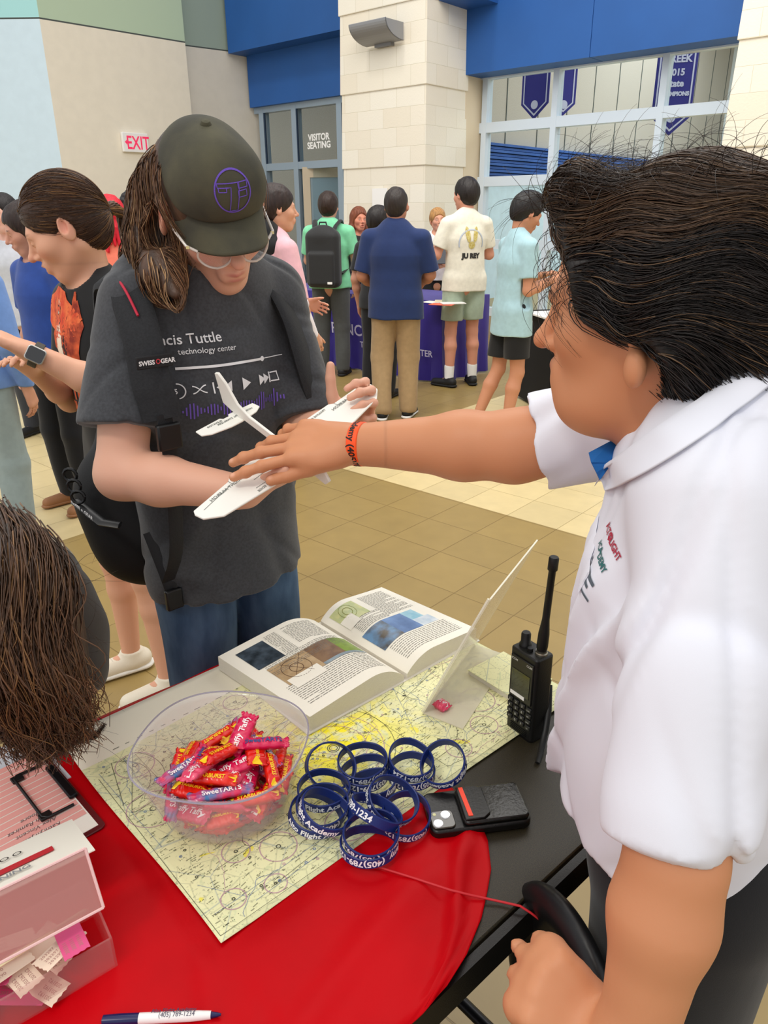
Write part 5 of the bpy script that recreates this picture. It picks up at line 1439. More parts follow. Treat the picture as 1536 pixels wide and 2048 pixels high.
    D.cap(np.array([-.05 * w, 0, .95]) * k, np.array([.05 * w, 0, .95]) * k, .112 * k * w, k=.03, n=(0, 1, 0), fl=1.15)
    for nm, q in (('L', -1), ('R', 1)):
        hp_, kn, an, toe = Lg[nm]
        if bkind == 'trousers': D.chain([hp_, kn, an + np.array([0, 0, .0])], [.095 * k * w, .076 * k * w, .064 * k * w], k=.02 * k)
        else:
            e_ = hp_ + (kn - hp_) * .80; D.chain([hp_, e_], [.098 * k * w, .097 * k * w], k=.02 * k)
    if bkind == 'shorts':
        D.cut((0, 0, (.49 + (.43 * .2) + .02) * k), (0, 0, -1), k=.006)
    else: D.cut((0, 0, .055 * k), (0, 0, -1), k=.006)
    D.disp = wob(int(y * 31) + 3, 26, .004 * k * 2, stretch=(1, 1, .6))
    v, f = D.mesh(res * .95); mesh_obj('trousers' if bkind == 'trousers' else 'shorts', v, f, cloth_mat('cloth_' + bcol.strip('#'), bcol), root)
    for nm, q in (('L', -1), ('R', 1)):
        hp_, kn, an, toe = Lg[nm]; d = toe - an; d[2] = 0; d = nrm(d); an0 = np.array([an[0], an[1], 0])
        Sh = Sdf(); Sh.cap(an0 - d * .035 * k + np.array([0, 0, .045]) * k, an0 + d * .15 * k + np.array([0, 0, .034]) * k, .040 * k, .034 * k, k=.02 * k)
        Sh.cap(an0 + np.array([0, 0, .05]) * k, an0 + np.array([0, 0, .09]) * k, .042 * k, .040 * k, k=.02 * k); Sh.cut((0, 0, .013), (0, 0, -1), k=.002)
        Sh.cut((0, 0, .095 * k), (0, 0, 1), k=.004)
        v, f = Sh.mesh(.006); so = mesh_obj('shoe', v, f, mat('shoe_' + shoe.strip('#'), shoe, rough=.6, bump=.2, bscale=300), root)
        Sl = Sdf(); Sl.cap(an0 - d * .038 * k + np.array([0, 0, .015]), an0 + d * .155 * k + np.array([0, 0, .015]), .044 * k, .038 * k, n=(0, 0, 1), fl=2.6, k=.01); Sl.cut((0, 0, .001), (0, 0, -1), k=.001)
        v, f = Sl.mesh(.006); mesh_obj('sole', v, f, mat('sole_' + (sole or shoe).strip('#'), sole or shoe, rough=.6), so)
        if socks:
            So = Sdf(); So.cap(np.array([an[0], an[1], .07 * k]), an + (kn - an) * .24, .041 * k, .046 * k, k=.01); v, f = So.mesh(.006); mesh_obj('sock', v, f, mat('sock_' + socks.strip('#'), socks, rough=.8, bump=.4, bscale=300), root)
    # hair
    hcol, style = hair; Hs = Sdf(); k1 = k; k = k * hs; P_ = lambda a, b_, c: hc + HR @ (np.array([a, b_, c]) * k)
    if style != 'none':
        hair_cap(Hs, hc, HR, k, grow=.012 if style != 'buzz' else .004)
        if style in ('short', 'buzz', 'quiff'):
            if style == 'quiff': Hs.chain([P_(-.03, .07, .10), P_(.03, .08, .10)], [.03 * k, .03 * k], k=.03 * k); Hs.ell(P_(0, .02, .11), [.07 * k, .085 * k, .035 * k], HR, k=.02)
            hair_cut(Hs, hc, HR, k, neck_z=-.075)
        elif style == 'bun':
            hair_cut(Hs, hc, HR, k, neck_z=-.07); Hs.ell(P_(0, -.115, .05), [.035 * k] * 3, k=.015)
        elif style == 'long':
            Hs.chain([P_(-.065, -.01, .02), P_(-.085, -.01, -.10), P_(-.09, .0, -.22)], [.035 * k, .034 * k, .022 * k], k=.03); Hs.chain([P_(.065, -.01, .02), P_(.085, -.01, -.10), P_(.09, .0, -.22)], [.035 * k, .034 * k, .022 * k], k=.03)
            Hs.chain([P_(0, -.07, .0), P_(0, -.085, -.12), P_(0, -.09, -.24)], [.075 * k, .07 * k, .05 * k], k=.03)
            Hs.ell(P_(0, .105, -.040), [.080 * k, .075 * k, .10 * k], HR, k=.008 * k, op='-')
        elif style == 'braids':
            hair_cut(Hs, hc, HR, k, neck_z=-.06)
            rb_ = random.Random(4)
            for i in range(14):
                a = math.pi * (.08 + .84 * i / 13); q = [P_(math.cos(a) * .075, -math.sin(a) * .10, .02), P_(math.cos(a) * .095, -math.sin(a) * .115, -.08), P_(math.cos(a) * .10 + rb_.uniform(-.01, .01), -math.sin(a) * .11, -.17 - rb_.uniform(0, .06))]
                Hs.chain(q, [.013 * k, .013 * k, .009 * k], k=.004)
        elif style == 'curly':
            hair_cut(Hs, hc, HR, k, neck_z=-.05); rb_ = random.Random(5)
            for i in range(60):
                d = nrm(np.array([rb_.gauss(0, 1), rb_.gauss(-.3, 1), abs(rb_.gauss(.4, .8))])); Hs.ell(P_(*(d * np.array([.088, .105, .098]) + np.array([0, -.016, .034]))), [.022 * k] * 3, k=.006)
        Hs.disp = wob(7, 120, .003, stretch=(1, 1, .3))
        v, f = Hs.mesh(min(res, .006) if not hres else hres)
        cc = paint(v, hcol, []); cc = cc * (1 + .25 * np.sin(v[:, :1] * 300 + v[:, 2:3] * 60) * np.sin(v[:, 1:2] * 200))
        mesh_obj('hair', v, f, M_hairb, root, cols=np.clip(cc, 0, 1))
    k = k1
    return root, dict(k=k, hc=hc, HR=HR, A=A, Lg=Lg, S=S, shirt=Cx, B=B_, tips=tips, spots=spots, body=body)
def shirt_print(root, name, info, txts, m, org, X, Y, D):
    sh = [c for c in root.children if c.name.startswith('shirt')][0]; b_ = bvh_of(sh)
    for s_, sz, dx, dy in txts:
        v, f = text_mesh(s_, sz, bold=sz * .02, align='CENTER'); v = v + np.array([dx, dy]); ray_decal(name, v, f, org, X, Y, D, b_, m, sh, off=.003, maxlen=.03)
# ------------------------------------------------------------------ people farther off
def arm(el, wr, F=None, N=None, cu=None): return (el, wr, F, N, cu)
# purple display table
pt = empty('display_table', (0, 0, 0), RB); tag(pt, 'long display table under a purple cloth with white lettering', 'table')
M_purp = mat('purple_cloth', '#2f1d86', rough=.75, sheen=.2, var=.06, vscale=6)
n = 90; vs = []; fs = []
a0, a1, b0_, b1_ = -6.55, -4.16, 5.62, 6.42
per = [(a0, b1_), (a0, b0_), (a1, b0_), (a1, b1_)]
pts = []
for (p, q), m_ in (((per[0], per[1]), 16), ((per[1], per[2]), 48), ((per[2], per[3]), 16)):
    for i in range(m_): pts.append((p[0] + (q[0] - p[0]) * i / m_, p[1] + (q[1] - p[1]) * i / m_))
pts.append(per[3]); cx_, cy_ = (a0 + a1) / 2, (b0_ + b1_) / 2
mb = MB(); N_ = len(pts); lev = [(.755, 0), (.74, .006), (.5, .02), (.25, .035), (.015, .055)]
for z, e in lev:
    for i, (a, b_) in enumerate(pts):
        d = nrm(np.array([a - cx_ if abs(b_ - b0_) > .01 or a in (a0, a1) else 0, b_ - cy_ if b_ < b0_ + .01 or b_ > b1_ - .01 else 0]) + 1e-6)
        wv_ = e * (.6 + .5 * math.sin(i * 1.7)); vs.append((a + d[0] * wv_, b_ + d[1] * wv_, z))
for j in range(len(lev) - 1):
    for i in range(N_ - 1): fs.append((j * N_ + i, j * N_ + i + 1, (j + 1) * N_ + i + 1, (j + 1) * N_ + i))
k0 = len(vs); vs += [(a0, b1_, .755), (a0, b0_, .755), (a1, b0_, .755), (a1, b1_, .755)]; fs.append((k0, k0 + 1, k0 + 2, k0 + 3))
pc_ = mesh_obj('cloth', vs, fs, M_purp, pt, smooth=True); pc_.data.set_sharp_from_angle(angle=.9)
MB().box2((a0 + .02, b0_ + .02, .70), (a1 - .02, b1_ - .02, .745)).obj('table_top', M_white, pt)
tx = MB(); text_on(tx, 'FRANCIS TUTTLE', .155, ((-5.60, b0_ - .055, .36), (1, 0, 0), (0, -.06, 1)), bold=.002, spacing=1.02); text_on(tx, 'TECHNOLOGY CENTER', .085, ((-5.12, b0_ - .06, .25), (1, 0, 0), (0, -.06, 1)), bold=.001)
tx.obj('lettering', mat('cloth_white_print', '#d7d2ee', rough=.7), pt)
for i, (px_, py_, c_, lab) in enumerate([(868, 604, '#f3f0e8', 'white'), (885, 609, '#e06a50', 'orange'), (893, 603, '#f0e4c4', 'cream'), (905, 608, '#e9e6e0', 'pale grey')]):
    p = onz(px_, py_, .76); o = MB().box((0, 0, .001), (.21, .14, .003 + .001 * i)).obj('leaflet', mat('leaflet_' + c_.strip('#'), c_, rough=.6)); o.location = (p[0], p[1], .757 + .0035 * i); o.rotation_euler = (0, 0, RB + .3 * i); tag(o, lab + ' leaflet lying on the purple display table', 'leaflet')
# black-draped table at the right
bt_ = empty('draped_table', (1.60, 6.15, 0), math.radians(12)); tag(bt_, 'table under a black cloth behind the boy in light blue', 'table')
mb = MB(); mb.prism([(-.38, -.35), (.8, -.35), (.8, .35), (-.38, .35)], .02, .74); mb.obj('cloth', mat('black_cloth', '#121214', rough=.85), bt_, bevel=.01)
o = MB().box((0, 0, 0), (.5, .4, .012)).obj('paper_stack', M_white); o.location = (1.45, 6.05, .749); o.rotation_euler = (0, 0, .2); tag(o, 'white papers on the black-draped table', 'paper')

W_, i_ = stand_person('person in a green t-shirt and grey trousers wearing a black backpack, seen from behind', -.50, 7.42, 12, 1.68, skin='#d8a088', top=('#82d6a6', 'tee'), bottom=('#4b4d4c', 'trousers'), shoe='#1d1d1f', hair=('#2e1c12', 'short'), w=1.08, hem=.88,
   arms={'R': arm((.26, .03, 1.13), (.23, .14, .90)), 'L': arm((-.24, .06, 1.13), (-.14, .27, 1.02))})
bp_ = empty('backpack', (-.50 - .0, 7.42, 0), -math.radians(12)); tag(bp_, 'black backpack worn by the person in the green t-shirt', 'backpack')
S = Sdf(); S.box((0, -.20, 1.11), (.160, .085, .25), .06, k=.02); S.ell((0, -.20, 1.31), (.14, .08, .10), k=.03); S.box((0, -.285, 1.03), (.125, .03, .15), .03, k=.01); v, f = S.mesh(.008); M_bpk = cloth_mat('backpack_charcoal', '#232323', rough=.7); mesh_obj('bag', v, f, M_bpk, bp_)
for q in (-1, 1): MB().tube([(q * .08, -.17, 1.32), (q * .10, -.115, 1.40), (q * .12, -.02, 1.445), (q * .12, .10, 1.36), (q * .13, .125, 1.2), (q * .17, .05, 1.03), (q * .15, -.14, .98)], .024, 8, flat=.35).obj('strap', M_bpk, bp_, smooth=True)
MB().tube([(-.04, -.19, 1.385), (-.03, -.19, 1.43), (.03, -.19, 1.43), (.04, -.19, 1.385)], .008).obj('handle', M_bpk, bp_, smooth=True); MB().box((.085, -.318, .91), (.045, .004, .02)).obj('tag', M_white, bp_)

W_, i_ = stand_person('man in a navy polo shirt and khaki trousers with cropped hair', .10, 5.78, 14, 1.67, skin='#c08468', top=('#1a2f5e', 'tee'), bottom=('#a68a63', 'trousers'), shoe='#17181a', sole='#e9e6e0', hair=('#2b221d', 'buzz'), w=1.16, hem=.80, sl=.78,
   arms={'L': arm((-.27, .0, 1.12), (-.20, .20, 1.02)), 'R': arm((.26, .06, 1.13), (.16, .26, 1.05))}, legs={'L': ((-.11, -.02, .49), (-.08, -.14, .085), (-.10, .02, .03)), 'R': ((.10, .03, .49), (.11, -.03, .085), (.13, .12, .03))})
S = Sdf(); S.cap((0, -.018, 1.39), (0, -.012, 1.425), .069, .063, k=.01); S.cap((0, -.01, 1.37), (0, -.0, 1.46), .052, .055, k=.004, op='-'); S.cut((0, 0, 1.43), (0, -.25, 1)); v, f = S.mesh(.005); mesh_obj('collar', v, f, cloth_mat('cloth_1a2f5e', '#1a2f5e'), W_)
W_, i_ = stand_person('person in black clothes standing mostly behind the man in navy', -.03, 6.45, 25, 1.55, skin='#c79078', top=('#1c1d20', 'tee'), bottom=('#18191c', 'trousers'), shoe='#141416', hair=('#1c1411', 'short'), head=(.5, .1, 0))
W_, i_ = stand_person('boy in a cream t-shirt with a back print, green shorts and white socks', .73, 6.88, -18, 1.77, skin='#d99a80', top=('#e9e4d2', 'tee'), bottom=('#a2b19c', 'shorts'), shoe='#18181a', socks='#f2f2f0', hair=('#1e1613', 'short'), head=(-.35, .05, 0), w=1.0, hem=.85,
   arms={'L': arm((-.26, .02, 1.15), (-.19, .25, 1.18)), 'R': arm((.25, .04, 1.14), (.14, .26, 1.14))}, legs={'L': ((-.11, .02, .49), (-.13, -.02, .085), (-.22, .10, .03)), 'R': ((.10, .02, .49), (.11, -.0, .085), (.14, .15, .03))})
sh_ = [c for c in W_.children if c.name.startswith('shirt')][0]; bv_ = bvh_of(sh_); kk_ = i_['k']
def bdec(v, f, m, nm='printed_art', org=(0, -.3, 1.17), ml=.03): return ray_decal(nm, np.array(v, float), f, org, (1, 0, 0), (0, 0, 1), (0, 1, 0), bv_, m, sh_, off=.004, maxlen=ml)
v, f = text_mesh('JU REY', .054, bold=.004, align='CENTER'); v[:, 1] += -.03; bdec(v, f, mat('print_black', '#2b2a26'), 'lettering')
M_gold = mat('print_gold', '#b9a24a', rough=.7, color2='#d8cc8a', vscale=80)
for ang in (-.16, .16): e = np.array(circ(0, 0, .020, 14)) * np.array([1, 3.3]); c_, s_ = math.cos(ang), math.sin(ang); e = np.stack([e[:, 0] * c_ - e[:, 1] * s_ - ang * .22, e[:, 0] * s_ + e[:, 1] * c_ + .16], 1)[:-1]; bdec(e, [tuple(range(len(e)))], M_gold)
e = (np.array(circ(0, .075, .030, 16)) * np.array([1, 1.0]))[:-1]; bdec(e, [tuple(range(len(e)))], M_gold)
arc = circ(0, .09, .115, 26, -.3, 3.44); arc2 = circ(0, .09, .105, 26, -.3, 3.44); m_ = len(arc); bdec(arc + arc2, [(i, i + 1, m_ + i + 1, m_ + i) for i in range(m_ - 1)], mat('print_pale_blue', '#b9c2cf'))
W_, i_ = stand_person('boy in a light blue t-shirt and black shorts, head bent, hands held forward', 0.90, 5.30, 72, 1.62, skin='#c98d6c', top=('#a9cbd2', 'tee'), bottom=('#131314', 'shorts'), shoe='#2a2a2c', hair=('#14100f', 'quiff'), head=(0, .42, 0), w=1.0, hem=.77, lean=.06, res=.007, hres=.005,
   arms={'R': arm((.20, .02, 1.10), (.13, .27, 1.17), None, (.3, 0, .95), (.4, .5, .3)), 'L': arm((-.19, .06, 1.12), (-.08, .28, 1.18), None, (-.3, 0, .95), (.4, .5, .3))}, legs={'R': ((.09, .03, .49), (.09, -.04, .085), (.10, .12, .03)), 'L': ((-.09, -.04, .49), (-.09, -.22, .085), (-.10, -.08, .03))})
W_, i_ = stand_person('blonde woman in a white top behind the purple table, facing the room', .58, 8.28, 178, 1.54, skin='#dba084', top=('#efeceb', 'tee'), bottom=('#1a1a1c', 'trousers'), hair=('#b5854f', 'bun'), head=(-.1, -.05, .08), res=.007, hres=.005, hem=.95, face=dict(lips='#b04a4a', eye='open', brow='#6b4a33'),
   arms={'R': arm((.22, .04, 1.14), (.06, .24, 1.17)), 'L': arm((-.22, .04, 1.14), (-.04, .25, 1.14))})
o = MB().box((0, 0, 0), (.13, .01, .18)).obj('tablet', mat('dark_tablet', '#232833', rough=.2)); o.location = (.60, 7.98, 1.10); o.rotation_euler = (-.5, 0, .2); tag(o, 'dark tablet held by the blonde woman in white', 'tablet')
W_, i_ = stand_person('woman with long auburn hair and dark top, laughing, wearing a yellow lanyard badge', -.24, 8.22, 170, 1.555, skin='#d98f74', top=('#232426', 'tee'), bottom=('#1a1a1c', 'trousers'), hair=('#7a4026', 'long'), head=(-.25, .0, -.05), res=.007, hres=.005, hem=.92, face=dict(lips='#b8504a', sdf=dict(open_=.008), brow='#5a3322'))
MB().tube([(-.05, .06, 1.28), (-.02, .125, 1.12), (.0, .135, 1.06), (.02, .125, 1.12), (.05, .06, 1.28)], .004, 6).obj('lanyard', mat('yellow_green_lanyard', '#c6cf4a'), W_, smooth=True); MB().box((0, .14, 1.03), (.07, .004, .09)).obj('badge', M_white, W_)
W_, i_ = stand_person('person in a pink t-shirt over white sleeves with dark tied hair, looking right', -.62, 4.55, 58, 1.65, skin='#d9a284', top=('#e8b3bb', 'tee'), bottom=('#26262a', 'trousers'), hair=('#2a1a15', 'bun'), head=(.25, .05, 0), res=.007, hres=.005, w=1.04, sl=.95,
   arms={'R': arm((.24, .02, 1.12), (.22, .12, .90)), 'L': arm((-.24, .04, 1.12), (-.1, .24, 1.05))})
S = Sdf(); kk_ = i_['k']; S.ell((0, -.02, 1.33), (.155, .115, .085), k=.02); S.ell((0, -.055, 1.40), (.095, .085, .085), k=.03); S.ell((0, .10, 1.48), (.07, .09, .08), k=.01, op='-'); v, f = S.mesh(.006); mesh_obj('hood', v, f, cloth_mat('cloth_black', '#151517'), W_)
for q in (-1, 1):
    sh, el, wr = i_['A']['L' if q < 0 else 'R'][:3]; S = Sdf(); S.chain([sh + (el - sh) * .5, el, wr], [.052, .046, .034], k=.02); v, f = S.mesh(.007); mesh_obj('long_sleeve', v, f, cloth_mat('cloth_white_sleeve', '#e9e2e4'), W_)
W_, i_ = stand_person('person with long red braids and a coral top, seen from behind', -1.72, 5.05, -12, 1.61, skin='#7a4c38', top=('#ef7d63', 'none'), bottom=('#2a2a30', 'trousers'), hair=('#d3142b', 'braids'), res=.007, hres=.005, head=(.1, .1, 0))
W_, i_ = stand_person('person with dark curly hair standing behind the red braids', -1.78, 5.75, 150, 1.64, skin='#8a5a44', top=('#2a2a2e', 'tee'), bottom=('#2a2a30', 'trousers'), hair=('#1a1413', 'curly'), head=(.5, .25, 0), res=.008, hres=.006)
W_, i_ = stand_person('woman with dark hair and a bright blue shirt, mostly hidden at the left', -1.70, 3.85, 215, 1.56, skin='#d79c82', top=('#2d4f9e', 'tee'), bottom=('#141519', 'trousers'), shoe='#9a6a45', hair=('#2c1d17', 'long'), head=(.4, .35, 0), res=.007, hres=.005, face=dict(eye='shut'))
W_, i_ = stand_person('dark-haired person with a pale face at the far left edge', -2.50, 5.30, 190, 1.63, skin='#e8b7a4', top=('#c9cdd6', 'tee'), bottom=('#33363d', 'trousers'), hair=('#1c1514', 'short'), res=.008, hres=.006)
W_, i_ = stand_person('person in black trousers and grey sneakers in front of the black-draped table, mostly hidden', 1.50, 5.62, 60, 1.70, skin='#c98d6c', top=('#1a1a1d', 'tee'), bottom=('#17181b', 'trousers'), shoe='#4a4c50', sole='#d8d8d4', hair=('#1c1613', 'short'))
# woman in blue with long straight hair, back to us at the left edge
W_, i_ = stand_person('woman with long brown hair, blue shirt and faded jeans, her back turned', -1.83, 3.30, 8, 1.55, skin='#d7a085', top=('#6f93cf', 'long'), bottom=('#93a3a3', 'trousers'), shoe='#b88a62', hair=('#6b4526', 'long'), res=.007, hres=.005, w=1.05, hem=.90)
hc_, HR_, kk_ = i_['hc'], i_['HR'], i_['k']
rs = np.random.RandomState(3); N_ = 1400; a_ = rs.uniform(-1.9, 1.9, N_); roots = np.stack([np.sin(a_) * .093, -np.cos(a_) * .115 - .005, np.full(N_, .06) + rs.uniform(-.05, .06, N_)], 1)
t_ = np.linspace(0, 1, 12)[None, :, None]; L_ = rs.uniform(.30, .37, (N_, 1, 1)); P_ = hc_ + roots * kk_
paths = P_[:, None, :] + np.concatenate([np.sin(a_)[:, None, None] * .012 * np.sin(t_ * 3), -.03 * t_ * np.ones((N_, 1, 1)), -L_ * t_], 2) + rs.normal(0, .0015, (N_, 12, 3))
cc = np.array(lin('#7d5530')) * rs.uniform(.5, 1.25, (N_, 1)); strands('hair_strands', paths, .0016, M_hair, W_, cc)
# ------------------------------------------------------------------ the boy in the cap
def wmesh(name, S, res, m, root, lo=None, hi=None, spots=None, base=None, extra=None):
    v, f = S.mesh(res, lo, hi) if not isinstance(S, tuple) else S
    cols = paint(v, base, spots or []) if base else None
    if extra is not None and cols is not None: cols = extra(v, cols)
    loc = np.array(root['origin'])
    return mesh_obj(name, v - loc, f, m, root, cols=cols)
def wroot(name, loc, label, cat, group=None):
    o = empty(name, tuple(loc)); o['origin'] = tuple(float(q) for q in loc); tag(o, label, cat, group); return o
def woff(o, root):
    """meshes made in world coordinates, handed to a root"""
    q = root
    while 'origin' not in q: q = q.parent
    loc = Vector(q['origin'])
    for v in o.data.vertices: v.co -= loc
    o.parent = root; return o
def ribbon(path, width, thick, nrmls, name, m, root, n_=4):
    """flat strap along a path, face turned to the given normals"""
    vs = []; fs = []; P_ = [np.array(p, float) for p in path]; k = len(P_); loc = np.array(root['origin'])
    for i, p in enumerate(P_):
        t = nrm(P_[min(i + 1, k - 1)] - P_[max(i - 1, 0)]); nn = nrm(np.array(nrmls[i], float)); s_ = nrm(np.cross(t, nn)); nn = np.cross(s_, t)
        w = width[i] if isinstance(width, (list, tuple)) else width
        for a, b_ in ((-1, 0), (-.8, 1), (.8, 1), (1, 0), (.8, -1), (-.8, -1)): vs.append(p + s_ * a * w / 2 + nn * b_ * thick / 2 - loc)
    for i in range(k - 1):
        for j in range(6): fs.append((i * 6 + j, i * 6 + (j + 1) % 6, (i + 1) * 6 + (j + 1) % 6, (i + 1) * 6 + j))
    fs.append(tuple(range(5, -1, -1))); fs.append(tuple((k - 1) * 6 + j for j in range(6)))
    o = mesh_obj(name, vs, fs, m, root, smooth=True); o.data.set_sharp_from_angle(angle=.9); return o
def smooth_path(pts, n=40):
    P_ = [np.array(p, float) for p in pts]; P_ = [2 * P_[0] - P_[1]] + P_ + [2 * P_[-1] - P_[-2]]; out = []
    seg = len(P_) - 3
    for s_ in range(seg):
        a, b_, c, d = P_[s_:s_ + 4]; m_ = max(2, n // seg)
        for i in range(m_ + (1 if s_ == seg - 1 else 0)):
            t = i / m_; out.append(.5 * ((2 * b_) + (-a + c) * t + (2 * a - 5 * b_ + 4 * c - d) * t * t + (-a + 3 * b_ - 3 * c + d) * t ** 3))
    return out

SKB = '#e0aa90'
R_ = -U; Fd = V; Z_ = np.array([0, 0, 1.0])
bU, bV = .655, -1.225
boy = wroot('person', TW(bU, bV, 0), 'boy in dark cap, clear glasses and charcoal t-shirt holding the foam glider', 'person')
sR, sL = TW(.532, -1.205, 1.368), TW(.810, -1.205, 1.365)
eR, wR = at(243, 948, 1.215), at(492, 985, 1.15)
eL, wL = at(612, 862, 1.38), at(672, 862, 1.285)
hcB = TW(.642, -1.110, 1.520); HRb = frame(math.radians(147), math.radians(31), 0.16); hsB = .94
hp = lambda a, b_, c: hcB + HRb @ (np.array([a, b_, c]) * hsB)
S = Sdf()
S.chain([TW(bU, bV, .90), TW(bU, bV, 1.08), TW(bU, bV + .01, 1.27), TW(bU, bV + .01, 1.36)], [.120, .110, .125, .10], k=.03, n=Fd, fl=1.4)
S.cap(TW(.55, -1.205, 1.37), TW(.78, -1.205, 1.37), .045, k=.04)
S.cap(TW(bU - .005, -1.20, 1.40), hp(0, -.03, -.08), .054, .052, k=.03)
for hx in (.592, .742):
    S.chain([TW(hx, bV, .88), TW(hx, bV, .48), TW(hx + .0, bV - .02, .09)], [.062, .045, .032], k=.02); S.cap(TW(hx, bV - .02, .06), TW(hx - .01, bV + .13, .035), .034, .028, k=.02)
def limb(S, sh, el, wr, r=(.046, .040, .041, .026), k=.02, n=None, fl=1.0):
    S.cap(sh, el, r[0], r[1], k=k); m_ = el + (wr - el) * .33; S.cap(el, m_, r[1], r[2], k=k); S.cap(m_, wr, r[2], r[3], k=k, n=n, fl=fl)
limb(S, sR, eR, wR, (.047, .040, .040, .025)); limb(S, sL, eL, wL, (.046, .038, .037, .025))
head_sdf(S, hcB, HRb, hsB, jaw=.93, nose=1.1)
# right hand, palm up under the glider, thumb and fingers showing past the wing
fR = nrm(at(570, 950, 1.155) - wR)
tipsR = hand_sdf(S, wR, fR, -nrm(Z_ * .9 - fw * -.25), -1, .86, curls=[(.0, .10, .1), (-.05, .05, .05), (-.05, .05, .05), (-.05, .05, .05)], spread=.05, thumb=(1.0, .1))
fL = nrm(at(740, 812, 1.25) - wL)
tipsL = hand_sdf(S, wL, fL, nrm(fw * .9 - up * .2), 1, .88, curls=[(.7, 1.2, .7), (.75, 1.2, .7), (.8, 1.2, .7), (.9, 1.2, .7)], spread=.06, thumb_dir=nrm(np.array([-.25, .1, .9])))
spots = head_spots(hcB, HRb, hsB, SKB, lips='#c4706a', brow='#6b4c38', eye='shut', blush='#e07f70', bl=.4) + nails(tipsR + tipsL, .95)
lo, hi = S.bounds(); zc = 1.345
pcs = [S.mesh(.006, lo, (hi[0], hi[1], 1.0)), S.mesh(.0035, (lo[0], lo[1], .995), (hi[0], hi[1], 1.35)), S.mesh(.0022, (lo[0], lo[1], 1.345), hi)]
hb = np.array([(min(wR[i], wL[i]) - .02) for i in range(3)])
wmesh('body', join_pieces(pcs), 0, M_skin, boy, spots=spots, base=SKB)
# t-shirt
C = Sdf()
C.chain([TW(bU, -1.21, 1.35), TW(bU, -1.205, 1.22), TW(bU + .004, -1.205, 1.05), TW(bU + .012, -1.20, .80)], [.150, .162, .153, .156], k=.04, n=Fd, fl=1.32)
C.cap(TW(.555, -1.205, 1.365), TW(.785, -1.205, 1.365), .058, k=.05)
C.cap(TW(bU, -1.20, 1.36), TW(bU - .003, -1.195, 1.425), .078, .070, k=.03)
seR = sR + (eR - sR) * .62; seL = sL + (eL - sL) * .80
C.capcut(sR, seR + (eR - sR) * .4, .052, .086, seR + nrm(eR - sR) * .030, eR - sR, k=.03); C.capcut(sL, seL + (eL - sL) * .4, .060, .074, seL + nrm(eL - sL) * .03, eL - sL, k=.035)
for s_, e_, f_ in ((sR, seR, eR), (sL, seL, eL)):
    d = nrm(f_ - s_); C.cap(e_ + d * .075, e_ + d * .2, .058, .07, k=.004, op='-')
C.cut(TW(bU, -1.2, .845), (0, 0, -1), k=.006)
C.ell(TW(bU - .003, -1.165, 1.445), [.075, .075, .050], k=.006, op='-')
w1 = wob(5, 17, .010, stretch=(1, 1, .45)); w2 = crease(9, 26, .0045)
def fold(X, Y, Z):
    u_ = X * U[0] + Y * U[1]
    f_ = w1(X, Y, Z) + w2(X, Y, Z)
    f_ = f_ - .010 * np.exp(-(((u_ - .60) + (1.12 - Z) * .42) / .022) ** 2) * np.clip((1.22 - Z) / .15, 0, 1)
    f_ = f_ + .008 * np.exp(-(((u_ - .67) - (1.02 - Z) * .30) / .020) ** 2) * np.clip((1.12 - Z) / .1, 0, 1)
    return f_
C.disp = fold
M_char = mat('charcoal_heather', '#3d3f43', rough=.9, sheen=.2, bump=.25, bscale=1200, bdist=.0006, var=.16, vscale=220)
shirtB = wmesh('shirt', C, .0045, M_char, boy)
bvB = BVHTree.FromPolygons([Vector(v.co) + Vector(boy['origin']) for v in shirtB.data.vertices], [tuple(p.vertices) for p in shirtB.data.polygons])
M_tp = mat('shirt_white_print', '#e9e9ea', rough=.7); M_tpp = mat('shirt_purple_print', '#6f55b8', rough=.7)
def bprint(v, f, u0, z0, m=M_tp, nm='printed_graphic', ml=.008):
    o = ray_decal(nm, np.array(v, float), f, TW(u0, -.9, z0), U, Z_, -V, bvB, m, None, off=.0016, maxlen=ml)
    if o: woff(o, shirtB)
    return o
def btxt(s_, u0, z0, sz, bold=.0): v, f = text_mesh(s_, sz, bold=bold); return bprint(v, f, u0, z0, nm='lettering')
btxt('Francis Tuttle', .502, 1.3165, .0225, .0002); btxt('technology center', .556, 1.3005, .0128)
btxt('3:40', .518, 1.274, .0125)
def rectv(a0, c0, a1, c1): return [(a0, c0), (a1, c0), (a1, c1), (a0, c1)], [(0, 1, 2, 3)]
bprint(*rectv(.0, .0, .152, .0042), .549, 1.2765); bprint(*rectv(.152, .0014, .20, .0028), .549, 1.2765)
e = circ(0, 0, .0045, 12)[:-1]; bprint(e, [tuple(range(12))], .701, 1.2786)
bprint([(0, 0), (0, .021), (.016, .0105)], [(0, 1, 2)], .652, 1.2335)
bprint([(.014, 0), (.014, .018), (0, .009), (.026, 0), (.026, .018), (.013, .009)], [(0, 1, 2), (3, 4, 5)], .606, 1.2345)
bprint([(0, 0), (0, .018), (.014, .009), (.011, 0), (.011, .018), (.025, .009), (.025, 0), (.028, 0), (.028, .018), (.025, .018)], [(0, 2, 1), (3, 5, 4), (6, 7, 8, 9)], .687, 1.236)
bprint(*rectv(0, 0, .0025, .018), .600, 1.2345)
a = circ(0, 0, .013, 20, -1.4, 1.57); b_ = circ(0, 0, .0112, 20, -1.4, 1.57); m_ = len(a); bprint(a + b_, [(i, i + 1, m_ + i + 1, m_ + i) for i in range(m_ - 1)], .545, 1.243); btxt('5', .5405, 1.239, .0115, .0002)
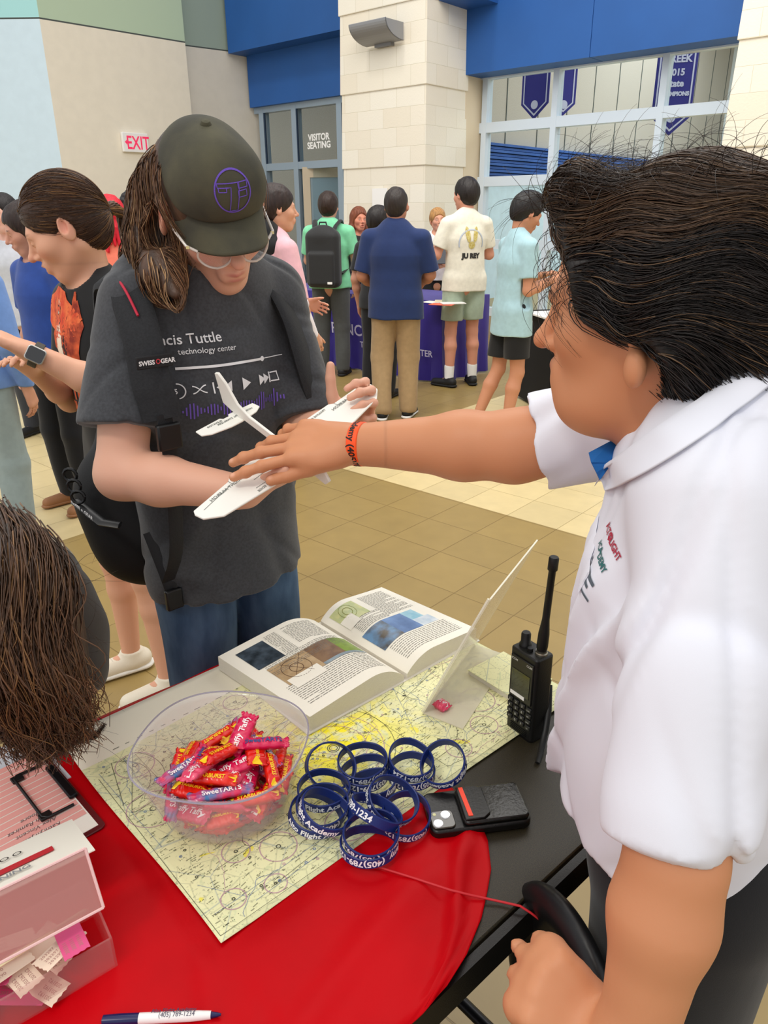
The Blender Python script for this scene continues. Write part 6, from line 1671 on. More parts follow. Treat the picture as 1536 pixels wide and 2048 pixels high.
for sg in (1, -1):
    a = [(-.011 + .022 * t / 8, sg * .006 * math.sin((t / 8 - .5) * 3.0)) for t in range(9)]; vs_ = []
    for x, y in a: vs_ += [(x, y - .001), (x, y + .001)]
    bprint(vs_, [(2 * i, 2 * i + 2, 2 * i + 3, 2 * i + 1) for i in range(8)], .5785, 1.2435)
for q in (rectv(0, 0, .016, .002), rectv(.0, .014, .016, .016), rectv(.015, 0, .017, .016)): bprint(*q, .716, 1.237)
rr = random.Random(2)
for k in range(36):
    h = .004 + .020 * abs(math.sin(k * .55)) * rr.uniform(.4, 1) + (.014 if k in (2, 3, 12, 13, 26, 27, 32) else 0)
    bprint(*rectv(0, -h / 2, .0022, h / 2), .549 + k * .0053, 1.2085, M_tpp)
# jeans
D = Sdf(); D.cap(TW(.605, bV, .90), TW(.73, bV, .90), .088, k=.03)
for hx in (.590, .745): D.chain([TW(hx, bV + .005, .86), TW(hx, bV + .01, .48), TW(hx, bV - .02, .08)], [.078, .068, .058], k=.012)
D.disp = wob(15, 30, .006, stretch=(1, 1, .6))
M_jean = mat('blue_denim', '#35506f', rough=.85, color2='#54708e', vscale=26, bump=.3, bscale=900, bdist=.0008, stretch=(1, 1, .35))
wmesh('jeans', D, .006, M_jean, boy)
for hx in (.590, .745):
    S2 = Sdf(); S2.cap(TW(hx, bV - .03, .05), TW(hx - .005, bV + .13, .038), .042, .036, k=.02); S2.cut((0, 0, .002), (0, 0, -1), k=.002); wmesh('shoe', S2, .006, mat('dark_sneaker', '#26272b', rough=.7), boy)
# hair
Hs = Sdf(); hair_cap(Hs, hcB, HRb, hsB, grow=.008)
hpt = lambda a, b_, c: hp(a, b_, c)
hR = [hpt(.055, -.060, .02), at(310, 400, 1.20), at(305, 480, 1.19), at(322, 545, 1.15), at(350, 588, 1.11)]
Hs.chain(hR, [.030, .034, .036, .026, .010], k=.03)
Hs.chain([hpt(.0, -.09, .0), hpt(0, -.10, -.10), TW(.60, -1.27, 1.44)], [.06, .06, .04], k=.03)
Hs.chain([hpt(.05, -.08, .0), hpt(.06, -.09, -.07), at(292, 560, 1.20)], [.035, .032, .020], k=.03)
Hs.chain([hpt(-.07, -.05, .0), hpt(-.078, -.06, -.10)], [.03, .02], k=.03)
Hs.ell(hpt(0, .105, -.04), [.072, .072, .12], HRb, k=.01, op='-')
Hs.ell(hpt(.100, .004, -.010), [.035, .030, .044], HRb, k=.008, op='-'); Hs.ell(hpt(-.100, .004, -.010), [.03, .030, .044], HRb, k=.008, op='-'); Hs.ell(hpt(0, .10, .05), [.09, .06, .05], HRb, k=.01, op='-')
Hs.disp = wob(3, 60, .005, stretch=(1, 1, .4))
def hcol(v, c): return np.clip(c * (1 + .3 * np.sin(v[:, :1] * 260 + v[:, 2:3] * 40)), 0, 1)
hairB = wmesh('hair', Hs, .003, M_hairb, boy, base='#4a3426', extra=hcol)
rs = np.random.RandomState(8)
vv = np.array([q.co[:] for q in hairB.data.vertices]) + np.array(boy['origin']); nnn = np.array([q.normal[:] for q in hairB.data.vertices])
m_ = (vv @ V > (hcB @ V) - .13) | (vv @ U < hcB @ U); lq_ = (vv - hcB) @ HRb; m_ &= (lq_[:, 2] < .075) & ((lq_[:, 1] < .0) | (lq_[:, 2] < -.02))
cand = vv[m_]; sel = cand[rs.choice(len(cand), 1500)]
def flow(P, t):
    d = np.tile(np.array([0, 0, -1.0]), (len(P), 1)); d += np.array(-U) * (.25 * np.sin(P[:, 2:3] * 38) ) + V * .15; return d
paths = comb(Hs, sel, flow, 12, .013, off=.001, seed=1, jitter=.10, stick=.9, spread=.006)
cc = np.array(lin('#6a4a32')) * rs.uniform(.35, 1.6, (len(sel), 1)) * np.array([1, .97, .9])
cc[rs.uniform(size=len(sel)) < .18] = np.array(lin('#b08a62'))
o = strands('hair_strands', paths, .0010, M_hair, None, cc); woff(o, boy)
# cap
K = Sdf(); capc = hp(0, -.012, .050)
K.ell(capc, [.081 * hsB, .103 * hsB, .080 * hsB], HRb, k=.01); K.ell(hp(0, .045, .066), [.058, .046, .050], HRb, k=.04)
K.cut(hp(0, 0, .030), HRb @ np.array([0, .02, -1.0]), k=.004); K.ell(hp(0, -.012, .030), [.077 * hsB, .097 * hsB, .080 * hsB], HRb, k=.004, op='-')
K.disp = wob(21, 50, .0022)
M_capm = mat('washed_black_twill', '#403f35', rough=.9, color2='#55523f', vscale=14, bump=.3, bscale=700, bdist=.0006)
capo = wmesh('cap', K, .0025, M_capm, boy)
vs = []; fs = []; nx, ny = 40, 16
for side in (0, 1):
    for j in range(ny + 1):
        t = j / ny
        for i in range(nx + 1):
            a = (i / nx - .5) * 2; th_ = a * 1.12
            bx, by = math.sin(th_) * .083, math.cos(th_) * .098 - .010
            ext = .054 * (1 - abs(a) ** 3.0) + .0
            x = bx * (1 + .03 * t * (1 - a * a)); y = by + ext * t
            z = .037 - .024 * (a * a) * (.35 + .65 * t) * 1.25 - .026 * t - .005 * t * t - side * .0030
            vs.append(hp(x, y, z) - np.array(boy['origin']))
n1 = (nx + 1) * (ny + 1)
for j in range(ny):
    for i in range(nx):
        a = j * (nx + 1) + i; q = (a, a + 1, a + nx + 2, a + nx + 1); fs.append(q[::-1]); fs.append(tuple(k + n1 for k in q))
for i in range(nx): a = ny * (nx + 1) + i; fs.append((a, a + n1, a + 1 + n1, a + 1)); a = i; fs.append((a, a + 1, a + 1 + n1, a + n1))
for j in range(ny):
    a = j * (nx + 1); fs.append((a, a + n1, a + nx + 1 + n1, a + nx + 1)); a += nx; fs.append((a, a + nx + 1, a + nx + 1 + n1, a + n1))
br = mesh_obj('brim', [tuple(q) for q in vs], fs, M_capm, capo)
bb = MB(); o_ = np.array(boy['origin'])
bb.lathe([(0, .006), (.006, .005), (.008, .001), (.008, -.002)], 14); mb_ = Matrix.Translation(Vector(hp(0, -.012, .1305) - o_)) @ Matrix([list(HRb[0]) + [0], list(HRb[1]) + [0], list(HRb[2]) + [0], [0, 0, 0, 1]])
bb.v = [tuple(mb_ @ Vector(q)) for q in bb.v]; bb.obj('button', M_capm, capo, smooth=True)
bvC = BVHTree.FromPolygons([Vector(v.co) + Vector(boy['origin']) for v in capo.data.vertices], [tuple(p.vertices) for p in capo.data.polygons])
def cprint(v, f, m, nm, org, off=.0012):
    o = ray_decal(nm, np.array(v, float), f, org, -HRb[:, 0], HRb[:, 2], -HRb[:, 1], bvC, m, None, off=off, maxlen=.005)
    if o: woff(o, capo)
M_pt = mat('purple_thread', '#6d4fc0', rough=.6, bump=.4, bscale=900)
corg = hp(.000, .30, .082)
def outline(p, w=.0012, closed=True):
    p = [np.array(q, float) for q in p]; n_ = len(p); vs = []
    for i in range(n_):
        t = nrm(p[(i + 1) % n_] - p[i - 1] if closed else p[min(i + 1, n_ - 1)] - p[max(i - 1, 0)]); q = np.array([-t[1], t[0]]) * w; vs += [tuple(p[i] + q), tuple(p[i] - q)]
    return vs, [(2 * i, 2 * i + 1, 2 * ((i + 1) % n_) + 1, 2 * ((i + 1) % n_)) for i in range(n_ if closed else n_ - 1)]
cprint(*outline(circ(0, 0, .0265, 40)[:-1], .0010), M_pt, 'embroidery', corg)
for poly in ([(-.022, .012), (.010, .012), (.004, -.024), (-.008, -.024), (-.003, .007), (-.022, .007)], [(-.021, .002), (-.010, .002), (-.010, .007), (-.021, .007)], [(.008, .012), (.022, .012), (.022, .005), (.008, .005)], [(.007, .002), (.020, .002), (.020, -.006), (.007, -.006)]):
    pp = []
    for i in range(len(poly)):
        a, b_ = np.array(poly[i]), np.array(poly[(i + 1) % len(poly)]); pp += [tuple(a + (b_ - a) * t / 4) for t in range(4)]
    cprint(*outline(pp, .0006), M_pt, 'embroidery', corg)
for ex_, ez_ in ((.038, .045), (-.036, .045), (.070, .03)):
    cprint(*outline(circ(ex_ * -1, ez_, .0022, 10)[:-1], .0007), mat('eyelet_thread', '#1f1e18'), 'eyelet', corg)
# glasses
M_gfr = mat('clear_glasses_frame', '#ece2d8', rough=.08, alpha=.72, spec=.8, coat=.5); M_gl = mat('spectacle_lens', '#ffffff', rough=.02, alpha=.10, spec=.8)
gl_ = wroot('glasses', hcB, 'clear plastic framed glasses worn by the boy in the cap', 'glasses'); 
for q in (-1, 1):
    ring = [tuple(hp(q * .034 + .026 * math.copysign(abs(math.cos(t)) ** .8, math.cos(t)), .108 - .006 * abs(math.cos(t)) * (1 if q * math.cos(t) > 0 else .2) - .010 * (q * math.cos(t) > 0) * abs(math.cos(t)), -.020 + .0185 * math.sin(t)) - hcB) for t in np.linspace(0, 2 * math.pi, 33)]
    MB().tube(ring, .0019, 8, cap=False).obj('rim', M_gfr, gl_, smooth=True)
    MB().add(ring[:-1], [tuple(range(32))]).obj('lens', M_gl, gl_)
    MB().tube([tuple(hp(q * .060, .094, -.012) - hcB), tuple(hp(q * .074, .080, -.008) - hcB), tuple(hp(q * .083, .01, -.002) - hcB), tuple(hp(q * .080, -.018, -.004) - hcB), tuple(hp(q * .076, -.030, -.02) - hcB)], .0022, 8).obj('temple_arm', M_gfr, gl_, smooth=True)
    MB().box(tuple(hp(q * .072, .083, -.009) - hcB), (.005, .005, .004)).obj('hinge', mat('gold_hinge', '#d8c48a', rough=.25, metal=.9), gl_)
MB().tube([tuple(hp(-.009, .110, -.016) - hcB), tuple(hp(0, .113, -.013) - hcB), tuple(hp(.009, .110, -.016) - hcB)], .002, 8).obj('bridge', M_gfr, gl_, smooth=True)
# backpack
bp = wroot('backpack', TW(.60, -1.48, 0), 'large black backpack hanging behind the boy in the cap, reaching below his hip', 'backpack')
S = Sdf(); Rb = rotm(0, 0, TA)
S.box(TW(.715, -1.405, 1.16), (.115, .065, .20), .05, Rb, k=.03); S.box(TW(.68, -1.43, 1.02), (.135, .085, .15), .055, Rb, k=.04); S.ell(TW(.635, -1.41, .93), (.135, .11, .10), Rb, k=.05); S.ell(TW(.72, -1.37, 1.34), (.10, .06, .05), Rb, k=.04)
S.ell(TW(.545, -1.38, .97), (.095, .095, .13), Rb, k=.05); S.ell(TW(.56, -1.34, .90), (.09, .09, .10), Rb, k=.05); S.box(TW(.565, -1.38, 1.06), (.03, .06, .11), .025, Rb, k=.04)
S.disp = wob(4, 24, .010)
M_bk = mat('black_pack_fabric', '#101012', rough=.75, bump=.35, bscale=600, bdist=.001, var=.2, vscale=10)
bag = wmesh('bag', S, .007, M_bk, bp)
M_web = mat('black_webbing', '#17171a', rough=.7, bump=.5, bscale=500, bdist=.001)
def fpt(px_, py_, v_): return onv(px_, py_, v_)
mesh_pad = mat('strap_padding', '#232427', rough=.85, bump=.6, bscale=700, bdist=.001, var=.2, vscale=300)
rs_ = smooth_path([TW(.545, -1.35, 1.30), TW(.522, -1.27, 1.405), TW(.512, -1.18, 1.405), TW(.500, -1.115, 1.345), TW(.494, -1.085, 1.27), TW(.497, -1.078, 1.24), TW(.500, -1.074, 1.212)], 36)
nr_ = [nrm(p - TW(.60, -1.22, min(p[2], 1.32) - .03)) for p in rs_]
ribbon(rs_, .062, .014, nr_, 'shoulder_strap', mesh_pad, bp)
ls_ = smooth_path([TW(.76, -1.35, 1.30), TW(.765, -1.27, 1.405), TW(.768, -1.18, 1.405), TW(.775, -1.115, 1.345), TW(.782, -1.080, 1.26), TW(.80, -1.075, 1.18), TW(.82, -1.10, 1.10)], 36)
ribbon(ls_, .062, .014, [nrm(p - TW(.70, -1.22, min(p[2], 1.32) - .03)) for p in ls_], 'shoulder_strap', mesh_pad, bp)
wb = smooth_path([TW(.501, -1.068, 1.22), TW(.503, -1.068, 1.14), TW(.503, -1.075, 1.05), TW(.502, -1.09, .97), TW(.505, -1.14, .90)], 14); ribbon(wb, .026, .003, [V] * len(wb), 'webbing', M_web, bp)
wb = smooth_path([TW(.503, -1.19, .98), TW(.508, -1.15, .90), TW(.512, -1.14, .86)], 8); ribbon(wb, .024, .003, [nrm(V - U * .6)] * len(wb), 'webbing', M_web, bp)
bo_ = np.array(bp['origin'])
def wbox(p, d, name, m, parent=bp, rz=TA, o=bo_): return MB().box(tuple(np.array(p) - o), d, rz=rz).obj(name, m, parent, bevel=.003)
wbox(TW(.502, -1.062, 1.185), (.040, .012, .042), 'buckle', M_blackp); wbox(TW(.510, -1.138, .862), (.032, .012, .04), 'buckle', M_blackp)
lab = wbox(TW(.496, -1.068, 1.303), (.060, .004, .020), 'label_patch', M_web)
t_ = MB(); text_on(t_, 'SWISS', .0095, (TW(.469, -1.0645, 1.2995) - bo_, U, Z_), bold=.00035); text_on(t_, 'GEAR', .0095, (TW(.504, -1.0645, 1.2995) - bo_, U, Z_), bold=.00035); t_.obj('lettering', mat('label_white', '#e8e6e6'), lab)
rg_ = [TW(.500, -1.0645, 1.303) - bo_ + (U * math.cos(t) + Z_ * math.sin(t)) * r_ for r_ in (.0038, .0026) for t in np.linspace(0, 6.283, 13)[:-1]]
MB().add([tuple(q) for q in rg_], [(i, (i + 1) % 12, 12 + (i + 1) % 12, 12 + i) for i in range(12)]).obj('emblem', mat('label_red', '#d23a44'), lab)
rp = smooth_path([TW(.505, -1.185, 1.418), TW(.500, -1.145, 1.398), TW(.500, -1.115, 1.366)], 10); MB().tube([tuple(p - bo_) for p in rp], .0022, 8).obj('red_piping', mat('red_piping', '#c01e3c', rough=.6), bp, smooth=True)
# side label band and hooks low on the pack
q0, q1 = at(152, 1003, 1.36), at(205, 1045, 1.32)
MB().tube([tuple(q0 - bo_), tuple(q1 - bo_), tuple(at(240, 1050, 1.32) - bo_)], .011, 6, flat=.5).obj('side_band', M_blackp, bp, smooth=True)
dX = nrm(q1 - q0); dN = nrm(-np.cross(dX, Z_)); dN = dN if dN @ fw < 0 else -dN; dY = np.cross(dN, dX)
dY = dY if dY[2] > 0 else -dY
t_ = MB(); text_on(t_, 'SWISS + GEAR', .011, (q0 + dN * .010 - dY * .001 - bo_, dX, dY), bold=.0004); t_.obj('lettering', mat('label_white', '#e8e6e6'), bp)
for k in range(3):
    a = at(140 + 8 * k, 950 + 22 * k, 1.34); MB().tube([tuple(a + np.array([.012 * math.cos(t), 0, .012 * math.sin(t)]) - bo_) for t in np.linspace(0, 6.28, 12)], .003, 6).obj('strap_loop', M_blackp, bp, smooth=True)

# ---- foam glider
wt0, wt1 = at(405, 1035, 1.05), at(748, 776, 1.235)
wd = nrm(wt1 - wt0); fwd_ = nrm(V * .92 - U * .12 + Z_ * -.28); fwd_ = nrm(fwd_ - wd * (fwd_ @ wd)); gn = nrm(np.cross(fwd_, wd)); gn = gn if gn[2] > 0 else -gn
gc = (wt0 + wt1) / 2
gd = wroot('foam_glider', gc, 'white foam toy glider with printed markings held between the boy and the outstretched hand', 'toy glider')
M_foam = mat('white_foam', '#f5f3ea', rough=.75, bump=.1, bscale=600)
SPN = float(np.linalg.norm(wt1 - wt0)) / 2
def gq(a, b_, c=0): return wd * a + fwd_ * b_ + gn * c      # a spanwise, b forward, c up
def gplate(out, th_, name, m=M_foam, f=gq, parent=gd):
    n_ = len(out); vs = [tuple(f(a, b_, th_ / 2)) for a, b_ in out] + [tuple(f(a, b_, -th_ / 2)) for a, b_ in out]
    return MB().add(vs, [tuple(range(n_)), tuple(range(2 * n_ - 1, n_ - 1, -1))] + [(i, n_ + i, n_ + (i + 1) % n_, (i + 1) % n_) for i in range(n_)]).obj(name, m, parent, bevel=.0012)
wo = [(-SPN, -.020), (-SPN - .004, -.012), (-SPN - .002, .004), (-SPN + .02, .024), (-.03, .044), (.03, .044), (SPN - .02, .024), (SPN, .008), (SPN + .004, -.010), (SPN - .004, -.024), (.115, -.026), (.108, -.032), (.03, -.036), (-.03, -.036), (-.108, -.032), (-.115, -.026)]
gplate(wo, .0035, 'wing')
tl_ = at(447, 800, 1.16) - gc; ns_ = at(655, 958, 1.085) - gc
fz = lambda t: tl_ + (ns_ - tl_) * t
# fuselage: a flat upright profile from fin to nose
fd = nrm(ns_ - tl_); LN = float(np.linalg.norm(ns_ - tl_)); fu = nrm(gn - fd * (gn @ fd)); fs_ = np.cross(fd, fu)
prf = [(-.012, .050), (-.004, .055), (.012, .044), (.035, .016), (.06, .008), (.12, .007), (LN - .03, .016), (LN - .005, .012), (LN + .006, .0), (LN - .002, -.014), (LN - .04, -.012), (.10, -.008), (.02, -.008), (.0, -.004)]
gplate(prf, .0045, 'fuselage', f=lambda a, b_, c=0: tl_ + fd * a + fu * b_ + fs_ * c)
sC = (at(401, 870, 1.125) + at(515, 812, 1.185)) / 2 - gc; sh2 = float(np.linalg.norm(at(515, 812, 1.185) - at(401, 870, 1.125))) / 2; sd_ = nrm(at(515, 812, 1.185) - at(401, 870, 1.125))
gplate([(-sh2, -.012), (-sh2 - .001, .004), (-sh2 + .012, .012), (-.01, .018), (.01, .018), (sh2 - .012, .012), (sh2 + .001, .004), (sh2, -.012), (.008, -.014), (.005, -.009), (-.005, -.009), (-.008, -.014)], .003, 'stabilizer', f=lambda a, b_, c=0: sC + sd_ * a + fwd_ * b_ + gn * c)
M_gp = mat('glider_print', '#6b6f6a', rough=.7)
t_ = MB()
def gtext(s_, a, b_, sz, flip=1, base=None, xd=None): text_on(t_, s_, sz, ((gq(a, b_, .0024) if base is None else base), (wd if xd is None else xd) * flip, fwd_ * flip), bold=.0001)
gtext('LEFT AILERON', .155, -.012, .0085, -1); gtext('RIGHT AILERON', -.10, -.012, .008, -1); gtext('TRAILING EDGE', .095, -.024, .006, -1); gtext('WING', .08, .015, .008, -1); gtext('LEADING EDGE', -.06, .030, .0062, -1)
gtext('HORIZONTAL STABILIZER', 0, 0, .0058, -1, base=sC + sd_ * .045 + fwd_ * .002 + gn * .002, xd=sd_); gtext('ELEVATOR', 0, 0, .0058, -1, base=sC - sd_ * .01 - fwd_ * .004 + gn * .002, xd=sd_)
for k in range(5): text_on(t_, 'AIRFLOW', .005, (gq(-.02 + .004 * k, .008 - .008 * k, .0024), -wd, -fwd_))
t_.obj('lettering', M_gp, gd)
ln_ = [[(-SPN + .01, -.008), (-.12, -.016)], [(-.115, -.016), (-.115, -.026)], [(.115, -.016), (.115, -.026)], [(.12, -.016), (SPN - .01, -.010)], [(-.10, .02), (-.04, .026)], [(-.09, .004), (-.05, .004)]]
strokes('drawn_lines', ln_, .0008, M_gp, gd, lambda a, b_: tuple(gq(a, b_, .0023)))
# ------------------------------------------------------------------ the man in the white polo
SKP = '#cf8e66'
po = wroot('person', (.37, .66, 0), 'man with thick dark hair in a white polo shirt reaching out toward the glider', 'person')
tzP = math.radians(-62); fP = np.array([math.sin(tzP), math.cos(tzP), 0]); rP = np.array([fP[1], -fP[0], 0])
hcP = np.array([.262, .748, 1.432]); HRp = frame(math.radians(-60), math.radians(9), 0); hsP = .97
pp_ = lambda a, b_, c: hcP + HRp @ (np.array([a, b_, c]) * hsP)
nL, nR_ = at(1432, 1015, .61), np.array([.345, .905, 1.272])
eLp, wLp = at(1352, 1715, .575), at(1262, 2110, .60)
eRp, wRp = at(1030, 893, .985), at(705, 888, 1.075)
tc_ = np.array([.355, .690, 0])
def TP(a, b_, z): return tc_ + rP * a + fP * b_ + np.array([0, 0, z])
S = Sdf()
S.chain([TP(0, -.02, .80), TP(0, 0, 1.0), TP(0, 0, 1.17), TP(0, -.01, 1.25)], [.150, .145, .150, .11], k=.04, n=fP, fl=1.3)
S.cap(nL - rP * -.03, nR_, .050, .048, k=.04)
S.cap(np.array([.335, .735, 1.25]), pp_(0, -.025, -.075), .064, .060, k=.04)
for q in (-1, 1): S.chain([TP(q * .09, -.02, .82), TP(q * .10, -.02, .45), TP(q * .10, -.04, .08)], [.082, .058, .036], k=.02); S.cap(TP(q * .10, -.04, .06), TP(q * .10, .10, .035), .034, .03, k=.02)
S.cap(nL, eLp, .041, .035, k=.02); m_ = eLp + (wLp - eLp) * .28; S.cap(eLp, m_, .0345, .0385, k=.02); S.cap(m_, wLp, .0385, .027, k=.02)
S.cap(nR_, eRp, .054, .046, k=.02); m_ = eRp + (wRp - eRp) * .3; S.cap(eRp, m_, .046, .045, k=.02); S.cap(m_, wRp, .045, .0285, k=.02)
head_sdf(S, hcP, HRp, hsP, jaw=1.12, nose=1.0)
S.ell(pp_(0, .04, -.100), [.055, .055, .035], HRp, k=.04); S.ell(at(1270, 738, .665), [.010, .013, .018], k=.012)
hF = nrm(at(600, 885, 1.085) - wRp)
tP = hand_sdf(S, wRp, hF, nrm(-fw * .75 + up * .55), -1 if True else 1, 1.02, curls=[(.10, .12, .10), (.15, .2, .15), (.35, .35, .25), (.45, .45, .3)], spread=.20, thumb_dir=nrm(rt * -.86 - up * .36 + fw * .1))
# left hand closed over the top of the chair back
wH = at(1215, 2100, .625); S.cap(wLp, wH, .030, .027, k=.03)
tQ = hand_sdf(S, wH, nrm(-rt * .72 + up * .66 + fw * .15), nrm(-fw * .85 + up * .4), 1, .88, curls=[(1.35, 1.5, .9)] * 4, spread=.0, thumb_dir=nrm(-rt * .7 + up * .2 + fw * .7))
Fq = nrm(-rt * .72 + up * .66 + fw * .15); Nq = nrm(-fw * .85 + up * .4); Nq = nrm(Nq - Fq * (Nq @ Fq)); Tq = np.cross(Fq, Nq); S.cap(wH + Fq * .074 + Tq * .024 - Nq * .018, wH + Fq * .068 - Tq * .024 - Nq * .018, .017, k=.01)
spots = head_spots(hcP, HRp, hsP, SKP, lips='#b06a58', brow='#2a1a12', eye='shut', blush='#d9805f', bl=.3) + nails(tP + tQ, 1.0, '#eab296')
rr = random.Random(4)
for _ in range(14): spots.append((pp_(-.07 + rr.uniform(-.02, .03), .02 + rr.uniform(-.03, .05), -.04 + rr.uniform(-.05, .04)), [.0016] * 3, '#8a5238', .6))
for a, b_ in ((.3, .02), (.5, -.02), (.45, .03), (.7, .0)): spots.append((eLp + (wLp - eLp) * a - fw * .042 + rt * b_, [.003] * 3, '#a5653f', .6))
lo, hi = S.bounds()
lo2 = np.array([lo[0], .35, 1.0])
pcs = [S.mesh(.008, lo, (hi[0], hi[1], .72)), S.mesh(.0045, (lo[0], lo[1], .715), (hi[0], hi[1], 1.12)), S.mesh(.0025, (.0, lo[1], 1.117), hi), S.mesh(.0021, (lo[0], lo[1], 1.08), (.004, hi[1], 1.40))]
wmesh('body', join_pieces(pcs), 0, M_skin, po, spots=spots, base=SKP)
# polo shirt
C = Sdf()
C.chain([TP(0, -.01, 1.26), TP(0, 0, 1.16), TP(0, .0, 1.0), TP(0, -.0, .74)], [.135, .172, .172, .182], k=.05, n=fP, fl=1.28)
C.cap(nL + rP * .03, nR_ - rP * .03, .064, .060, k=.05)
C.cap(np.array([.335, .735, 1.24]), np.array([.325, .745, 1.315]), .086, .074, k=.03)
d1_ = eLp - nL; seL_ = nL + d1_ * .84; C.chain([nL, nL + d1_ * .5, seL_], [.060, .056, .054], k=.04); C.capcut(nL + d1_ * .5, seL_ + d1_ * .5, .056, .058, seL_ + nrm(d1_) * .035, nrm(d1_), k=.03)
d2_ = eRp - nR_; seR_ = at(1062, 888, .965); dd2 = nrm(eRp - nR_); C.capcut(nR_, seR_ + dd2 * .1, .066, .078, seR_, dd2, k=.05)
h1 = nrm(d1_); C.cap(seL_ + h1 * .070, seL_ + h1 * .2, .046, .05, k=.004, op='-')
C.cap(seR_ + dd2 * .045, seR_ + dd2 * .2, .060, .064, k=.004, op='-')
C.cut((0, 0, .875), (0, 0, -1), k=.006)
nb = np.array([.325, .745, 1.32]); C.ell(nb + fP * .05 + np.array([0, 0, .015]), [.075, .075, .060], k=.006, op='-')
pw1 = wob(31, 13, .018, stretch=(1, 1, .6)); pw2 = crease(37, 21, .0065, n=5)
def pfold(X, Y, Z):
    f_ = pw1(X, Y, Z) + pw2(X, Y, Z)
    a = (X - tc_[0]) * rP[0] + (Y - tc_[1]) * rP[1]
    for a0, s_, w_, am in ((-.10, .35, .014, .016), (-.05, .22, .012, .014), (-.145, .5, .012, .016), (.0, .12, .016, .010)):
        f_ = f_ - am * np.exp(-(((a - a0) + (Z - 1.12) * s_) / w_) ** 2) * np.clip((1.22 - Z) / .1, 0, 1)
    return f_
C.disp = pfold
M_polo = mat('white_pique', '#e7e8f1', rough=.85, sheen=.0, spec=.2, bump=.12, bscale=1500, bdist=.0005)
shP = wmesh('polo_shirt', C, .0045, M_polo, po)
bvP = BVHTree.FromPolygons([Vector(v.co) + Vector(po['origin']) for v in shP.data.vertices], [tuple(p.vertices) for p in shP.data.polygons])
oP = np.array(po['origin'])
# placket and buttons
def hitP(px_, py_, off=.0):
    r = ray(px_, py_); d = nrm(r); h = bvP.ray_cast(Vector(CO), Vector(d), 3)
    return (np.array(h[0]) + np.array(h[1]) * off, np.array(h[1])) if h[0] is not None else (None, None)
for bx_, by_ in ((1199, 990), (1176, 1067)):
    p, n1_ = hitP(bx_, by_, .004)
    if p is None: continue
    q = Vector(n1_).to_track_quat('Z', 'Y').to_matrix().to_4x4()
    MB().lathe([(0, .0012), (.004, .0014), (.0055, .002), (.006, .0005), (.006, -.001)], 20, Matrix.Translation(Vector(p - oP)) @ q).obj('button', mat('pearl_button', '#e6e6f2', rough=.2, coat=.5), shP, smooth=True)
# collar leaf folded over the shirt round the near side of the neck
bdP = [c for c in po.children if c.name.startswith('body')][0]; vP = [Vector(v.co) + Vector(po['origin']) for v in bdP.data.vertices]; bvPb = BVHTree.FromPolygons(vP, [tuple(p.vertices) for p in bdP.data.polygons])
def hit_any(px_, py_):
    d = Vector(nrm(ray(px_, py_))); hs_ = [h for h in (bvP.ray_cast(Vector(CO), d, 3), bvPb.ray_cast(Vector(CO), d, 3)) if h[0] is not None]
    return min(hs_, key=lambda h: h[3]) if hs_ else None
lowp = smooth_path([np.array([x, y, 0.]) for x, y in ((1207, 987), (1250, 975), (1310, 945), (1390, 895), (1460, 840), (1530, 785), (1600, 730))], 42)
uppp = smooth_path([np.array([x, y, 0.]) for x, y in ((1193, 945), (1222, 925), (1280, 893), (1350, 848), (1410, 800), (1480, 735), (1550, 665))], 42)
rowsC = []
for lo_, up_ in zip(lowp, uppp):
    hl, hu = hit_any(lo_[0], lo_[1]), hit_any(up_[0], up_[1])
    if hl is None or hu is None: continue
    pl_ = np.array(hl[0]) + np.array(hl[1]) * .0045; pu_ = np.array(hu[0]) + np.array(hu[1]) * .010
    rowsC.append((pl_, (pl_ + pu_) / 2 - fw * .007, pu_, pu_ + fw * .02 - up * .012))
for _ in range(3):
    rowsC = [tuple((rowsC[max(i - 1, 0)][j] + rowsC[i][j] + rowsC[min(i + 1, len(rowsC) - 1)][j]) / 3 for j in range(4)) for i in range(len(rowsC))]
vs = [tuple(q - oP) for r_ in rowsC for q in r_]; fs = [(i * 4 + j, i * 4 + j + 1, (i + 1) * 4 + j + 1, (i + 1) * 4 + j) for i in range(len(rowsC) - 1) for j in range(3)]
o = mesh_obj('collar', vs, fs, M_polo, po); sd = o.modifiers.new('s', 'SOLIDIFY'); sd.thickness = .0022; sd.offset = 0
ss_ = o.modifiers.new('u', 'SUBSURF'); ss_.levels = 1; ss_.render_levels = 1
M_bluel = mat('royal_blue_lining', '#1d6bb5', rough=.6)
def slabp(pxs, d_, name, m, th_=.002):
    q = [at(x, y, dd_) - oP for (x, y), dd_ in zip(pxs, d_)]; n_ = len(q); return MB().add([tuple(v) for v in q] + [tuple(v + fw * th_) for v in q], [tuple(range(n_)), tuple(range(2 * n_ - 1, n_ - 1, -1))] + [(i, n_ + i, n_ + (i + 1) % n_, (i + 1) % n_) for i in range(n_)]).obj(name, m, po)
slabp([(1178, 905), (1225, 880), (1262, 884), (1262, 908), (1225, 926), (1183, 925)], [.765, .775, .78, .775, .765, .755], 'collar_lining', M_bluel)
slabp([(1183, 925), (1225, 926), (1200, 960), (1193, 945)], [.757, .765, .755, .750], 'collar_lining', M_bluel)
pr_ = []
for x, y in ((1208, 985), (1200, 1015), (1192, 1045), (1186, 1075), (1179, 1105), (1174, 1135), (1170, 1165)):
    p, n1_ = hitP(x, y, .0015)
    if p is not None: pr_.append((p, n1_))
if len(pr_) > 3: ribbon([p for p, _ in pr_], .026, .002, [n1_ for _, n1_ in pr_], 'placket', M_polo, po)
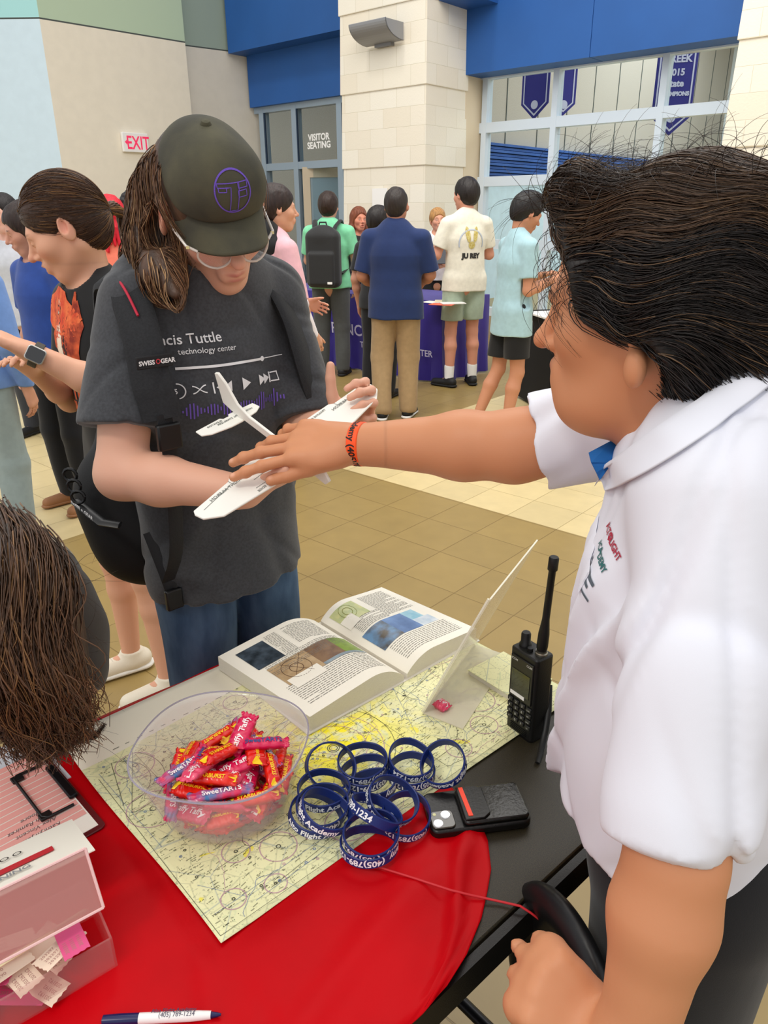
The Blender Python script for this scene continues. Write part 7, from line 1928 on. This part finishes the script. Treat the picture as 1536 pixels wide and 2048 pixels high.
# chest lettering, laid along the cloth from the chest side
M_lr = mat('logo_red', '#b03048', rough=.7); M_lt = mat('logo_teal', '#2f6a6a', rough=.7); M_lg = mat('logo_grey', '#56606a', rough=.7)
cp, cn = hitP(1205, 1115)
if cp is None: cp, cn = TP(-.10, .14, 1.18), fP
cn = nrm(-fw * .62 + fP * .55 + np.array([0, 0, .15])); lx = nrm(np.cross(Z_, cn)); 
lx = lx if lx @ rt > 0 else -lx
ly = nrm(np.cross(cn, lx)); ly = ly if ly[2] > 0 else -ly
def lprint(s_, x, y, sz, m, rot=0.0, bold=.0003):
    v, f = text_mesh(s_, sz, bold=bold); c_, s2 = math.cos(rot), math.sin(rot); v = np.stack([v[:, 0] * c_ - v[:, 1] * s2 + x, v[:, 0] * s2 + v[:, 1] * c_ + y], 1)
    o = ray_decal('lettering', v, f, cp + cn * .15, lx, ly, -cn, bvP, m, None, off=.0012, maxlen=.004)
    if o: woff(o, shP)
lprint('ALTO', -.020, .030, .011, M_lr, -.55); lprint('FLIGHT', -.002, .018, .010, M_lr, -.55); lprint('ACA', -.024, .012, .010, M_lt, -.55); lprint('DEMY', -.010, -.001, .010, M_lt, -.55)
for poly, m in (([(-.03, -.012), (.004, -.030), (.006, -.027), (-.026, -.008)], M_lg), ([(-.026, -.02), (-.004, -.034), (-.003, -.031), (-.024, -.016)], M_lg), ([(-.03, -.004), (-.022, -.012), (-.020, -.008), (-.028, .0)], M_lg), ([(-.022, -.024), (-.014, -.030), (-.012, -.026), (-.020, -.021)], M_lr), ([(-.028, -.03), (.0, -.045), (.001, -.043), (-.027, -.028)], M_lg)):
    o = ray_decal('emblem', np.array(poly), [(0, 1, 2, 3)], cp + cn * .15, lx, ly, -cn, bvP, m, None, off=.0012, maxlen=.004)
    if o: woff(o, shP)
# black trousers
D = Sdf(); D.cap(TP(-.06, -.02, .86), TP(.06, -.02, .86), .118, k=.03)
for q in (-1, 1): D.chain([TP(q * .09, -.02, .82), TP(q * .10, -.02, .45), TP(q * .10, -.04, .07)], [.100, .080, .066], k=.02)
wmesh('trousers', D, .008, cloth_mat('black_trousers', '#111216'), po)
for q in (-1, 1):
    S2 = Sdf(); S2.cap(TP(q * .10, -.05, .05), TP(q * .10, .11, .04), .046, .040, k=.02); S2.cut((0, 0, .002), (0, 0, -1), k=.002); wmesh('shoe', S2, .008, mat('black_shoe', '#141416', rough=.5), po)
# orange wristband on the reaching arm
ax = nrm(eRp - wRp); wbp = wRp + ax * .012
wb_ = band_obj((0, 0, 0), (0, 0), 1.0, 2.2, None, text='Alto Flight Academy (405)789-1234', M1=mat('orange_silicone', '#ff5618', rough=.45), M2=mat('band_black_ink', '#241410'), name='orange_wristband', parent=po, r=.0310, h=.0165)
xa = nrm(np.cross(ax, np.array([0, 0, 1.0]))); ya = np.cross(ax, xa)
wb_.matrix_local = Matrix.Translation(Vector(wbp - oP)) @ Matrix([[xa[i], ya[i], ax[i], 0] for i in range(3)] + [[0, 0, 0, 1]])
# hair: a deep swept mass and thousands of strands
Hs = Sdf()
Hs.ell(pp_(0, -.018, .030), [.084, .104, .086], HRp, k=.02)
Hs.ell(pp_(0, -.055, -.005), [.088, .085, .085], HRp, k=.04)
Hs.chain([pp_(-.066, -.010, .01), pp_(-.080, -.030, -.045), pp_(-.060, -.055, -.09)], [.034, .030, .022], k=.03)
Hs.chain([pp_(.06, -.02, .01), pp_(.075, -.03, -.045), pp_(.05, -.06, -.09)], [.034, .030, .022], k=.03)
Hs.chain([pp_(-.03, -.085, -.03), pp_(-.03, -.095, -.095), pp_(-.03, -.10, -.125)], [.050, .042, .020], k=.03)
Hs.chain([pp_(-.035, .058, .062), pp_(-.062, .055, .030), pp_(-.074, .040, -.005)], [.026, .022, .012], k=.02)
Hs.chain([pp_(.0, .055, .085), pp_(-.02, .065, .105), pp_(-.025, .060, .120)], [.030, .020, .010], k=.02)
Hs.ell(pp_(.01, .118, -.045), [.100, .060, .105], HRp, k=.008, op='-')
Hs.ell(pp_(-.096, .022, -.075), [.034, .056, .050], HRp, k=.012, op='-'); Hs.ell(pp_(-.035, .105, .022), [.085, .050, .050], HRp, k=.012, op='-'); Hs.ell(at(1268, 740, .66), [.022, .03, .026], k=.01, op='-')
Hs.cut(pp_(0, 0, -.118), HRp @ np.array([0, .3, -1]), k=.01)
Hs.disp = wob(41, 60, .006, stretch=(1, 1, .5))
hairP = wmesh('hair', Hs, .0032, M_hairb, po, base='#17110e', extra=lambda v, c: np.clip(c * (1 + .4 * np.sin(v[:, :1] * 220 + v[:, 2:3] * 90)), 0, 1))
vv = np.array([q.co[:] for q in hairP.data.vertices]) + oP
loc_ = (vv - hcP) @ HRp
rs = np.random.RandomState(12)
vis = (loc_[:, 0] < .05) | (loc_[:, 2] > .05)
cand = vv[vis]; sel = cand[rs.choice(len(cand), 9000)]
def flowP(P, t):
    L_ = (P - hcP) @ HRp; x, y, z = L_[:, :1], L_[:, 1:2], L_[:, 2:3]
    # from the parting the locks sweep forward over the top, then down and back along the sides
    top = np.clip((z - .05) / .05, 0, 1); frnt = np.clip((y - .01) / .06, 0, 1)
    sgn = np.where(x > .03, 1.0, -1.0)
    nape = np.clip((-.02 - z) / .05, 0, 1)
    d = np.concatenate([sgn * .25 * top, -.95 + .25 * nape + .0 * x, -.10 - .35 * frnt * (1 - top) - .75 * nape + .10 * top], 1)
    d[:, 2:3] += np.sin(y * 55 + x * 30 + z * 25) * .30; d[:, 2:3] += -.9 * np.clip(t * 1.2 - .1, 0, 1) * frnt * (1 - top)
    return d @ HRp.T
paths = comb(Hs, sel, flowP, 12, .0105, off=.0005, seed=2, jitter=.10, stick=.85, spread=.007)
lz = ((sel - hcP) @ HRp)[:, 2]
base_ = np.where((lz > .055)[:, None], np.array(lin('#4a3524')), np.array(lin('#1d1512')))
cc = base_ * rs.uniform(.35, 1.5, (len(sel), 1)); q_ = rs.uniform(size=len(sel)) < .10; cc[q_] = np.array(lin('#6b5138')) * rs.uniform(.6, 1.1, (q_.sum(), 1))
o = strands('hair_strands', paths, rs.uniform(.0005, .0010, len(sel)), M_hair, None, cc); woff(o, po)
# flyaways arching off the crown
N_ = 240; rt_ = []; pts_ = []
for i in range(N_):
    y0 = rs.uniform(-.10, .09); x0 = rs.uniform(-.06, .02); p = np.array([x0, y0, .095]); d = nrm(np.array([rs.normal(0, .4), rs.normal(.1, .6), .9])); pa = []
    curlv = nrm(np.array([rs.normal(-.4, .5), rs.normal(-.3, .8), -1.0])) * rs.uniform(.12, .26)
    for k in range(14): pa.append(pp_(*p)); d = nrm(d + curlv); p = p + d * rs.uniform(.005, .0085)
    pts_.append(pa)
for i in range(260):   # the tuft at the front
    p = np.array([rs.normal(-.02, .018), .060 + rs.normal(0, .014), .095]); d = nrm(np.array([rs.normal(0, .35), .35 + rs.normal(0, .4), .9])); pa = []
    curlv = np.array([rs.normal(.0, .16), -.16 - rs.uniform(0, .2), -.12]) * .8
    for k in range(14): pa.append(pp_(*p)); d = nrm(d + curlv); p = p + d * .0062
    pts_.append(pa)
for i in range(70):   # wisps at the brow
    p = np.array([-.055 + rs.normal(0, .02), .068 + rs.normal(0, .01), .045 + rs.normal(0, .02)]); d = nrm(np.array([rs.normal(-.2, .4), .8, -.1])); pa = []
    curlv = np.array([rs.normal(0, .12), -.22, -.20])
    for k in range(14): pa.append(pp_(*p)); d = nrm(d + curlv); p = p + d * .0055
    pts_.append(pa)
pts_ = np.array(pts_); cc = np.array(lin('#2c1f18')) * rs.uniform(.5, 1.5, (len(pts_), 1)); o = strands('hair_wisps', pts_, .00035, M_hair, None, cc); woff(o, po)
# ------------------------------------------------------------------ the girl with the ponytail
def loc_of(root_xy, az, p, k):
    a = math.radians(az); d = np.array(p, float) - np.array([root_xy[0], root_xy[1], 0]); f = np.array([math.sin(a), math.cos(a), 0]); r = np.array([f[1], -f[0], 0])
    return np.array([d @ r, d @ f, d[2]]) / k
gx, gy, gaz, gH = -.775, 2.17, -138, 1.60
gk = gH / 1.75
gl = lambda p: tuple(loc_of((gx, gy), gaz, p, gk))
W_, i_ = stand_person('girl with a brown ponytail and black band t-shirt, looking down, arms reaching left', gx, gy, gaz, gH, skin='#e3ab8d', top=('#17181a', 'tee'), bottom=('#101012', 'shorts'), shoe='#ece2cc', sole='#f2efe6', hair=('#4a3122', 'none'),
   head=(math.radians(32), .42, 0), res=.006, hres=.003, w=.94, lean=.10, hem=.80, hs=1.12, sl=.75, face=dict(lips='#c9706a', brow='#8a6248', eye='shut', blush='#df7f78', bl=.45, sdf=dict(open_=.004)),
   arms={'L': (gl(at(225, 782, 1.80)), gl(at(62, 705, 1.72)), None, (0, 0, 1), (.3, .4, .3)), 'R': (gl(at(140, 800, 2.25)), gl(at(70, 742, 2.02)), None, (0, 0, 1), (.3, .4, .3))},
   legs={'L': ((-.075, .05, .49), (-.10, .03, .085), (-.07, .18, .03)), 'R': ((.13, .05, .49), (.155, .03, .085), (.19, .18, .03))})
hc_, HR_, kk_ = i_['hc'], i_['HR'], i_['k'] * 1.12
gp = lambda a, b_, c: hc_ + HR_ @ (np.array([a, b_, c]) * kk_)
Hs = Sdf(); hair_cap(Hs, hc_, HR_, kk_, grow=.008)
Hs.ell(gp(0, .112, -.035), [.080 * kk_, .062 * kk_, .090 * kk_], HR_, k=.008, op='-')
for q in (-1, 1): Hs.ell(gp(q * .092, .004, -.035), [.026 * kk_, .040 * kk_, .052 * kk_], HR_, k=.006, op='-')
Hs.cut(gp(0, 0, -.055), HR_ @ np.array([0, .9, -1.0]), k=.012)
v, f = Hs.mesh(.0035); cc = paint(v, '#3d281c', []); hm = mesh_obj('hair', v, f, M_hairb, W_, cols=cc)
tie = gp(-.0, -.118, -.012)
lw = [tie, gp(0, -.165, -.02), gp(0, -.185, -.09), gp(.0, -.175, -.17)]
lw = [tie, tie + np.array([.02, -.05, -.012]), tie + np.array([.035, -.065, -.10]), tie + np.array([.03, -.06, -.21])]
rs = np.random.RandomState(6)
cand = v[(v - hc_) @ HR_[:, 1] > -.2]; sel = cand[rs.choice(len(cand), 2600)]
def flowG(P, t): return (tie - P) / (np.linalg.norm(tie - P, axis=1, keepdims=True) + 1e-6)
paths = comb(Hs, sel, flowG, 9, .010, off=.0006, seed=3, jitter=.05, stick=.9, spread=.003)
cc = np.array(lin('#4f3422')) * rs.uniform(.5, 1.5, (len(sel), 1)); q_ = rs.uniform(size=len(sel)) < .15; cc[q_] = np.array(lin('#8a6238'))
strands('hair_strands', paths, .0009, M_hair, W_, cc, tip=.4)
N_ = 900; t_ = np.linspace(0, 1, 14); _q = np.array(smooth_path(lw, 40)); sp_ = _q[np.linspace(0, len(_q) - 1, 14).astype(int)]; ang = rs.uniform(0, 6.28, N_); rad = np.sqrt(rs.uniform(0, 1, N_)) * .026
prof_ = np.interp(t_, [0, .2, .6, 1], [.35, 1, 1.0, .35])
T1, T2 = np.array([1.0, 0, 0]), np.array([0, .5, .85])
paths = sp_[None] + (T1 * (np.cos(ang) * rad)[:, None, None] + T2 * (np.sin(ang) * rad)[:, None, None]) * prof_[None, :, None] + rs.normal(0, .0008, (N_, 14, 3))
cc = np.array(lin('#5a3c26')) * rs.uniform(.4, 1.6, (N_, 1)); q_ = rs.uniform(size=N_) < .2; cc[q_] = np.array(lin('#9a7040'))
strands('ponytail', paths, .0019, M_hair, W_, cc, tip=.5)
tb2 = MB(); tb2.tube([tuple(tie + (HR_ @ np.array([math.cos(a) * .016, 0, math.sin(a) * .016]))) for a in np.linspace(0, 6.283, 14)], .006, 8); tb2.obj('hair_tie', M_blackp, W_, smooth=True)
# wristwatch
wr = i_['A']['L'][2]; el = i_['A']['L'][1]; ax = nrm(el - wr); wpos = wr + ax * .012
Vw = nrm(np.array(loc_of((gx, gy), gaz, np.array([gx, gy, 0]) + (-fw), 1.0)) ); xn = nrm(Vw - ax * (Vw @ ax)); yn = np.cross(ax, xn)
wm = Matrix([[yn[i], xn[i], ax[i], wpos[i]] for i in range(3)] + [[0, 0, 0, 1]])
MB().lathe([(.0285, -.010), (.0302, -.009), (.0302, .009), (.0285, .010)], 36, wm).obj('watch_strap', mat('olive_grey_strap', '#4c463c', rough=.6, bump=.6, bscale=260), W_, smooth=True)
wc = mb = MB(); mb.prism(rrect(-.018, -.021, .018, .021, .008), .027, .037, wm @ Matrix.Rotation(-math.pi / 2, 4, 'X') @ Matrix.Rotation(0, 4, 'Z')); wo_ = mb.obj('watch_case', mat('silver_watch', '#c9c6c0', rough=.3, metal=.7), W_, bevel=.002)
mb = MB(); mb.prism(rrect(-.0155, -.0185, .0155, .0185, .006), .037, .0382, wm @ Matrix.Rotation(-math.pi / 2, 4, 'X')); mb.obj('watch_screen', mat('black_glass', '#050507', rough=.08, coat=1.0), wo_)
# the picture on her shirt
sh_ = [c for c in W_.children if c.name.startswith('shirt')][0]; bvG = bvh_of(sh_)
def gdec(v, f, m, nm='printed_art'): return ray_decal(nm, np.array(v, float), f, (0, .4, 0), (-1, 0, 0), (0, 0, 1), (0, -1, 0), bvG, m, sh_, off=.003, maxlen=.02)
rr = random.Random(6)
def blob(cx, cy, w, h, j=.25, n=18): return [(cx + w * math.cos(t) * (1 + rr.uniform(-j, j)), cy + h * math.sin(t) * (1 + rr.uniform(-j, j))) for t in np.linspace(0, 6.283, n + 1)[:-1]]
M_o1 = mat('print_red_orange', '#d8472c', rough=.8, color2='#f07a45', vscale=40); M_o2 = mat('print_orange', '#e9683a', rough=.8, color2='#8c2f20', vscale=30); M_o3 = mat('print_cream', '#f4e3cc', rough=.8); M_o4 = mat('print_dark', '#3a1f1a', rough=.8)
for cx, cy, w, h, m in ((-.02, 1.13, .12, .075, M_o1), (.06, 1.08, .05, .10, M_o2), (-.06, 1.07, .05, .10, M_o2), (-.02, 1.03, .045, .09, M_o3), (-.01, 1.13, .020, .045, M_o4), (.03, 1.05, .014, .06, M_o4), (-.01, 1.155, .012, .02, M_o3), (.075, 1.15, .008, .06, M_o2), (-.095, 1.10, .012, .05, M_o1)):
    e = blob(cx - .035, cy + .12, w * gk, h * gk); gdec(e, [tuple(range(len(e)))], m)
v, f = text_mesh('E TH', .062, bold=.003, align='CENTER'); v = v + np.array([-.03, 1.02]); gdec(v, f, M_o2, 'lettering'); v, f = text_mesh('OUR', .036, bold=.002, align='CENTER'); v = v + np.array([-.03, .985]); gdec(v, f, M_o1, 'lettering')
# laces and trim on the sneakers
for c in [c for c in W_.children if c.name.startswith('shoe')]:
    vv = np.array([q.co[:] for q in c.data.vertices]); mx = vv.mean(0)
# ------------------------------------------------------------------ the person bending over the table, hair hanging
ln_root = wroot('person', TW(.20, -1.30, 0), 'person in a dark shirt bent over the near table, long brown hair hanging down', 'person')
SKN = '#b98468'
hcL = at(18, 1285, .99); 
dn = nrm(np.array([.0, -.35, -1.0])); yv = nrm(V * .75 + np.array([0, 0, -.9]))
HRl = frame(math.radians(150), math.radians(62), 0)
lp_ = lambda a, b_, c: hcL + HRl @ np.array([a, b_, c])
shC = at(45, 1155, 1.13); shR_ = at(150, 1235, 1.13); hipL = TW(-.0, -1.58, .92)
S = Sdf(); head_sdf(S, hcL, HRl, .98)
S.cap(at(10, 1215, 1.10), lp_(0, -.02, -.07), .055, .052, k=.03); S.chain([at(20, 1220, 1.16), hipL], [.09, .11], k=.04, n=Z_, fl=1.2)
S.chain([at(120, 1260, 1.13), at(150, 1350, 1.11), at(100, 1450, .99)], [.042, .036, .028], k=.02)
for q in (-.09, .09): S.chain([hipL + U * q, hipL + U * q + np.array([0, 0, -.45]), hipL + U * q + np.array([0, 0, -.84])], [.075, .055, .036], k=.02)
v, f = join_pieces([S.mesh(.006)]); wmesh('body', (v, f), 0, M_skin, ln_root, spots=head_spots(hcL, HRl, .98, SKN), base=SKN)
C = Sdf(); C.chain([at(40, 1215, 1.14), at(0, 1190, 1.24), hipL + np.array([0, 0, .0])], [.105, .12, .145], k=.05, n=Z_, fl=1.15)
C.chain([at(70, 1210, 1.14), at(135, 1275, 1.13), at(152, 1340, 1.11)], [.062, .052, .048], k=.04)
C.cut(at(160, 1385, 1.10), nrm(at(160, 1385, 1.10) - at(160, 1300, 1.12)), k=.006)
C.disp = wob(55, 30, .006)
M_dk = cloth_mat('dark_grey_shirt', '#3d3833'); shL = wmesh('shirt', C, .006, M_dk, ln_root)
bvL = BVHTree.FromPolygons([Vector(v.co) + Vector(ln_root['origin']) for v in shL.data.vertices], [tuple(p.vertices) for p in shL.data.polygons])
def camdec(s_, px0, py0, d_, sz, m, rot, root, par, bold=.0008):
    """lettering on the back of the shirt, laid on from straight above it"""
    o0 = at(px0, py0, d_); Xd = nrm(U * math.cos(rot) + V * math.sin(rot)); Yd = np.cross(Z_, Xd)
    v, f = text_mesh(s_, sz, bold=bold); o = ray_decal('lettering', v, f, o0 + Z_ * .2, Xd, Yd, -Z_, bvL, m, None, off=.002, maxlen=.01)
    if o: woff(o, par)
camdec('MEMBER', 0, 1062, 1.2, .040, mat('shirt_cream_print', '#e8dfc8'), .35, ln_root, shL)
D = Sdf(); D.cap(hipL - U * .06, hipL + U * .06, .12, k=.03)
for q in (-.09, .09): D.chain([hipL + U * q, hipL + U * q + np.array([0, 0, -.45]), hipL + U * q + np.array([0, 0, -.84])], [.10, .08, .065], k=.02)
wmesh('trousers', D, .009, cloth_mat('black_trousers', '#111216'), ln_root)
# hanging hair: locks rooted over the skull fall straight toward the table
Hs = Sdf(); hair_cap(Hs, hcL, HRl, .98, grow=.010); Hs.ell(lp_(0, .11, -.04), [.075, .07, .10], HRl, k=.01, op='-')
Hs.chain([at(0, 1110, 1.06), at(10, 1190, 1.0), at(30, 1300, .96), at(60, 1400, .96), at(80, 1455, .98)], [.040, .062, .062, .046, .026], k=.04)
Hs.chain([at(50, 1230, 1.0), at(95, 1340, .99), at(130, 1430, .99)], [.045, .034, .018], k=.04)
Hs.disp = wob(61, 45, .008, stretch=(1, 1, .5))
hL_ = wmesh('hair', Hs, .005, M_hairb, ln_root, base='#3a2618', extra=lambda v, c: np.clip(c * (1 + .4 * np.sin(v[:, :1] * 200 + v[:, 2:3] * 30)), 0, 1))
rs = np.random.RandomState(21); N_ = 5200
pts_ = []; 
ctl = [[(-50, 1030), (-20, 1130), (-30, 1290), (40, 1420), (60, 1500)], [(-10, 1025), (20, 1110), (20, 1290), (70, 1430), (95, 1510)], [(20, 1050), (70, 1130), (70, 1290), (110, 1420), (140, 1490)], [(30, 1070), (105, 1170), (105, 1290), (140, 1400), (170, 1470)]]
dep = [[1.15, .94, .87, .90, .95], [1.15, .93, .865, .89, .95], [1.16, .95, .89, .91, .97], [1.17, 1.0, .96, .97, .99]]
cv = [np.array(smooth_path([at(x, y, d_) for (x, y), d_ in zip(c, dd_)], 60)) for c, dd_ in zip(ctl, dep)]; cv = np.array([c[np.linspace(0, len(c) - 1, 20).astype(int)] for c in cv])
for i in range(N_):
    q = rs.uniform(0, 2.999); a = int(q); t = q - a; base = cv[a] * (1 - t) + cv[a + 1] * t
    ofs = np.array([rs.normal(0, .012), rs.normal(0, .016), rs.normal(0, .010)]); ph = rs.uniform(0, 6.28); s0 = rs.uniform(-.1, .45)
    u_ = np.linspace(0, 1, 20); wv_ = (np.sin(u_ * rs.uniform(8, 14) + ph) * abs(rs.normal(.004, .009)) * (u_ + .3))[:, None] * (U * .8 + V * .4)
    e1 = rs.uniform(.72, 1.02); src_ = np.clip(np.linspace(s0, e1, 20), 0, 1) * 19; i0 = np.clip(src_.astype(int), 0, 18); fr = (src_ - i0)[:, None]
    p = base[i0] * (1 - fr) + base[i0 + 1] * fr
    pts_.append(p + ofs + wv_)
pts_ = np.array(pts_); pts_[:, :, 2] = np.maximum(pts_[:, :, 2], .757)
cc = np.array(lin('#5a3d27')) * rs.uniform(.4, 1.5, (N_, 1)); q_ = rs.uniform(size=N_) < .15; cc[q_] = np.array(lin('#86603a'))
o = strands('hair_strands', pts_, .0013, M_hair, None, cc, tip=.35); woff(o, ln_root)
pa = []
for i in range(70):
    p = at(rs.uniform(90, 160), rs.uniform(1130, 1480), rs.uniform(.98, 1.05)); d = nrm(np.array([rs.uniform(.4, 1), rs.normal(0, .3), rs.normal(-.1, .5)])); cur = np.array([rs.normal(-.1, .2), 0, rs.normal(-.1, .25)]); q = []
    for k in range(20): q.append(p.copy()); d = nrm(d + cur * .6); p = p + d * .004
    pa.append(q)
for i in range(90):
    p0_ = at(168, 1470, 1.0) + rs.normal(0, .004, 3); p1_ = at(208, 1448, 1.01) + rs.normal(0, .002, 3); q = [p0_ + (p1_ - p0_) * t + np.array([0, 0, -.010 * math.sin(t * 3.1)]) for t in np.linspace(0, 1, 20)]; pa.append(q)
pa = np.array(pa); pa[:, :, 2] = np.maximum(pa[:, :, 2], .757); o = strands('hair_wisps', pa, .0004, M_hair, None, np.array(lin('#3c281a')) * np.ones((len(pa), 1))); woff(o, ln_root)
